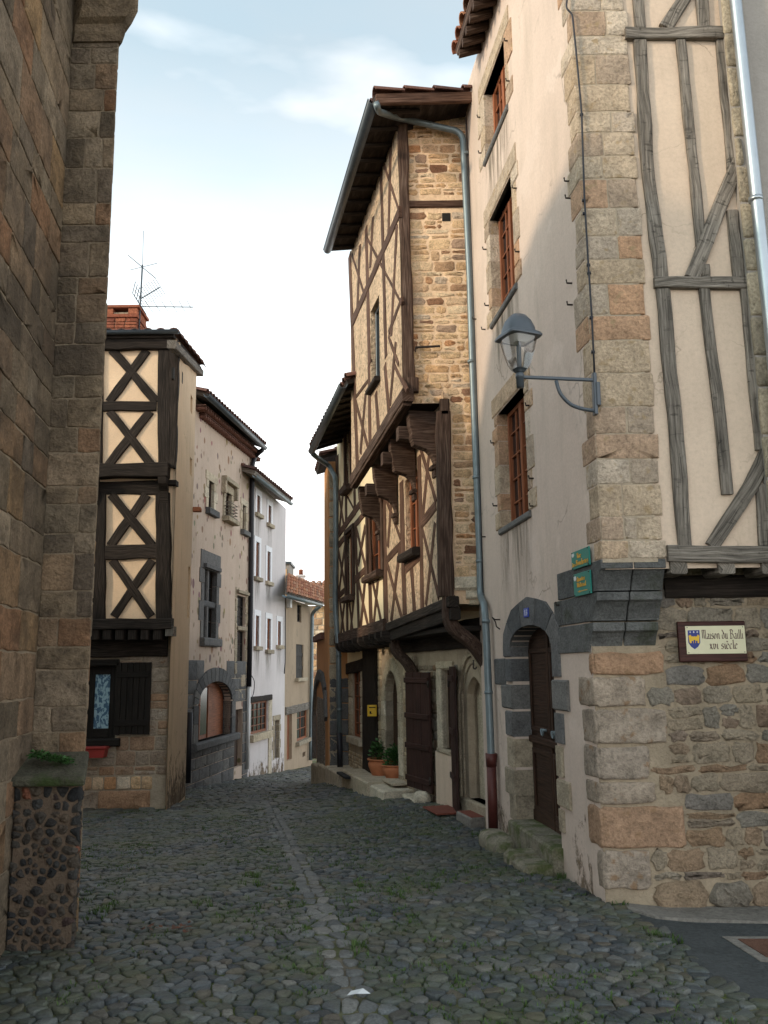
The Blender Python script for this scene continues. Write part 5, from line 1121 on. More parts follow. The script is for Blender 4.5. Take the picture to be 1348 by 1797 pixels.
mb = MB(); beam(mb, AF1, (-.12, zB(0)-.03), (u1e+.1, zB1-.03), .13, -.1, .03, 0, .05); mb.build('sill_beam', M['oak_dark'], ta)
mb = MB(); beam(mb, AF1, (-.1, zB(0)-.17), (u1e+.05, zB1-.17), .16, -.12, .0, 0, .05); mb.build('sill_moulding', M['oak_dark'], ta)
mb = MB(); solid(mb, [AF1.P(.03, 0, -.05).xy, AF1.P(8.3, 0, -.05).xy, G.P(G.L, 0, -.3).xy, G.P(-.1, 0, -.3).xy], min(zB0, zB1)-.22, min(zB0, zB1)-.16); mb.build('soffit', M['oak_dark'], ta)
mb = MB(); p = atY(788, 1056, 10.5); box(mb, AS, p.x-AS.A.x-.07, p.x-AS.A.x+.08, p.z-.12, p.z+.08, -.2, .06, 0, .02); mb.build('beam_end', OB, ta)
def knee(root, pts, w, dep, Y=None):
    mb = MB(); pp = bendpts(pts, .2, 5)
    for a, b in zip(pp[:-1], pp[1:]): 
        d = (b-a).normalized(); beam3(mb, a-d*.03, b+d*.03, d.cross(AF1.u).normalized(), w, AF1.u, -dep/2, dep/2, 0, .06, ch=.02)
    return mb.build('knee_brace', OB, root)
knee(ta, [atY(788, 1058, 10.58), atY(790, 1100, 10.58), atY(830, 1128, 10.62), atY(857, 1168, 10.66)], .15, .16)
ub = AF1.uz(683, 1100)[0]; q0 = AF1.P(ub, AF1.uz(683, 1105)[1], -.08); q1 = AF1.P(ub, AF1.uz(683, 1142)[1], -.08); wG = G.uz(736, 1195); q2 = G.P(wG[0], wG[1], .06); knee(ta, [q0, q1, q1*.35+q2*.65+V((0, 0, .12)), q2], .15, .16)
# roof of the tall house
E0 = AF2.pt(659, 177, .42); E1 = AF2.pt(576, 441, .42); upA = (atY(822, 141, E0.y)-atY(660, 168, E0.y)); upA = V((upA.x, upA.x*.22, upA.z))*2.6
roof_slab(ta, E0, E1, upA, .07, 'oak_dark', 'tile_dark', r=.10)
mb = MB(); e_ = (E1-E0).normalized()
beam3(mb, E0-e_*.02, E0+upA-e_*.02, V((0, 0, 1)), .15, -e_, -.03, .03, 0, .03); mb.build('bargeboard', OW_, ta)
gutter(ta, AF2.pt(655, 175, .5), AF2.pt(574.5, 439, .5), .065, 'gutter')
nr = 11
for i in range(nr):
    mb = MB(); c_ = E0+(E1-E0)*((i+.5)/nr)-V((0, 0, .06)); beam3(mb, c_, c_+upA*.2, e_, .06, V((0, 0, 1)), .0, .05, 0, .03); mb.build('rafter', M['oak_dark'], ta)
mb = MB(); u, z = AS.uz(745, 612); beam3(mb, AS.P(u-.12, z, .05), AS.P(u+.2, z+.01, .06), V((0, 0, 1)), .02, AS.n, -.02, .02); tube(mb, [AS.P(u-.12, z, .05), AS.P(u-.12, z-.06, .05)], .008, 6); mb.build('iron_bracket', M['iron'], ta)

# the cream house
uF = AF1.uz(592, 1000)[0]; zC0 = AF1.uz(678, 1097)[1]; zC1 = AF1.uz(598, 1121)[1]; zCt = AF1.uz(591, 782)[1]
b1 = AF1.rect(610, 621.5, 938, 1050); b2 = AF1.rect(648, 672.5, 903, 1014); b3 = AF1.rect(608.5, 618, 762, 862)
mb = MB(); wallpoly(mb, AF1, [(u1e, zC0-.05), (uF, zC1-.05), (uF, zCt+.3), (u1e, zCt+.3)], [rpts(h) for h in (b1, b2, b3)], -.004, .15); mb.build('infill', M['cream_b'], cb)
for nm, a, b, w, o1 in (('rail', (591, 943), (632, 884), 9, .04), ('rail', (594, 957), (643, 897), 9, .042), ('rail', (622, 1018), (648, 993), 11, .04), ('rail', (590, 1050), (609, 1032), 9, .04), ('post', (592, 800), (592, 1120), 5, .045), ('post', (607.5, 935), (610, 1116), 4, .035), ('post', (624, 925), (630, 1107), 4, .035), ('post', (645, 893), (652, 1102), 6, .04),
        ('post', (606, 765), (608, 925), 4, .035), ('post', (621, 745), (623, 905), 4, .035), ('brace', (626, 930), (643, 1000), 4, .03), ('brace', (641, 925), (629, 990), 4, .03), ('brace', (629, 1020), (646, 1098), 4, .03), ('stud', (642, 1005), (633, 1104), 4, .028), ('brace', (654, 1020), (669, 1090), 4, .03), ('stud', (664, 1012), (656, 1096), 4, .028), ('stud', (674, 1000), (676, 1092), 4, .03),
        ('brace', (596, 1050), (605, 1117), 3, .03), ('stud', (606, 1045), (598, 1118), 3, .028), ('brace', (613, 1058), (620, 1113), 3, .03), ('stud', (621, 1052), (615, 1113), 3, .028), ('brace', (594, 860), (604, 925), 3, .03), ('stud', (604, 850), (595, 935), 3, .028), ('brace', (594, 965), (606, 1030), 3, .03), ('stud', (605, 960), (595, 1040), 3, .028), ('rail', (592, 868), (609, 846), 5, .03), ('brace', (610, 872), (622, 895), 3, .028), ('brace', (634, 700), (612, 772), 5, .05)):
    timber(cb, AF1, nm, a, b, w*.9, -.03, o1*.3, OW_, .06)
for h in (b1, b2, b3):
    window(cb, AF1, h, .12, M['redwood'], 1, 3, .07, 2); mb = MB(); box(mb, AF1, h[0]-.06, h[1]+.06, h[2]-.1, h[2]+.02, -.1, .14, 0, .03); mb.build('sill', M['oak_brown'], cb)
    mb = MB(); box(mb, AF1, h[0]-.11, h[0], h[2], h[3], -.05, .05); box(mb, AF1, h[1], h[1]+.11, h[2], h[3], -.05, .05); box(mb, AF1, h[0]-.13, h[1]+.13, h[3], h[3]+.1, -.05, .055); mb.build('window_frame', M['oak_brown'], cb)
mb = MB(); beam(mb, AF1, (u1e-.05, zC0+.0), (uF+.05, zC1+.0), .2, -.12, .07, 0, .05); mb.build('jetty_beam', M['oak_brown'], cb)
for px in (683, 672, 661, 650, 640, 630, 621, 613, 606, 600):
    u = AF1.uz(px, 1110)[0]; z = zC0+(zC1-zC0)*(u-u1e)/(uF-u1e)-.2; mb = MB(); prism3(mb, [AF1.P(u-.07, z+.1, -.6), AF1.P(u-.07, z+.1, .13), AF1.P(u-.07, z, .13), AF1.P(u-.07, z-.06, .08), AF1.P(u-.07, z-.1, -.02), AF1.P(u-.07, z-.1, -.6)], AF1.u*.14); mb.build('joist', M['oak_dark'], cb)
E1 = AF1.pt(548, 791, .62); E0 = AF1.P(3.4, E1.z, .62); E0.z = AF1.pt(602, 607, .62).z if abs(AF1.pt(602, 607, .62).z-E1.z) < .4 else E1.z
roof_slab(cb, E0, E1, -AF1.n*2.6+V((0, 0, .9)), .08, 'oak_dark', 'tile_dark', r=.1); gutter(cb, E0+AF1.n*.08, AF1.pt(547, 792, .69), .07)
for i in range(10):
    mb = MB(); c_ = E0+(E1-E0)*((i+.5)/10)-V((0, 0, .06)); beam3(mb, c_, c_-AF1.n*.9+V((0, 0, .31)), AF1.u, .06, V((0, 0, 1)), .0, .05, 0, .03); mb.build('rafter', M['oak_dark'], cb)
mb = MB(); solid(mb, [AF1.P(3.6, 0, -.2).xy, AF1.P(uF, 0, -.2).xy, AF1.P(uF, 0, -3.6).xy, AF1.P(3.6, 0, -3.6).xy], zC1-.2, zCt+.25); solid(mb, [AF1.P(uF-.4, 0, -.02).xy, AF1.P(uF, 0, -.02).xy, AF1.P(uF, 0, -3.6).xy, AF1.P(uF-.4, 0, -3.6).xy], zC1-.2, zCt+.2); mb.build('house_body', M['cream_b'], cb)

# ground storey under both jetties
gz = lambda px, py, o=0: G.uz(px, py, o)
zgT = min(zB0, zC1)-.1
gh = {'niche': G.rect(822, 850, 1218, 1400), 'win1': G.rect(778, 797, 1176, 1312), 'win0': G.rect(731, 742, 1196, 1296), 'adoor': G.rect(678, 701, 1230, 1352), 'win2': G.rect(619, 633, 1176, 1291)}
zas, zat = gh['adoor'][3], G.uz(690, 1177)[1]; ah = arch(gh['adoor'][0], gh['adoor'][1], gh['adoor'][2]-.1, zas, zat, 12)
zns, znt = gh['niche'][3], G.uz(842, 1188)[1]; nh = arch(gh['niche'][0], gh['niche'][1], gh['niche'][2], zns, znt, 14, .9)
uS = G.uz(722, 1200)[0]
mb = MB(); wallpoly(mb, G, [(-.15, -1), (uS+.2, -1.3), (uS+.2, zgT), (-.15, zgT)], [nh, rpts(gh['win1'])], 0, .16); mb.build('ground_wall', M['mortar'], ta)
mb = MB(); wallpoly(mb, G, [(uS+.2, -1.3), (G.L+.3, -1.6), (G.L+.3, zgT), (uS+.2, zgT)], [ah, rpts(gh['win2']), rpts(gh['win0'])], 0, .16); mb.build('ground_wall', M['mortar'], cb)
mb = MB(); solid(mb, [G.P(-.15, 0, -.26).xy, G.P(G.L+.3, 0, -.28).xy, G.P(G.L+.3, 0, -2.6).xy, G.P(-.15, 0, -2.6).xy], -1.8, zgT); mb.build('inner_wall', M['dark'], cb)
pad = lambda r, p: (r[0]-p, r[1]+p, r[2]-p, r[3]+p)
mb = MB(); nE = (gh['niche'][0]-.3, gh['niche'][1]+.32, -1, znt+.35); wE = (gh['win1'][0]-.05, gh['win1'][1]+.28, -1, gh['win1'][3]+.12)
masonry(mb, G, -.1, uS+.2, -.7, gz(800, 1165)[1], (.1, .2), (.12, .3), .016, .02, 0, [nE, wE], None, .03, .01, split=.2); mb.build('facing_stones', M['rubble'], ta)
mb = MB(); dE = (gh['adoor'][0]-.3, gh['adoor'][1]+.28, -2, zat+.22); w2E = (gh['win2'][0]-.2, gh['win2'][1]+.22, gh['win2'][2]-.3, 3); w0E = (gh['win0'][0]-.1, gh['win0'][1]+.3, gh['win0'][2]-.3, gh['win0'][3]+.1); pst = [(G.uz(x1, 1250)[0], G.uz(x0, 1250)[0], -3, 4) for x0, x1 in ((641, 664), (596, 602))]
zr_ = gz(700, 1290)[1]
masonry(mb, G, uS+.2, G.L+.2, -1.5, zr_, (.055, .09), (.06, .16), .014, .014, 0, [dE, w2E]+pst, None, .02, .006); masonry(mb, G, uS+.2, G.L+.2, zr_, zgT, (.09, .16), (.12, .26), .014, .014, 0, [dE, w2E, w0E]+pst, None, .02, .006); mb.build('facing_stones', M['smallrub'], cb)
mb = MB(); zdk = gz(790, 1140)[1]; box(mb, G, -.1, gz(695, 1140)[0], zdk, zgT+.1, -.1, .06, 0, .02, .03); mb.build('dark_wall_board', M['oak_dark'], ta)  # dark boards added to stand in for the deep shade under the jetty
# ogee niche doorway
h = gh['niche']; mb = MB()
for k, (g_, o_) in enumerate(((.0, -.10), (.07, -.04), (.14, .02), (.22, .05))):
    ia = arch(h[0]-g_, h[1]+g_, h[2], zns+.0, znt+g_*1.2, 14, .9); oa = arch(h[0]-g_-.085, h[1]+g_+.085, h[2], zns+.0, znt+(g_+.085)*1.2, 14, .9)
    for i in range(1, len(ia)-1): prism(mb, G, [ia[i], oa[i], oa[i+1], ia[i+1]], -.2, o_, 0, .3)
    prism(mb, G, [ia[-1], oa[-1], oa[0], ia[0]], -.2, o_, 0, .3); 
mb.build('niche_moulding', M['lime_dark'], ta)
mb = MB(); box(mb, G, h[0]-.02, h[1]+.02, h[2]-.2, znt, -.2, -.14); mb.build('blocked_panel', M['lime'], ta)
mb = MB(); uu_ = h[1]+.3; box(mb, G, h[0]-.3, h[1]+.32, h[2]-.5, h[2], -.2, .06, 0, .02); mb.build('niche_sill', M['lime_dark'], ta)
# shuttered windows
h = gh['win1']; window(ta, G, h, .13, M['door'], 1, 2, .05); mb = MB(); a = .22
box(mb, G, h[1], h[1]+a, h[2]-.9, h[3]+.02, -.05, .03, 0, .01); box(mb, G, h[0]-.06, h[1]+a, h[3]+.02, h[3]+.12, -.05, .032, 0, .01); mb.build('window_surround', M['lime'], ta)
mb = MB(); box(mb, G, h[0]-.03, h[1]+.1, h[2]-.06, h[2], -.1, .08, 0, .02); mb.build('sill', M['lime_dark'], ta)
mb = MB(); box(mb, G, h[0]-.02, h[1]+.25, -1, h[2]-.06, -.04, .06, 0, .015); mb.build('window_apron', M['mt'], ta)
def plank_shutter(root, O, du, dn, w, z0, z1, mat, name='shutter'):
    fc_ = Face(O, O+du); 
    if fc_.n.dot(dn) < 0: fc_.n = -fc_.n
    mb = MB(); k = 3
    for i in range(k): box(mb, fc_, w*i/k+.003, w*(i+1)/k-.003, z0, z1, -.02, .018, 0, .005)
    s_ = mb.build(name, mat, root); H = z1-z0
    for t in (.08, .36, .62, .93): mb = MB(); box(mb, fc_, .01, w-.01, z0+H*t-.04, z0+H*t+.04, .018, .045, 0, .012); mb.build('batten', mat, s_)
    mb = MB()
    for t in (.1, .9): tube(mb, [fc_.P(0, z0+H*t-.05, .03), fc_.P(0, z0+H*t+.05, .03)], .018, 7)
    mb.build('hinge', M['iron'], s_)
plank_shutter(ta, G.P(h[0]-.03, 0, .05), -G.u*.96+G.n*.2, G.n, .5, h[2]-1.1, h[3]+.05, M['shutter_red'])
s0 = G.uz(768, 1290)[0]; s1_ = G.uz(737, 1290)[0]; zs_t, zs_b = G.uz(752, 1180, .08)[1], G.uz(752, 1388, .08)[1]
plank_shutter(ta, G.P(s0, 0, .1), G.u*1.0+G.n*.12, G.n, s1_-s0, zs_b, zs_t, M['shutter_red'])
h = gh['win0']; window(cb, G, h, .06, M['shutter_red'], 1, 2, .05); sill(cb, G, h, .12, .06, .1, 'lime', name='sill')
mb = MB(); box(mb, G, h[1]+.02, h[1]+.3, h[2]-.1, h[3]+.3, -.05, .02, 0, .01); masonry(mb, G, h[1]+.02, h[1]+.34, h[2]-.1, h[3]+.4, (.25, .35), (.34, .36), .01, .03); mb.build('window_surround', M['lime_dark'], cb)
# arched door
mb = MB(); n = 13; c0_ = (gh['adoor'][0]+gh['adoor'][1])/2; hw = (gh['adoor'][1]-gh['adoor'][0])/2
for i in range(n):
    a0, a1 = pi*i/n+.006, pi*(i+1)/n-.006; prism(mb, G, [(c0_+hw*cos(a0), zas+(zat-zas)*sin(a0)), (c0_+(hw+.24)*cos(a0), zas+(zat-zas+.22)*sin(a0)), (c0_+(hw+.24)*cos(a1), zas+(zat-zas+.22)*sin(a1)), (c0_+hw*cos(a1), zas+(zat-zas)*sin(a1))], -.22, .025)
for a_ in (gh['adoor'][0]-.24, gh['adoor'][1]):
    z = -1.6
    while z < zas-.04: z2 = min(zas, z+RND.uniform(.24, .36)); box(mb, G, a_, a_+.24, z+.005, z2-.005, -.22, .025+RND.uniform(0, .01), 0, .012); z = z2
mb.build('door_arch', M['lime'], cb)
mb = MB(); prism(mb, G, arch(gh['adoor'][0], gh['adoor'][1], -1.6, zas, zat, 12), -.2, -.135); dd = mb.build('door', M['door'], cb); mb = MB()
for j, (z0_, z1_) in enumerate(((.15, .8), (.95, 1.75))): box(mb, G, c0_-hw*.7, c0_-.04, -1.0+z0_, -1.0+z1_, -.135, -.12); box(mb, G, c0_+.04, c0_+hw*.7, -1.0+z0_, -1.0+z1_, -.135, -.12)
mb.build('panel', M['door'], dd)
h = gh['win2']; window(cb, G, h, .10, M['redwood'], 2, 5, .04); sill(cb, G, h, .14, .1, .22, 'lime'); mb = MB(); masonry(mb, G, h[1], h[1]+.34, h[2], h[3]-.02, (.3, .5), (.34, .36), .01, .025); masonry(mb, G, h[0]-.14, h[0], h[2], h[3]-.02, (.12, .2), (.12, .14), .01, .02); mb.build('window_surround', M['lime'], cb)
for nm, a, b, w, o1 in (('post', (652, 1125), (653, 1356), 22, .07), ('post', (598.5, 1140), (600, 1348), 5, .07), ('lintel', (640, 1166), (597, 1178), 19, .06)): timber(cb, G, nm, a, b, w, -.05, o1, M['oak_dark'], .03)
r_ = G.rect(602, 640, 1143, 1172); mb = MB(); box(mb, G, r_[0], r_[1], r_[2]-.05, r_[3]+.15, -.02, .02); mb.build('infill_panel', M['cream_b'], cb)

# ------------------------------------------------------------------ corner house
ch_ = thing('corner_house', 'tall corner house with pale rendered flank, sandstone quoins and grey half-timbered front over stone', 'house', (CA.x, CA.y, zg(CA.x, CA.y)))
zEv = MW.uz(803, 98, .28)[1]; zcb = MW.uz(1050, 1142)[1]; zct = MW.uz(1068, 984)[1]
mh_ = [MW.rect(851, 891.5, 160, 285), MW.rect(862, 905, 380, 571), MW.rect(877, 927, 723, 930)]
dr = MW.rect(903, 977, 1135, 1434); zdt = MW.uz(940, 1095)[1]; dsp = MW.uz(899, 1136)[1]
dh_ = [(dr[0], dr[2]-.35), (dr[1], dr[2]-.35)]; dh_ = arch(dr[0], dr[1], dr[2]-.35, dsp, zdt, 14)
mb = MB(); wallpoly(mb, MW, [(uCS, -.9), (MW.L+.05, -.9), (MW.L+.05, zEv+.12), (0, zEv+.12), (0, zct-.01), (uCS, zct-.01)], [rpts(h) for h in mh_]+[dh_], 0, .22); mb.build('wall', M['mw'], ch_)
mb = MB(); solid(mb, [MW.P(.35, 0, -.36).xy, MW.P(MW.L, 0, -.36).xy, MW.P(MW.L, 0, -5).xy, V((CA.x+4, CA.y+.35))], zct-.1, zEv); solid(mb, [MW.P(uCS+.35, 0, -.36).xy, MW.P(MW.L, 0, -.36).xy, MW.P(MW.L, 0, -5).xy, V((CS.x+4, CS.y+.06))], -1, zct); mb.build('house_body', M['mt'], ch_)
mb = MB(); zH3 = MT.uz(1260, 958)[1]; wallpoly(mb, MT, [(.02, zct-.05), (4, zct-.05), (4, zEv), (.02, zEv)], (), -.012); mb.build('front_infill', M['mt'], ch_)
# windows on the flank
for i, h in enumerate(mh_):
    w = window(ch_, MW, h, .17, M['redwood'], 2, 5 if i else 3, .05, 2)
    mb = MB(); u0, u1, z0, z1 = h; z = z0; k = 0
    while z < z1-.03:
        hh = RND.uniform(.18, .34); hh = z1-z if z1-z-hh < .12 else hh
        for sd in (0, 1):
            e_ = RND.uniform(.10, .2) if k % 2 else RND.uniform(.2, .32); a, b = (u0-e_, u0+.002) if sd == 0 else (u1-.002, u1+e_)
            box(mb, MW, a, b, z+.004, z+hh-.004, -.25, .012, 0, .012)
        z += hh; k += 1
    box(mb, MW, u0-.2, u1+.22, z1, z1+.24, -.25, .014, 0, .02); mb.build('window_surround', M['quoin'], ch_)
    mb = MB(); box(mb, MW, u0-.05, u1+.05, z0-.07, z0, -.25, .03, 0, .015); mb.build('sill', M['basalt'], ch_)
    for (uu, zz) in ((u1+.17, z0+(z1-z0)*.78), (u1+.17, z0+(z1-z0)*.22), (u0-.17, z0+(z1-z0)*.78), (u0-.17, z0+(z1-z0)*.22)):
        mb = MB(); tube(mb, [MW.P(uu, zz, -.02), MW.P(uu, zz, .045), MW.P(uu, zz+.03, .05)], .009, 6); mb.build('shutter_hook', M['iron'], ch_)
for (px, py) in ((1000, 318), (1002, 348), (1004, 497), (1005, 535), (852, 942), (938, 888), (852, 578), (985, 1062), (836, 560)): hinge_hook(ch_, MW, px, py)
mb = MB(); u, z = MW.uz(878, 1092); tube(mb, [MW.P(u, z+.03, 0), MW.P(u, z+.03, .06), MW.P(u-.05, z+.05, .1), MW.P(u-.1, z, .08), MW.P(u-.06, z-.05, .06), MW.P(u-.12, z-.08, .04)], .008, 6); mb.build('wrought_hook', M['iron'], ch_)
for h in mh_: decal(ch_, MW, h[0]-.12, h[1]+.12, h[2]-.95, h[2]-.06, .003, 'stain')
decal(ch_, MW, uCS+.25, dr[0]-.3, -.5, .75, .003, 'splash'); decal(ch_, MW, dr[1]+.3, MW.L-.1, -.5, .7, .003, 'splash')
# door with basalt arch
mb = MB(); cD = (dr[0]+dr[1])/2; hw = (dr[1]-dr[0])/2; n = 5; rise = zdt-dsp
mbp = lambda a, g: (cD+(hw+g)*cos(a), dsp+(rise+g*.95)*sin(a))
for i in range(n):
    a0, a1 = pi*i/n+.012, pi*(i+1)/n-.012
    prism(mb, MW, [mbp(a0, 0), mbp(a0, .27), mbp((a0+a1)/2, .29), mbp(a1, .27), mbp(a1, 0), mbp((a0+a1)/2, 0)], -.28, .022)
def jamb(px0, px1, y0, y1, mat, sd):
    r_ = MW.rect(px0, px1, y0, y1); a, b = (r_[0], dr[0]+.002) if sd else (dr[1]-.002, r_[1]); box(mat, MW, a, b, r_[2]+.004, r_[3]-.004, -.28, .02+RND.uniform(0, .008), 0, .014)
for a in ((886, 903, 1132, 1154), (890, 903, 1156, 1196), (883, 903, 1200, 1242), (891, 904, 1246, 1290)): jamb(*a, mb, 0)
for a in ((976, 984, 1112, 1188), (976, 1000, 1192, 1246), (977, 991, 1250, 1303)): jamb(*a, mb, 1)
r_ = MW.rect(870, 888, 1156, 1201); box(mb, MW, r_[0], r_[1], r_[2], r_[3], -.1, .015, 0, .012); mb.build('door_surround', M['basalt'], ch_)
mb = MB()
for a in ((893, 904, 1293, 1342), (890, 904, 1344, 1390), (899, 905, 1392, 1434)): jamb(*a, mb, 0)
mb.build('door_jamb', M['lime_dark'], ch_); mb = MB()
for a in ((978, 990, 1307, 1360), (979, 1003, 1364, 1412), (980, 992, 1416, 1455)): jamb(*a, mb, 1)
mb.build('door_jamb', M['lime_dark'], ch_)
mb = MB(); xs = [dr[0]+(dr[1]-dr[0])*t for t in (0, .5, 1)]
prism(mb, MW, arch(dr[0], dr[1], dr[2]-.05, dsp, zdt, 14), -.23, -.185); do = mb.build('door', M['door'], ch_)
mb = MB(); zm = MW.uz(935, 1312)[1]
for a, b in ((xs[0]+.05, xs[1]-.03), (xs[1]+.03, xs[2]-.05)):
    for (z0_, z1_) in ((dr[2]+.1, zm-.05), (zm+.12, dsp-.02)):
        for (p, q, r, s) in ((a, b, z0_, z0_+.05), (a, b, z1_-.05, z1_), (a, a+.05, z0_+.05, z1_-.05), (b-.05, b, z0_+.05, z1_-.05)): box(mb, MW, p, q, r, s, -.186, -.165, 0, .008)
box(mb, MW, xs[0], xs[2], zm, zm+.07, -.186, -.15, 0, .015); box(mb, MW, xs[1]-.018, xs[1]+.018, dr[2], zdt-.03, -.186, -.162, 0, .008); box(mb, MW, xs[0], xs[2], dr[2]-.05, dr[2]+.1, -.186, -.166, 0, .008); mb.build('moulding', M['door'], do)
mb = MB(); zk_ = MW.uz(938, 1290)[1]
for t in (.38, .62):
    uc = dr[0]+(dr[1]-dr[0])*t; tube(mb, [MW.P(uc-.04, zk_+.03, -.15)]+[MW.P(uc+.04*cos(a), zk_+.03+.05*sin(a), -.135) for a in [pi+pi*i/6 for i in range(7)]], .010, 7)
    tube(mb, [MW.P(uc-.04, zk_+.03, -.19), MW.P(uc-.04, zk_+.03, -.13)], .013, 8); tube(mb, [MW.P(uc+.04, zk_+.03, -.19), MW.P(uc+.04, zk_+.03, -.13)], .013, 8)
tube(mb, [MW.P(dr[0]+.08, zk_+.0, -.19), MW.P(dr[0]+.08, zk_, -.13)], .025, 10); mb.build('knocker', M['zinc'], do)
# quoin column, corbels, stone storey
mb = MB(); ys = [-60, -25, 20, 64, 97, 150, 197, 234, 275, 315, 366, 415, 456, 499, 554, 598, 655, 714, 762, 806, 850, 907, 948, 981]
for i, (y0, y1) in enumerate(zip(ys[:-1], ys[1:])):
    xm = 1068-(981-(y0+y1)/2)*.0593; wd_ = [88, 84, 90, 86][i % 4]+(y0/981)*14
    u0_, z1_ = MT.uz(xm+2, y0); _, z0_ = MT.uz(xm+2, y1); u1_ = MT.uz(xm+wd_, (y0+y1)/2)[0]; ext = RND.choice([.10, .16, .24, .30, .2])
    cuts = [0, u1_] if RND.random() < .35 else ([0, u1_*RND.uniform(.35, .65), u1_] if RND.random() < .75 else [0, u1_*.38, u1_*.58, u1_])
    g_ = .004
    for k, (a, b) in enumerate(zip(cuts[:-1], cuts[1:])):
        t_ = RND.random(); jt = .005
        stone(mb, MT, rrect(a+(g_ if k else .0), b-g_, z0_+g_, z1_-g_, .012, jt), -.002, .010, t_, 0, .2, .008)
        if k == 0: stone(mb, MW, rrect(.0, ext, z0_+g_, z1_-g_, .012, jt), -.002, .009, t_, 0, .2, .008)
mb.build('quoin', M['quoin'], ch_)
mb = MB(); uq_ = MT.uz(1120, 970)[0]; wallpoly(mb, MT, [(.0, zct), (.42, zct), (.42, zEv), (.0, zEv)], (), .0025); mb.build('quoin_mortar', M['mortar'], ch_)
bzs = [(MT.uz(1100, 981)[1], MT.uz(1100, 1034)[1]), (MT.uz(1100, 1036)[1], MT.uz(1100, 1086)[1]), (MT.uz(1100, 1089)[1], MT.uz(1100, 1142)[1])]
dY = CS.y-CA.y
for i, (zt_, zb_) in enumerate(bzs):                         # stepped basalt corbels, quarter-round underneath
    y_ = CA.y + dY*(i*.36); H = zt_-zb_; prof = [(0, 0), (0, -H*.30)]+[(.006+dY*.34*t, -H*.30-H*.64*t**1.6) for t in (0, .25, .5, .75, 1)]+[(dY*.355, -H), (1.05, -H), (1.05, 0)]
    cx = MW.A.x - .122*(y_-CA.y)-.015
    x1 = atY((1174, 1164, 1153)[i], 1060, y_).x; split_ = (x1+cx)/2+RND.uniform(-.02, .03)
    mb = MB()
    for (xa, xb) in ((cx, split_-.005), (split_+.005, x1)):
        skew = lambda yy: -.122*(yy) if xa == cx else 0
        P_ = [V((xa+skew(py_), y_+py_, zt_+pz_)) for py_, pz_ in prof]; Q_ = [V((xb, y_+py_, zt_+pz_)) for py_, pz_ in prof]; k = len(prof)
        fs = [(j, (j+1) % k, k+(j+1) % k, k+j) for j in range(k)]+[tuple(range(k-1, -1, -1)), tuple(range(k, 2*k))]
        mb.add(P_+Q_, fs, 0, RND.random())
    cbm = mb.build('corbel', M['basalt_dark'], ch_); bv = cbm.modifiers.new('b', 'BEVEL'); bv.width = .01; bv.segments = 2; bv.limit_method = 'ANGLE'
mb = MB()
for i, (x0, y0, y1) in enumerate(((1000, 1000, 1041), (994, 1050, 1094), (998, 1106, 1144))):
    u1_ = MW.uz(x0, (y0+y1)/2)[0]; box(mb, MW, dY*(.36*i+.37), u1_, bzs[i][1]+.004, bzs[i][0]-.004, -.1, .012, 0, .01)
mb.build('corbel_return', M['basalt'], ch_)
sw = MS.L; zsT = MS.uz(1250, 1000)[1]
mb = MB(); wallpoly(mb, MS, [(0, -.9), (4, -.9), (4, zct), (0, zct)], (), -.01); mb.build('stone_storey', M['rubble_mortar'], ch_)
bigs = [(1038, 1165, 1142, 1184), (1017, 1132, 1185, 1240), (1025, 1169, 1242, 1306), (1027, 1139, 1308, 1368), (1030, 1152, 1370, 1411), (1036, 1201, 1413, 1488), (1045, 1141, 1490, 1562)]
mb = MB(); exq = []
for (x0, x1, y0, y1) in bigs:
    u1_, zz1 = MS.uz(x1, y0); _, zz0 = MS.uz(x1, y1); ext = max(.06, MW.uz(x0, (y0+y1)/2)[0]-uCS) if x0 < 1040 else .1; ext = min(ext, .45)
    t_ = [.64, .05, .95, 1.0, .9, .62, .97][len(exq)]; stone(mb, MS, rrect(.0, u1_-.008, zz0+.008, zz1-.008, .025, .01), -.01, .026, t_, 0, .22, .018); stone(mb, MW, rrect(uCS-.01, uCS+ext, zz0+.008, zz1-.008, .025, .01), -.006, .02, t_, 0, .22, .018); exq.append((-.2, u1_+.004, zz0, zz1))
mb.build('corner_block', M['corner_block'], ch_)
zfo = MS.uz(1250, 1545)[1]
mb = MB(); masonry(mb, MS, .02, 3.4, zfo, zsT, (.06, .19), (.09, .40),   .013, .017, -.012, exq+[(-1, MS.uz(1150, 1100)[0], MS.uz(1100, 1143)[1], 4)], None, .035, .016, split=.3, rough=.5, rim=.022)
masonry(mb, MS, .1, 3.4, zfo-.22, zfo, (.17, .22), (.25, .45), .02, .04, -.01, exq, None, .06, .02, rough=.5, rim=.05); mb.build('facing_stones', M['rubble'], ch_)
mb = MB(); vs_ = []
prism3(mb, [MS.P(.08, zfo-.22, -.05), MS.P(.08, zfo-.23, .03), MS.P(.08, -.45, .13), MS.P(.08, -.45, -.05)], V((3.4, 0, 0))); mb.build('wall_foot', M['rubble_mortar'], ch_)
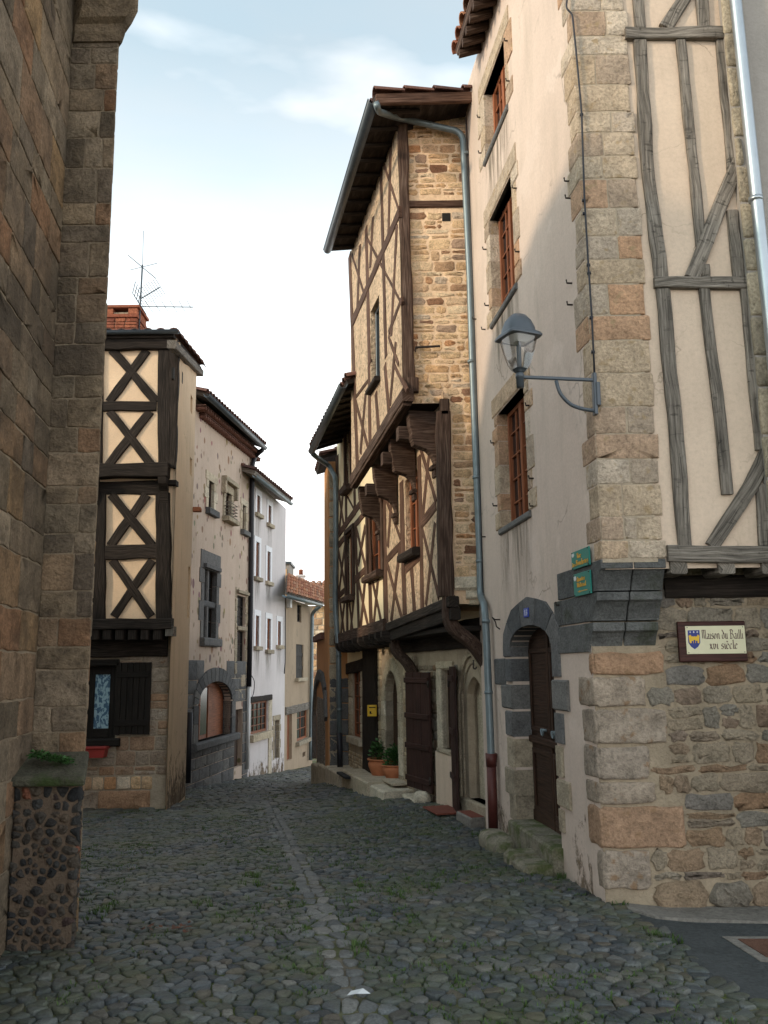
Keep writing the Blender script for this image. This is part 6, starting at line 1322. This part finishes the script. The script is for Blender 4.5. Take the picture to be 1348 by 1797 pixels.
# timbers of the front
for nm, pts_, w, o1 in (('beam', ((1096, 61), (1420, 62)), 22, .04), ('beam', ((1147, 497), (1420, 499)), 22, .04), ('beam', ((1170, 972), (1500, 975)), 29, .05),
        ('post', ((1123, 72), (1135, 285), (1160, 487)), 23, .02), ('post', ((1194, 72), (1231, 432)), 18, .018), ('post', ((1265, 72), (1286, 300)), 19, .02), ('post', ((1284, 370), (1297, 487)), 20, .02), ('brace', ((1297, 280), (1213, 488)), 27, .03),
        ('post', ((1118, -40), (1123, 50)), 20, .02), ('brace', ((1225, -40), (1168, 51)), 26, .025), ('post', ((1229, -40), (1235, 50)), 20, .02),
        ('post', ((1162, 508), (1184, 731), (1202, 958)), 25, .02), ('post', ((1235, 508), (1263, 731), (1277, 868)), 20, .02), ('post', ((1308, 508), (1330, 731), (1336, 790)), 21, .02), ('brace', ((1365, 745), (1318, 857), (1248, 960)), 27, .03), ('post', ((1336, 850), (1342, 958)), 22, .02), ('stub', ((1237, 466), (1239, 487)), 14, .024)):
    mb = MB(); Q_ = [MT.uz(*p) for p in pts_]; i_ = len(pts_)//2; mid = pts_[i_] if len(pts_) > 2 else ((pts_[0][0]+pts_[1][0])/2, (pts_[0][1]+pts_[1][1])/2)
    wm = abs(MT.uz(mid[0]+w/2, mid[1])[0]-MT.uz(mid[0]-w/2, mid[1])[0])*(.92 if nm == 'brace' else 1); beampath(mb, MT, Q_, wm, -.06, o1, 0, .06)
    mb.build(nm, M['oak'], ch_)
for px in (1190, 1274, 1350):
    mb = MB(); u, z = MT.uz(px, 995); beam3(mb, MT.P(u, z, .02), MT.P(u, z, -.5), V((1, 0, 0)), .125, V((0, 0, 1)), -.055, .05, 0, .03); mb.build('joist', M['oak'], ch_)
mb = MB(); zz = MT.uz(1250, 987)[1]; solid(mb, [V((CA.x+.3, CA.y+.02)), V((CA.x+4, CA.y+.02)), V((CA.x+4, CS.y+.05)), V((CA.x+.3, CS.y+.05))], zz+.02, zz+.08); mb.build('soffit', M['oak_dark'], ch_)
mb = MB(); box(mb, MS, MS.uz(1165, 1030)[0], 3.5, MS.uz(1200, 1050)[1], MS.uz(1200, 1010)[1], -.1, .03, 0, .02); mb.build('dark_wall_board', M['oak_dark'], ch_)
# roof eave of the corner house
uEv = MW.uz(803, 98, .28)[0]; E0, E1 = MW.P(-.4, zEv, .28), MW.P(uEv, zEv, .28)
roof_slab(ch_, E0, E1, -MW.n*3.2+V((0, 0, 1.2)), .08, 'oak_brown', 'tile', r=.10)
mb = MB(); 
for i in range(18): c_ = E0+(E1-E0)*((i+.5)/18); beam3(mb, c_-V((0, 0, .05)), c_-MW.n*.45+V((0, 0, .11)), MW.u, .07, V((0, 0, 1)), -.05, .04)
mb.build('eave_rafters', M['oak_brown'], ch_)

# neighbour at the frame edge
nb = thing('grey_house', 'grey rendered house with stone edge at the right end of the timbered front', 'house', (gx(1310, 6.2).x, 6.2, -.2))
nx0 = atY(1287, 220, 6.42).x; NF = Face(V((nx0, 6.42, 0)), V((nx0+3, 6.42, 0)))
mb = MB(); solid(mb, [V((nx0+.01, 6.43)), V((nx0+3, 6.43)), V((nx0+3, 7.4)), V((nx0+.01, 6.52))], MT.uz(1300, 900)[1], 9); solid(mb, [V((nx0+.42, 6.43)), V((nx0+3, 6.43)), V((nx0+3, 7.4)), V((nx0+.42, 6.95))], -.5, MT.uz(1300, 900)[1]); mb.build('wall', M['n_wall'], nb)
mb = MB(); z = MT.uz(1300, 900)[1]
while z < 8.9: h = RND.uniform(.22, .4); stone(mb, NF, rrect(.0, RND.uniform(.05, .16), z+.006, z+h-.006, .02, .006), -.01, .02); z += h
mb.build('quoin', M['lime_dark'], nb)

# ------------------------------------------------------------------ downpipes
yA = 10.42
def pw_(x, y): return MW.pt(x, y, .075)
pA = [AF2.pt(661, 183, .46), AF2.pt(664, 196, .40), atY(700, 207, yA), atY(812, 232, yA), atY(824, 480, yA), atY(829, 640, yA), atY(842, 980, yA), atY(843, 1046, yA), pw_(850, 1062), pw_(853, 1100), pw_(862, 1325), pw_(863, 1338)]
dp = downpipe('downpipe', 'blue-grey zinc downpipe with an oxblood iron foot beside the ogee doorway', pA, .042, 'zinc', [atY(757, 220, yA), atY(817.5, 270, yA), atY(827, 635, yA), atY(836, 838, yA), atY(842, 985, yA), pw_(853, 1090), pw_(857.5, 1215)])
mb = MB(); tube(mb, [pw_(862, 1322), pw_(862.5, 1345)], [.066, .058], 14); tube(mb, [pw_(862.5, 1342), pw_(866, 1462)], .054, 14); mb.build('iron_foot', M['red_iron'], dp)
yN = 6.33; pN = [atY(1282, -80, yN), atY(1291, 0, yN), atY(1319, 265, yN), atY(1350, 560, yN), atY(1385, 900, yN), atY(1440, 1560, yN)]
downpipe('downpipe', 'shiny galvanised downpipe against the grey render at the top right', pN, .048, 'zinc_bright', [atY(1326.5, 350, yN)])
pB = [AF1.pt(549, 796, .66), AF1.pt(556, 803, .5), AF1.pt(577, 817, .14), AF1.pt(589, 838, .10), AF1.pt(589.5, 940, .1), AF1.pt(588, 1060, .1), AF1.pt(594, 1140, .06), AF1.pt(596, 1290, .06)]
dpB = downpipe('downpipe', 'slim grey downpipe at the corner between cream and orange houses', pB, .055, 'zinc', [AF1.pt(589, 938, .1), AF1.pt(594.5, 1150, .06), AF1.pt(596, 1245, .06)]); mb = MB(); tube(mb, [AF1.pt(596, 1286, .06), AF1.pt(597, 1346, .06)], .06, 12); mb.build('iron_foot', M['black_pipe'], dpB)
downpipe('downpipe', 'thin black downpipe at the joint between tan side wall and stone house', [SF.pt(334, 1250, .12), SF.pt(330, 1374, .12)], .06, 'black_pipe')
pS = [SF.pt(460, 790, .42), SF.pt(448, 800, .12), SF.pt(443, 815, .08), SF.pt(440, 1080, .08), SF.pt(437, 1205, .08)]
dpS = downpipe('downpipe', 'black downpipe between the pinkish stone house and the white house', pS, .07, 'black_pipe'); mb = MB(); tube(mb, [SF.pt(437, 1200, .08), SF.pt(434.5, 1350, .08)], .05, 10); mb.build('pipe_foot', M['pale'], dpS)
pT = [TF.pt(562, 1064, .45), TF.pt(552, 1072, .2), TF.pt(548, 1078, .1), TF.pt(545.5, 1300, .1), TF.pt(545, 1334, .1)]
downpipe('downpipe', 'grey downpipe at the far edge of the tan house', pT, .07, 'zinc')
pW = [WF.pt(449, 838, .45), WF.pt(445, 848, .1), WF.pt(441, 860, .08)]
# cables
cbk = thing('cable', 'black cable clipped down the corner quoins to the street lamp', 'cable', MT.P(0, 4, .03)); mb = MB(); cp = [(998, -30), (992, 20), (1003, 30), (1010, 100), (1019, 200), (1024, 350), (1031, 470), (1037, 560), (1043, 690)]
tube(mb, bendpts([MT.P(MT.uz(x, y)[0], MT.uz(x, y)[1], .035) for x, y in cp], .1, 4), .008, 6); mb.build('wire', M['black_pipe'], cbk)
mb = MB()
for (x, y) in ((1019, 205), (1023, 355), (1024, 378), (1031, 468), (1032, 482), (1036, 560), (1039, 620)): p = MT.P(MT.uz(x, y)[0], MT.uz(x, y)[1], .03); tube(mb, [p-V((.012, 0, 0)), p+V((.014, 0, 0))], .014, 6)
mb.build('clip', M['black_pipe'], cbk)
mb = MB(); tube(mb, bendpts([MW.P(MW.uz(x, y)[0], MW.uz(x, y)[1], .02) for x, y in ((819, 170), (829, 400), (838, 640), (847, 900), (851, 1040))], .1, 4), .007, 6); tag(mb.build('cable', M['black_pipe']), 'thin black cable running beside the long zinc downpipe', 'cable')

mb = MB(); tube(mb, bendpts([WF.pt(438.5, 1180, .12), WF.pt(447, 1195, .1), WF.pt(446, 1215, .1), WF.pt(439, 1232, .1)], .2, 5), .012, 5); tag(mb.build('cable', M['black_pipe']), 'short looping cable on the white house above its ground window', 'cable')
mb = MB(); tube(mb, bendpts([WF.pt(500.5, 1050, .06), WF.pt(500.5, 1160, .06), WF.pt(499, 1182, .08)], .1, 4), .02, 5); tag(mb.build('cable', M['black_pipe']), 'thin dark cable down the joint between white and tan houses', 'cable')
mb = MB(); q = LS.uz(346, 905); box(mb, LS, LS.L-.02, LS.L+.16, q[1]-.03, q[1]+.05, -.02, .16, 0, .02); mb.build('drip_tile', M['tile'], lh)
for (px, py) in ((305, 655), (320, 662)):
    u_, z_ = LS.uz(px, py); mb = MB(); box(mb, LS, u_-.05, u_+.05, z_-.11, z_+.09, -.03, .006, 0, .003); mb.build('putlog_hole', M['dark'], lh)
# ------------------------------------------------------------------ street lamp on the corner
yL = 6.42; Lp = lambda x, y, Y=yL: atY(x, y, Y)
lm = thing('street_lamp', 'grey wall-bracket street lamp with domed hood and clear glazing on the corner quoins', 'street lamp', Lp(1045, 700))
mb = MB(); beam3(mb, Lp(1043, 655), Lp(1046, 727), V((1, 0, 0)), .03, V((0, 1, 0)), -.02, .045); beam3(mb, Lp(1048, 672), Lp(1050, 712), V((1, 0, 0)), .035, V((0, 1, 0)), -.03, .05, ch=.01); mb.build('wall_plate', M['lamp'], lm)
mb = MB(); beam3(mb, Lp(913, 661.5), Lp(1044, 667), V((0, 0, 1)), .026, V((0, 1, 0)), -.013, .013, ch=.006); tube(mb, bendpts([Lp(976, 668), Lp(982, 690), Lp(1000, 710), Lp(1022, 718), Lp(1045, 721)], .06, 4), .015, 10); mb.build('bracket_arm', M['lamp'], lm)
cL = Lp(912.5, 661); mb = MB(); sc_ = yL/1511/.985
lathe(mb, (cL.x, cL.y, 0), [(.030, Lp(912, 680).z), (.030, Lp(912, 664).z), (.034, Lp(912, 664).z+.002), (.034, Lp(912, 657).z), (.026, Lp(912, 655).z), (.026, Lp(912, 645).z)], 14); mb.build('spigot', M['lamp'], lm)
zR = Lp(912, 592).z; zTp = Lp(912, 553).z; zBt = Lp(912, 651).z; rot = radians(24)
def sqring(w, z, n=6, pw_=5.0):
    out = []
    for i in range(n*4):
        t = 2*pi*i/(n*4); c, s = cos(t), sin(t); r = w/((abs(c)**pw_+abs(s)**pw_)**(1/pw_)); x, y = r*c, r*s
        out.append(V((cL.x+x*cos(rot)-y*sin(rot), cL.y+x*sin(rot)+y*cos(rot), z)))
    return out
def loft(mb, rings, cap0=True, cap1=True, smooth=True):
    n = len(rings[0]); vs = [p for r in rings for p in r]; fs = [(i*n+j, i*n+(j+1) % n, (i+1)*n+(j+1) % n, (i+1)*n+j) for i in range(len(rings)-1) for j in range(n)]
    mb.add(vs, fs, 0, .5, None, smooth)
    if cap0: mb.add(rings[0], [tuple(range(n-1, -1, -1))], 0, .5)
    if cap1: mb.add(rings[-1], [tuple(range(n))], 0, .5)
hw = .136
mb = MB(); loft(mb, [sqring(hw*1.06, zR-.012, pw_=9), sqring(hw*1.08, zR, pw_=9), sqring(hw*.98, zR+.022, pw_=9)]); loft(mb, [sqring(hw*.86, zR+.018, pw_=5), sqring(hw*.82, zR+.07, pw_=4), sqring(hw*.68, zR+.13, pw_=3.4), sqring(hw*.44, zR+.175, pw_=3), sqring(hw*.10, zR+.195, pw_=2)]); mb.build('hood', M['lamp'], lm)
gw_ = lambda t: .045+(hw*.88-.045)*(t**.62)
mb = MB(); loft(mb, [sqring(gw_(t), zBt+(zR-.014-zBt)*t, pw_=6) for t in (0, .08, .2, .35, .5, .7, .85, 1)], True, False); mb.build('glazing', M['clear'], lm)
for k in (0, 1):
    mb = MB(); a = rot+pi/4+k*pi+.4; dv = V((cos(a), sin(a), 0)); c0_ = V((cL.x, cL.y, 0))
    beam3(mb, c0_+dv*.03+V((0, 0, zBt-.01)), c0_+dv*.04+V((0, 0, zR-.01)), V((-dv.y, dv.x, 0)), .022, dv, -.007, .007, ch=.003); mb.build('inner_post', M['lamp'], lm)
mb = MB(); loft(mb, [sqring(.05, zR-.05, pw_=3), sqring(.11, zR-.014, pw_=4)]); mb.build('reflector', M['pale'], lm)
mb = MB(); loft(mb, [sqring(.032, zBt-.012, pw_=4), sqring(.05, zBt+.014, pw_=4)]); mb.build('glass_cup', M['lamp'], lm)

# ------------------------------------------------------------------ signs
def tilted(fc, a, b, name=None): return fc.uz(*a), fc.uz(*b)
def plate(root, fc, r, o0, o1, mat, name, ch=.002):
    mb = MB(); box(mb, fc, r[0], r[1], r[2], r[3], o0, o1, 0, ch); return mb.build(name, mat, root)
def shield(fc, u0, u1, z0, z1): 
    m_ = (u0+u1)/2; return [(u0, z1), (u0, z0+(z1-z0)*.34), (u0+(m_-u0)*.4, z0+(z1-z0)*.14), (m_, z0), (u1-(u1-m_)*.4, z0+(z1-z0)*.14), (u1, z0+(z1-z0)*.34), (u1, z1)]
# green street-name plates (the flank's u runs away from the viewer, so text goes from high u to low u)
def greensign(label, x0, x1, y0, y1, lines, arrow=False):
    r = MW.rect(x0, x1, y0, y1); u0, u1, z0, z1 = r; t = thing('street_sign', label, 'street sign', MW.P((u0+u1)/2, z0, .02), 'green street name plates'); o = .024
    pl_ = plate(t, MW, r, o, o+.012, M['green'], 'plate'); o += .0125
    w, h = u1-u0, z1-z0; mb = MB(); 
    for (tx, a, b, zb_, hh) in lines: lettering(mb, MW, tx, u1-w*a, u1-w*b, z0+h*zb_, h*hh, o, .003, .15)
    if arrow: 
        prism(mb, MW, [(u1-w*.36, z0+h*.205), (u1-w*.82, z0+h*.205), (u1-w*.82, z0+h*.17), (u1-w*.36, z0+h*.17)], o, o+.003); prism(mb, MW, [(u1-w*.24, z0+h*.187), (u1-w*.38, z0+h*.235), (u1-w*.38, z0+h*.14)], o, o+.003)
    mb.build('lettering', M['gold'], pl_)
    mb = MB(); prism(mb, MW, shield(MW, u1-w*.17, u1-w*.05, z0+h*.68, z0+h*.9), o, o+.003); mb.build('crest', M['pale'], pl_)
    mb = MB()
    for (a, b) in ((.05, .94), (.95, .94), (.05, .06), (.95, .06)): p = MW.P(u0+w*a, z0+h*b, o); tube(mb, [p-MW.n*.003, p+MW.n*.004], .006, 7)
    mb.build('screw', M['iron'], pl_)
greensign('upper green plate with gold lettering reading Rue des Boucheries', 1010.5, 1042, 970, 1001, [('Rue', .34, .58, .56, .28), ('des', .04, .24, .14, .24), ('Boucheries', .27, .95, .16, .30)])
greensign('lower green plate with gold lettering and arrow reading Quartier Médiéval', 1014.5, 1044, 1008.5, 1048, [('Quartier', .22, .72, .64, .2), ('Médiéval', .22, .76, .38, .2)], True)
r = MW.rect(924.5, 932.5, 1068, 1084); npt = thing('house_number_plate', 'small blue enamel plate with white number 13 over the arched door', 'house number', MW.P(r[0], r[2], .03)); pl_ = plate(npt, MW, r, .024, .032, M['blue_plate'], 'plate')
mb = MB(); lettering(mb, MW, '13', r[1]-(r[1]-r[0])*.16, r[0]+(r[1]-r[0])*.16, r[2]+(r[3]-r[2])*.2, (r[3]-r[2])*.62, .0325, .002, .16); mb.build('lettering', M['pale'], pl_)
# house plaque on the stone front
ps = thing('plaque', 'cream house plaque in an oxblood wooden frame with a blue and gold shield', 'sign', MS.pt(1250, 1160, .05))
ro = MS.rect(1191, 1309, 1091, 1162, .04); ri = MS.rect(1203, 1307, 1099, 1148, .04)
tl = radians(1.0); mb = MB(); box(mb, MS, ro[0], ro[1], ro[2], ro[3], .015, .05, 0, .008); mb.build('frame', M['sign_frame'], ps)
w, h = ri[1]-ri[0], ri[3]-ri[2]; bd = plate(ps, MS, ri, .05, .056, M['cream_sign'], 'board'); o = .0565
mb = MB(); lettering(mb, MS, 'Maison du Bailli', ri[0]+w*.265, ri[0]+w*.965, ri[2]+h*.53, h*.33, o, .0012, .105); lettering(mb, MS, 'xvi siècle', ri[0]+w*.38, ri[0]+w*.86, ri[2]+h*.17, h*.32, o, .0012, .105); mb.build('lettering', M['ink'], bd)
s0_, s1_, t0_, t1_ = ri[0]+w*.035, ri[0]+w*.235, ri[2]+h*.17, ri[2]+h*.85
mb = MB(); prism(mb, MS, shield(MS, s0_, s1_, t0_, t1_), o, o+.0015); sd_ = mb.build('shield', M['blue'], bd)
S_ = lambda x, y: (s0_+(s1_-s0_)*x, t0_+(t1_-t0_)*y)
mb = MB(); prism(mb, MS, [S_(*p) for p in ((.10, .32), (.26, .32), (.26, .44), (.40, .44), (.40, .32), (.44, .32), (.44, .48), (.58, .48), (.58, .32), (.62, .32), (.62, .44), (.76, .44), (.76, .32), (.90, .32), (.96, .72), (.88, .72), (.88, .76), (.78, .76), (.76, .68), (.70, .66), (.66, .70), (.60, .66), (.54, .70), (.46, .66), (.40, .70), (.34, .66), (.28, .68), (.24, .76), (.14, .76), (.12, .72), (.04, .72))], o+.0017, o+.003); mb.build('castle', M['yellow'], sd_)
mb = MB()
for x in (.2, .5, .8):
    for (a, b) in (((x-.07, .90), (x+.07, .90)), ((x, .85), (x, .96))): 
        A2, B2 = S_(*a), S_(*b); beam(mb, MS, A2, B2, .004, o+.0015, o+.003, 0, 0)
mb.build('charge', M['pale'], sd_)
mb = MB()
for (a, b) in ((.03, .95), (.97, .95), (.03, .05), (.97, .05)): p = MS.P(ri[0]+w*a, ri[2]+h*b, o); tube(mb, [p+MS.n*.002, p-MS.n*.002], .004, 7)
mb.build('screw', M['iron'], bd)

# ------------------------------------------------------------------ letterbox, pots, mats, steps
p = G.pt(653.5, 1257, .14); lb = thing('letterbox', 'small yellow letterbox fixed on the dark oak post', 'letterbox', p); LB = Face(p, p+V((1, .12, 0)))
mb = MB(); box(mb, LB, -.085, .085, p.z, p.z+.2, -.1, 0, 0, .012); bx_ = mb.build('box', M['yellow'], lb)
mb = MB(); box(mb, LB, -.06, .06, p.z+.15, p.z+.166, -.001, .003, 0, .001); box(mb, LB, -.05, -.02, p.z+.05, p.z+.09, -.001, .003, 0, .001); box(mb, LB, -.05, .0, p.z+.045, p.z+.055, -.001, .004, 0, .001); mb.build('slot', M['dark'], bx_)
# stone kerb step along the timbered houses, levels stepping down the street
def blk(mb, fc, u0, u1, o0, o1, zt, zb, ch=.02, mat=0): beam(mb, fc, (u0, (zt+zb)/2), (u1, (zt+zb)/2), zt-zb, o0, o1, mat, .03, ch=ch)
ks = thing('stone_step', 'long worn kerb of pale stone steps along the foot of the timbered houses', 'step', G.P(4, 0)+V((0, 0, -.7)))
gzg = lambda u, o: zg(*G.P(u, 0, o).xy)
us = [G.uz(x, 1350, .0)[0] for x in (752, 728, 700, 672, 640, 612, 590, 575)]
ktz = [G.uz(*q)[1] for q in ((742, 1398), (715, 1381), (686, 1364), (657, 1356), (626, 1350), (602, 1345), (584, 1342))]
def ktop(i): return ktz[i]
for i, (a, b) in enumerate(zip(us[:-1], us[1:])):
    wd_ = [.22, .5, .55, .45, .5, .42, .4][i]; zt_ = ktop(i); mb = MB(); blk(mb, G, a+.01, b-.01, -.1, wd_, zt_, zt_-.6, .025); mb.build('block', M['lime'] if i != 6 else M['lime_dark'], ks)
def blob(mb, c, sx, sy, sz, ax=V((1, 0, 0)), e=.45, n=14, seed=0, amp=.06):
    R2 = random.Random(seed); ay = V((-ax.y, ax.x, 0)); vs = []; m = 9
    f = lambda v: math.copysign(abs(v)**e, v)
    for i in range(m+1):
        ph = -pi/2+pi*i/m
        for j in range(n):
            th = 2*pi*j/n; q = V((f(cos(ph))*f(cos(th)), f(cos(ph))*f(sin(th)), f(sin(ph)))); k = 1+amp*mn.noise(q*1.6+V((seed*3.1, 0, 0)))
            vs.append(c+ax*(q.x*sx*k)+ay*(q.y*sy*k)+V((0, 0, q.z*sz*k)))
    fs = [(i*n+j, i*n+(j+1) % n, (i+1)*n+(j+1) % n, (i+1)*n+j) for i in range(m) for j in range(n)]; mb.add(vs, fs, 0, None, None, True)
def gstone(name, label, cat, px, py, sx, sy, sz, ax, mat, e=.45, lift=.3, group=None, seed=1):
    p = ground(px, py); mb = MB(); blob(mb, V((p.x, p.y, p.z+sz*lift)), sx, sy, sz, ax, e, 18, seed, .12); o = mb.build(name, mat); tag(o, label, cat, group); return o
gstone('boulder', 'round pale yellowish boulder at the end of the stone kerb', 'stone', 741, 1410, .13, .12, .11, V((1, 0, 0)), M['lime'], .8, .6, None, 3)
# steps of the arched door
st = thing('door_step', 'mossy worn stone steps below the arched brown door', 'step', MW.P((dr[0]+dr[1])/2, dr[2]-.3, .1))
mb = MB(); blk(mb, MW, dr[0]-.03, dr[1]+.02, -.3, .10, dr[2]-.0, dr[2]-.4, .02); o = mb.build('threshold', M['mossy_step'], st)
uc = (dr[0]+dr[1])/2; zst = zg(*MW.P(uc, 0, .2).xy)
mb = MB(); blk(mb, MW, dr[0]-.03, dr[0]+.32, .08, .36, dr[2]-.13, dr[2]-.5, .04); mb.build('step_block', M['mossy_step'], st)
mb = MB(); blk(mb, MW, dr[0]+.34, dr[0]+.56, .08, .38, dr[2]-.11, dr[2]-.5, .04); mb.build('step_block', M['mossy_step'], st)
p = MW.P(dr[1]+.10, 0, .20); mb = MB(); blob(mb, V((p.x, p.y, zg(p.x, p.y)+.05)), .42, .15, .125, MW.u, .7, 18, 5, .08); rs = mb.build('rounded_stone', M['mossy_step']); tag(rs, 'long rounded mossy stone lying beside the arched door step', 'stone')
# red step at the ogee doorway, mats
u_, _ = G.uz(845, 1440); z_ = gzg(u_, .1); mb = MB(); box(mb, G, u_-.28, u_+.25, z_-.2, z_+.12, -.1, .24, 0, .02, .03); so = mb.build('door_step', M['concrete']); tag(so, 'low stone step with a red painted top below the ogee doorway', 'step')
mb = MB(); box(mb, G, u_-.26, u_+.23, z_+.118, z_+.126, -.05, .22, 0, .002); o = mb.build('painted_top', M['mat_red'], None); o.parent = so
def mat_on(name, label, px, py, w, d, mat, dz, th=.02, cat='doormat'):
    u, _ = G.uz(px, py); p = ground(px, py); uo = (p-G.A).dot(G.u); oo = (p-G.A).dot(G.n); mb = MB(); zz = p.z+dz; box(mb, G, uo-w/2, uo+w/2, zz, zz+th, oo-d/2, oo+d/2, 0, .006); tag(mb.build(name, mat), label, cat)
mat_on('doormat', 'russet doormat on the cobbles below the open oxblood shutter', 777, 1427, .62, .36, M['mat_red'], .03)
def on_kerb(px, py, i):     # point seen at a pixel on the kerb's top
    zt_ = ktop(i); d = ray(px, py); return EYE+d*((zt_-EYE.z)/d.z)
p = on_kerb(618, 1363, 4); uo, oo = (p-G.A).dot(G.u), (p-G.A).dot(G.n); mb = MB(); box(mb, G, uo-.42, uo+.42, p.z+.012, p.z+.055, oo-.2, oo+.22, 0, .01); tag(mb.build('doormat', M['mat_dark']), 'black rubber mat on the kerb step below the small paned window', 'doormat')
p = on_kerb(696, 1375, 2); uo, oo = (p-G.A).dot(G.u), (p-G.A).dot(G.n); mb = MB(); box(mb, G, uo-.34, uo+.34, p.z+.012, p.z+.05, oo-.16, oo+.16, 0, .01); tag(mb.build('doormat', M['lime']), 'pale coir slab mat on the kerb in front of the potted plants', 'doormat')
def pot(label, px, py, i, r, h, sd, fol):
    p = on_kerb(px, py, i)+V((0, 0, .006)); t = thing('potted_plant', label, 'potted plant', p, 'terracotta pots by the arched doorway'); mb = MB()
    lathe(mb, p, [(r*.62, 0), (r*.66, .01), (r*.84, h*.35), (r*.97, h*.62), (r*.98, h*.74), (r*.9, h*.86), (r*.9, h*.90), (r*1.04, h*.93), (r*1.05, h), (r*.93, h), (r*.90, h*.9)], 26); mb.build('pot', M['terracotta'], t)
    R2 = random.Random(sd); mb = MB(); leafcloud(mb, p+V((0, 0, h*1.0)), r*.80, r*.80, fol*.9, 230, .085, R2, 1.0); leafcloud(mb, p+V((r*.3, 0, h+fol*.35)), r*.45, r*.4, fol*.5, 90, .08, R2, 1.3); leafcloud(mb, p+V((-r*.35, .05, h+fol*.3)), r*.4, r*.4, fol*.4, 80, .08, R2, 1.3); mb.build('foliage', M['leaf'], t)
    mb = MB(); lathe(mb, p+V((0, 0, h*.86)), [(r*.9, 0), (r*.88, .02)], 16); mb.build('soil', M['joint'], t)
pot('larger terracotta pot with a bushy green shrub beside the oak post', 672, 1365, 3, .265, .33, 3, .40); pot('smaller squat terracotta pot with dark leaves in front of the arched door', 694, 1369, 2, .22, .25, 8, .34)
hk = thing('iron_hook', 'small black iron hooks hanging under the near jetty by the zinc pipe', 'hook', atY(835, 1172, 10.5)); mb = MB(); tube(mb, bendpts([atY(831, 1158, 10.5), atY(831, 1173, 10.5), atY(835, 1174, 10.5), atY(836, 1170, 10.5)], .02, 3), .009, 6); mb.build('hook', M['iron'], hk)
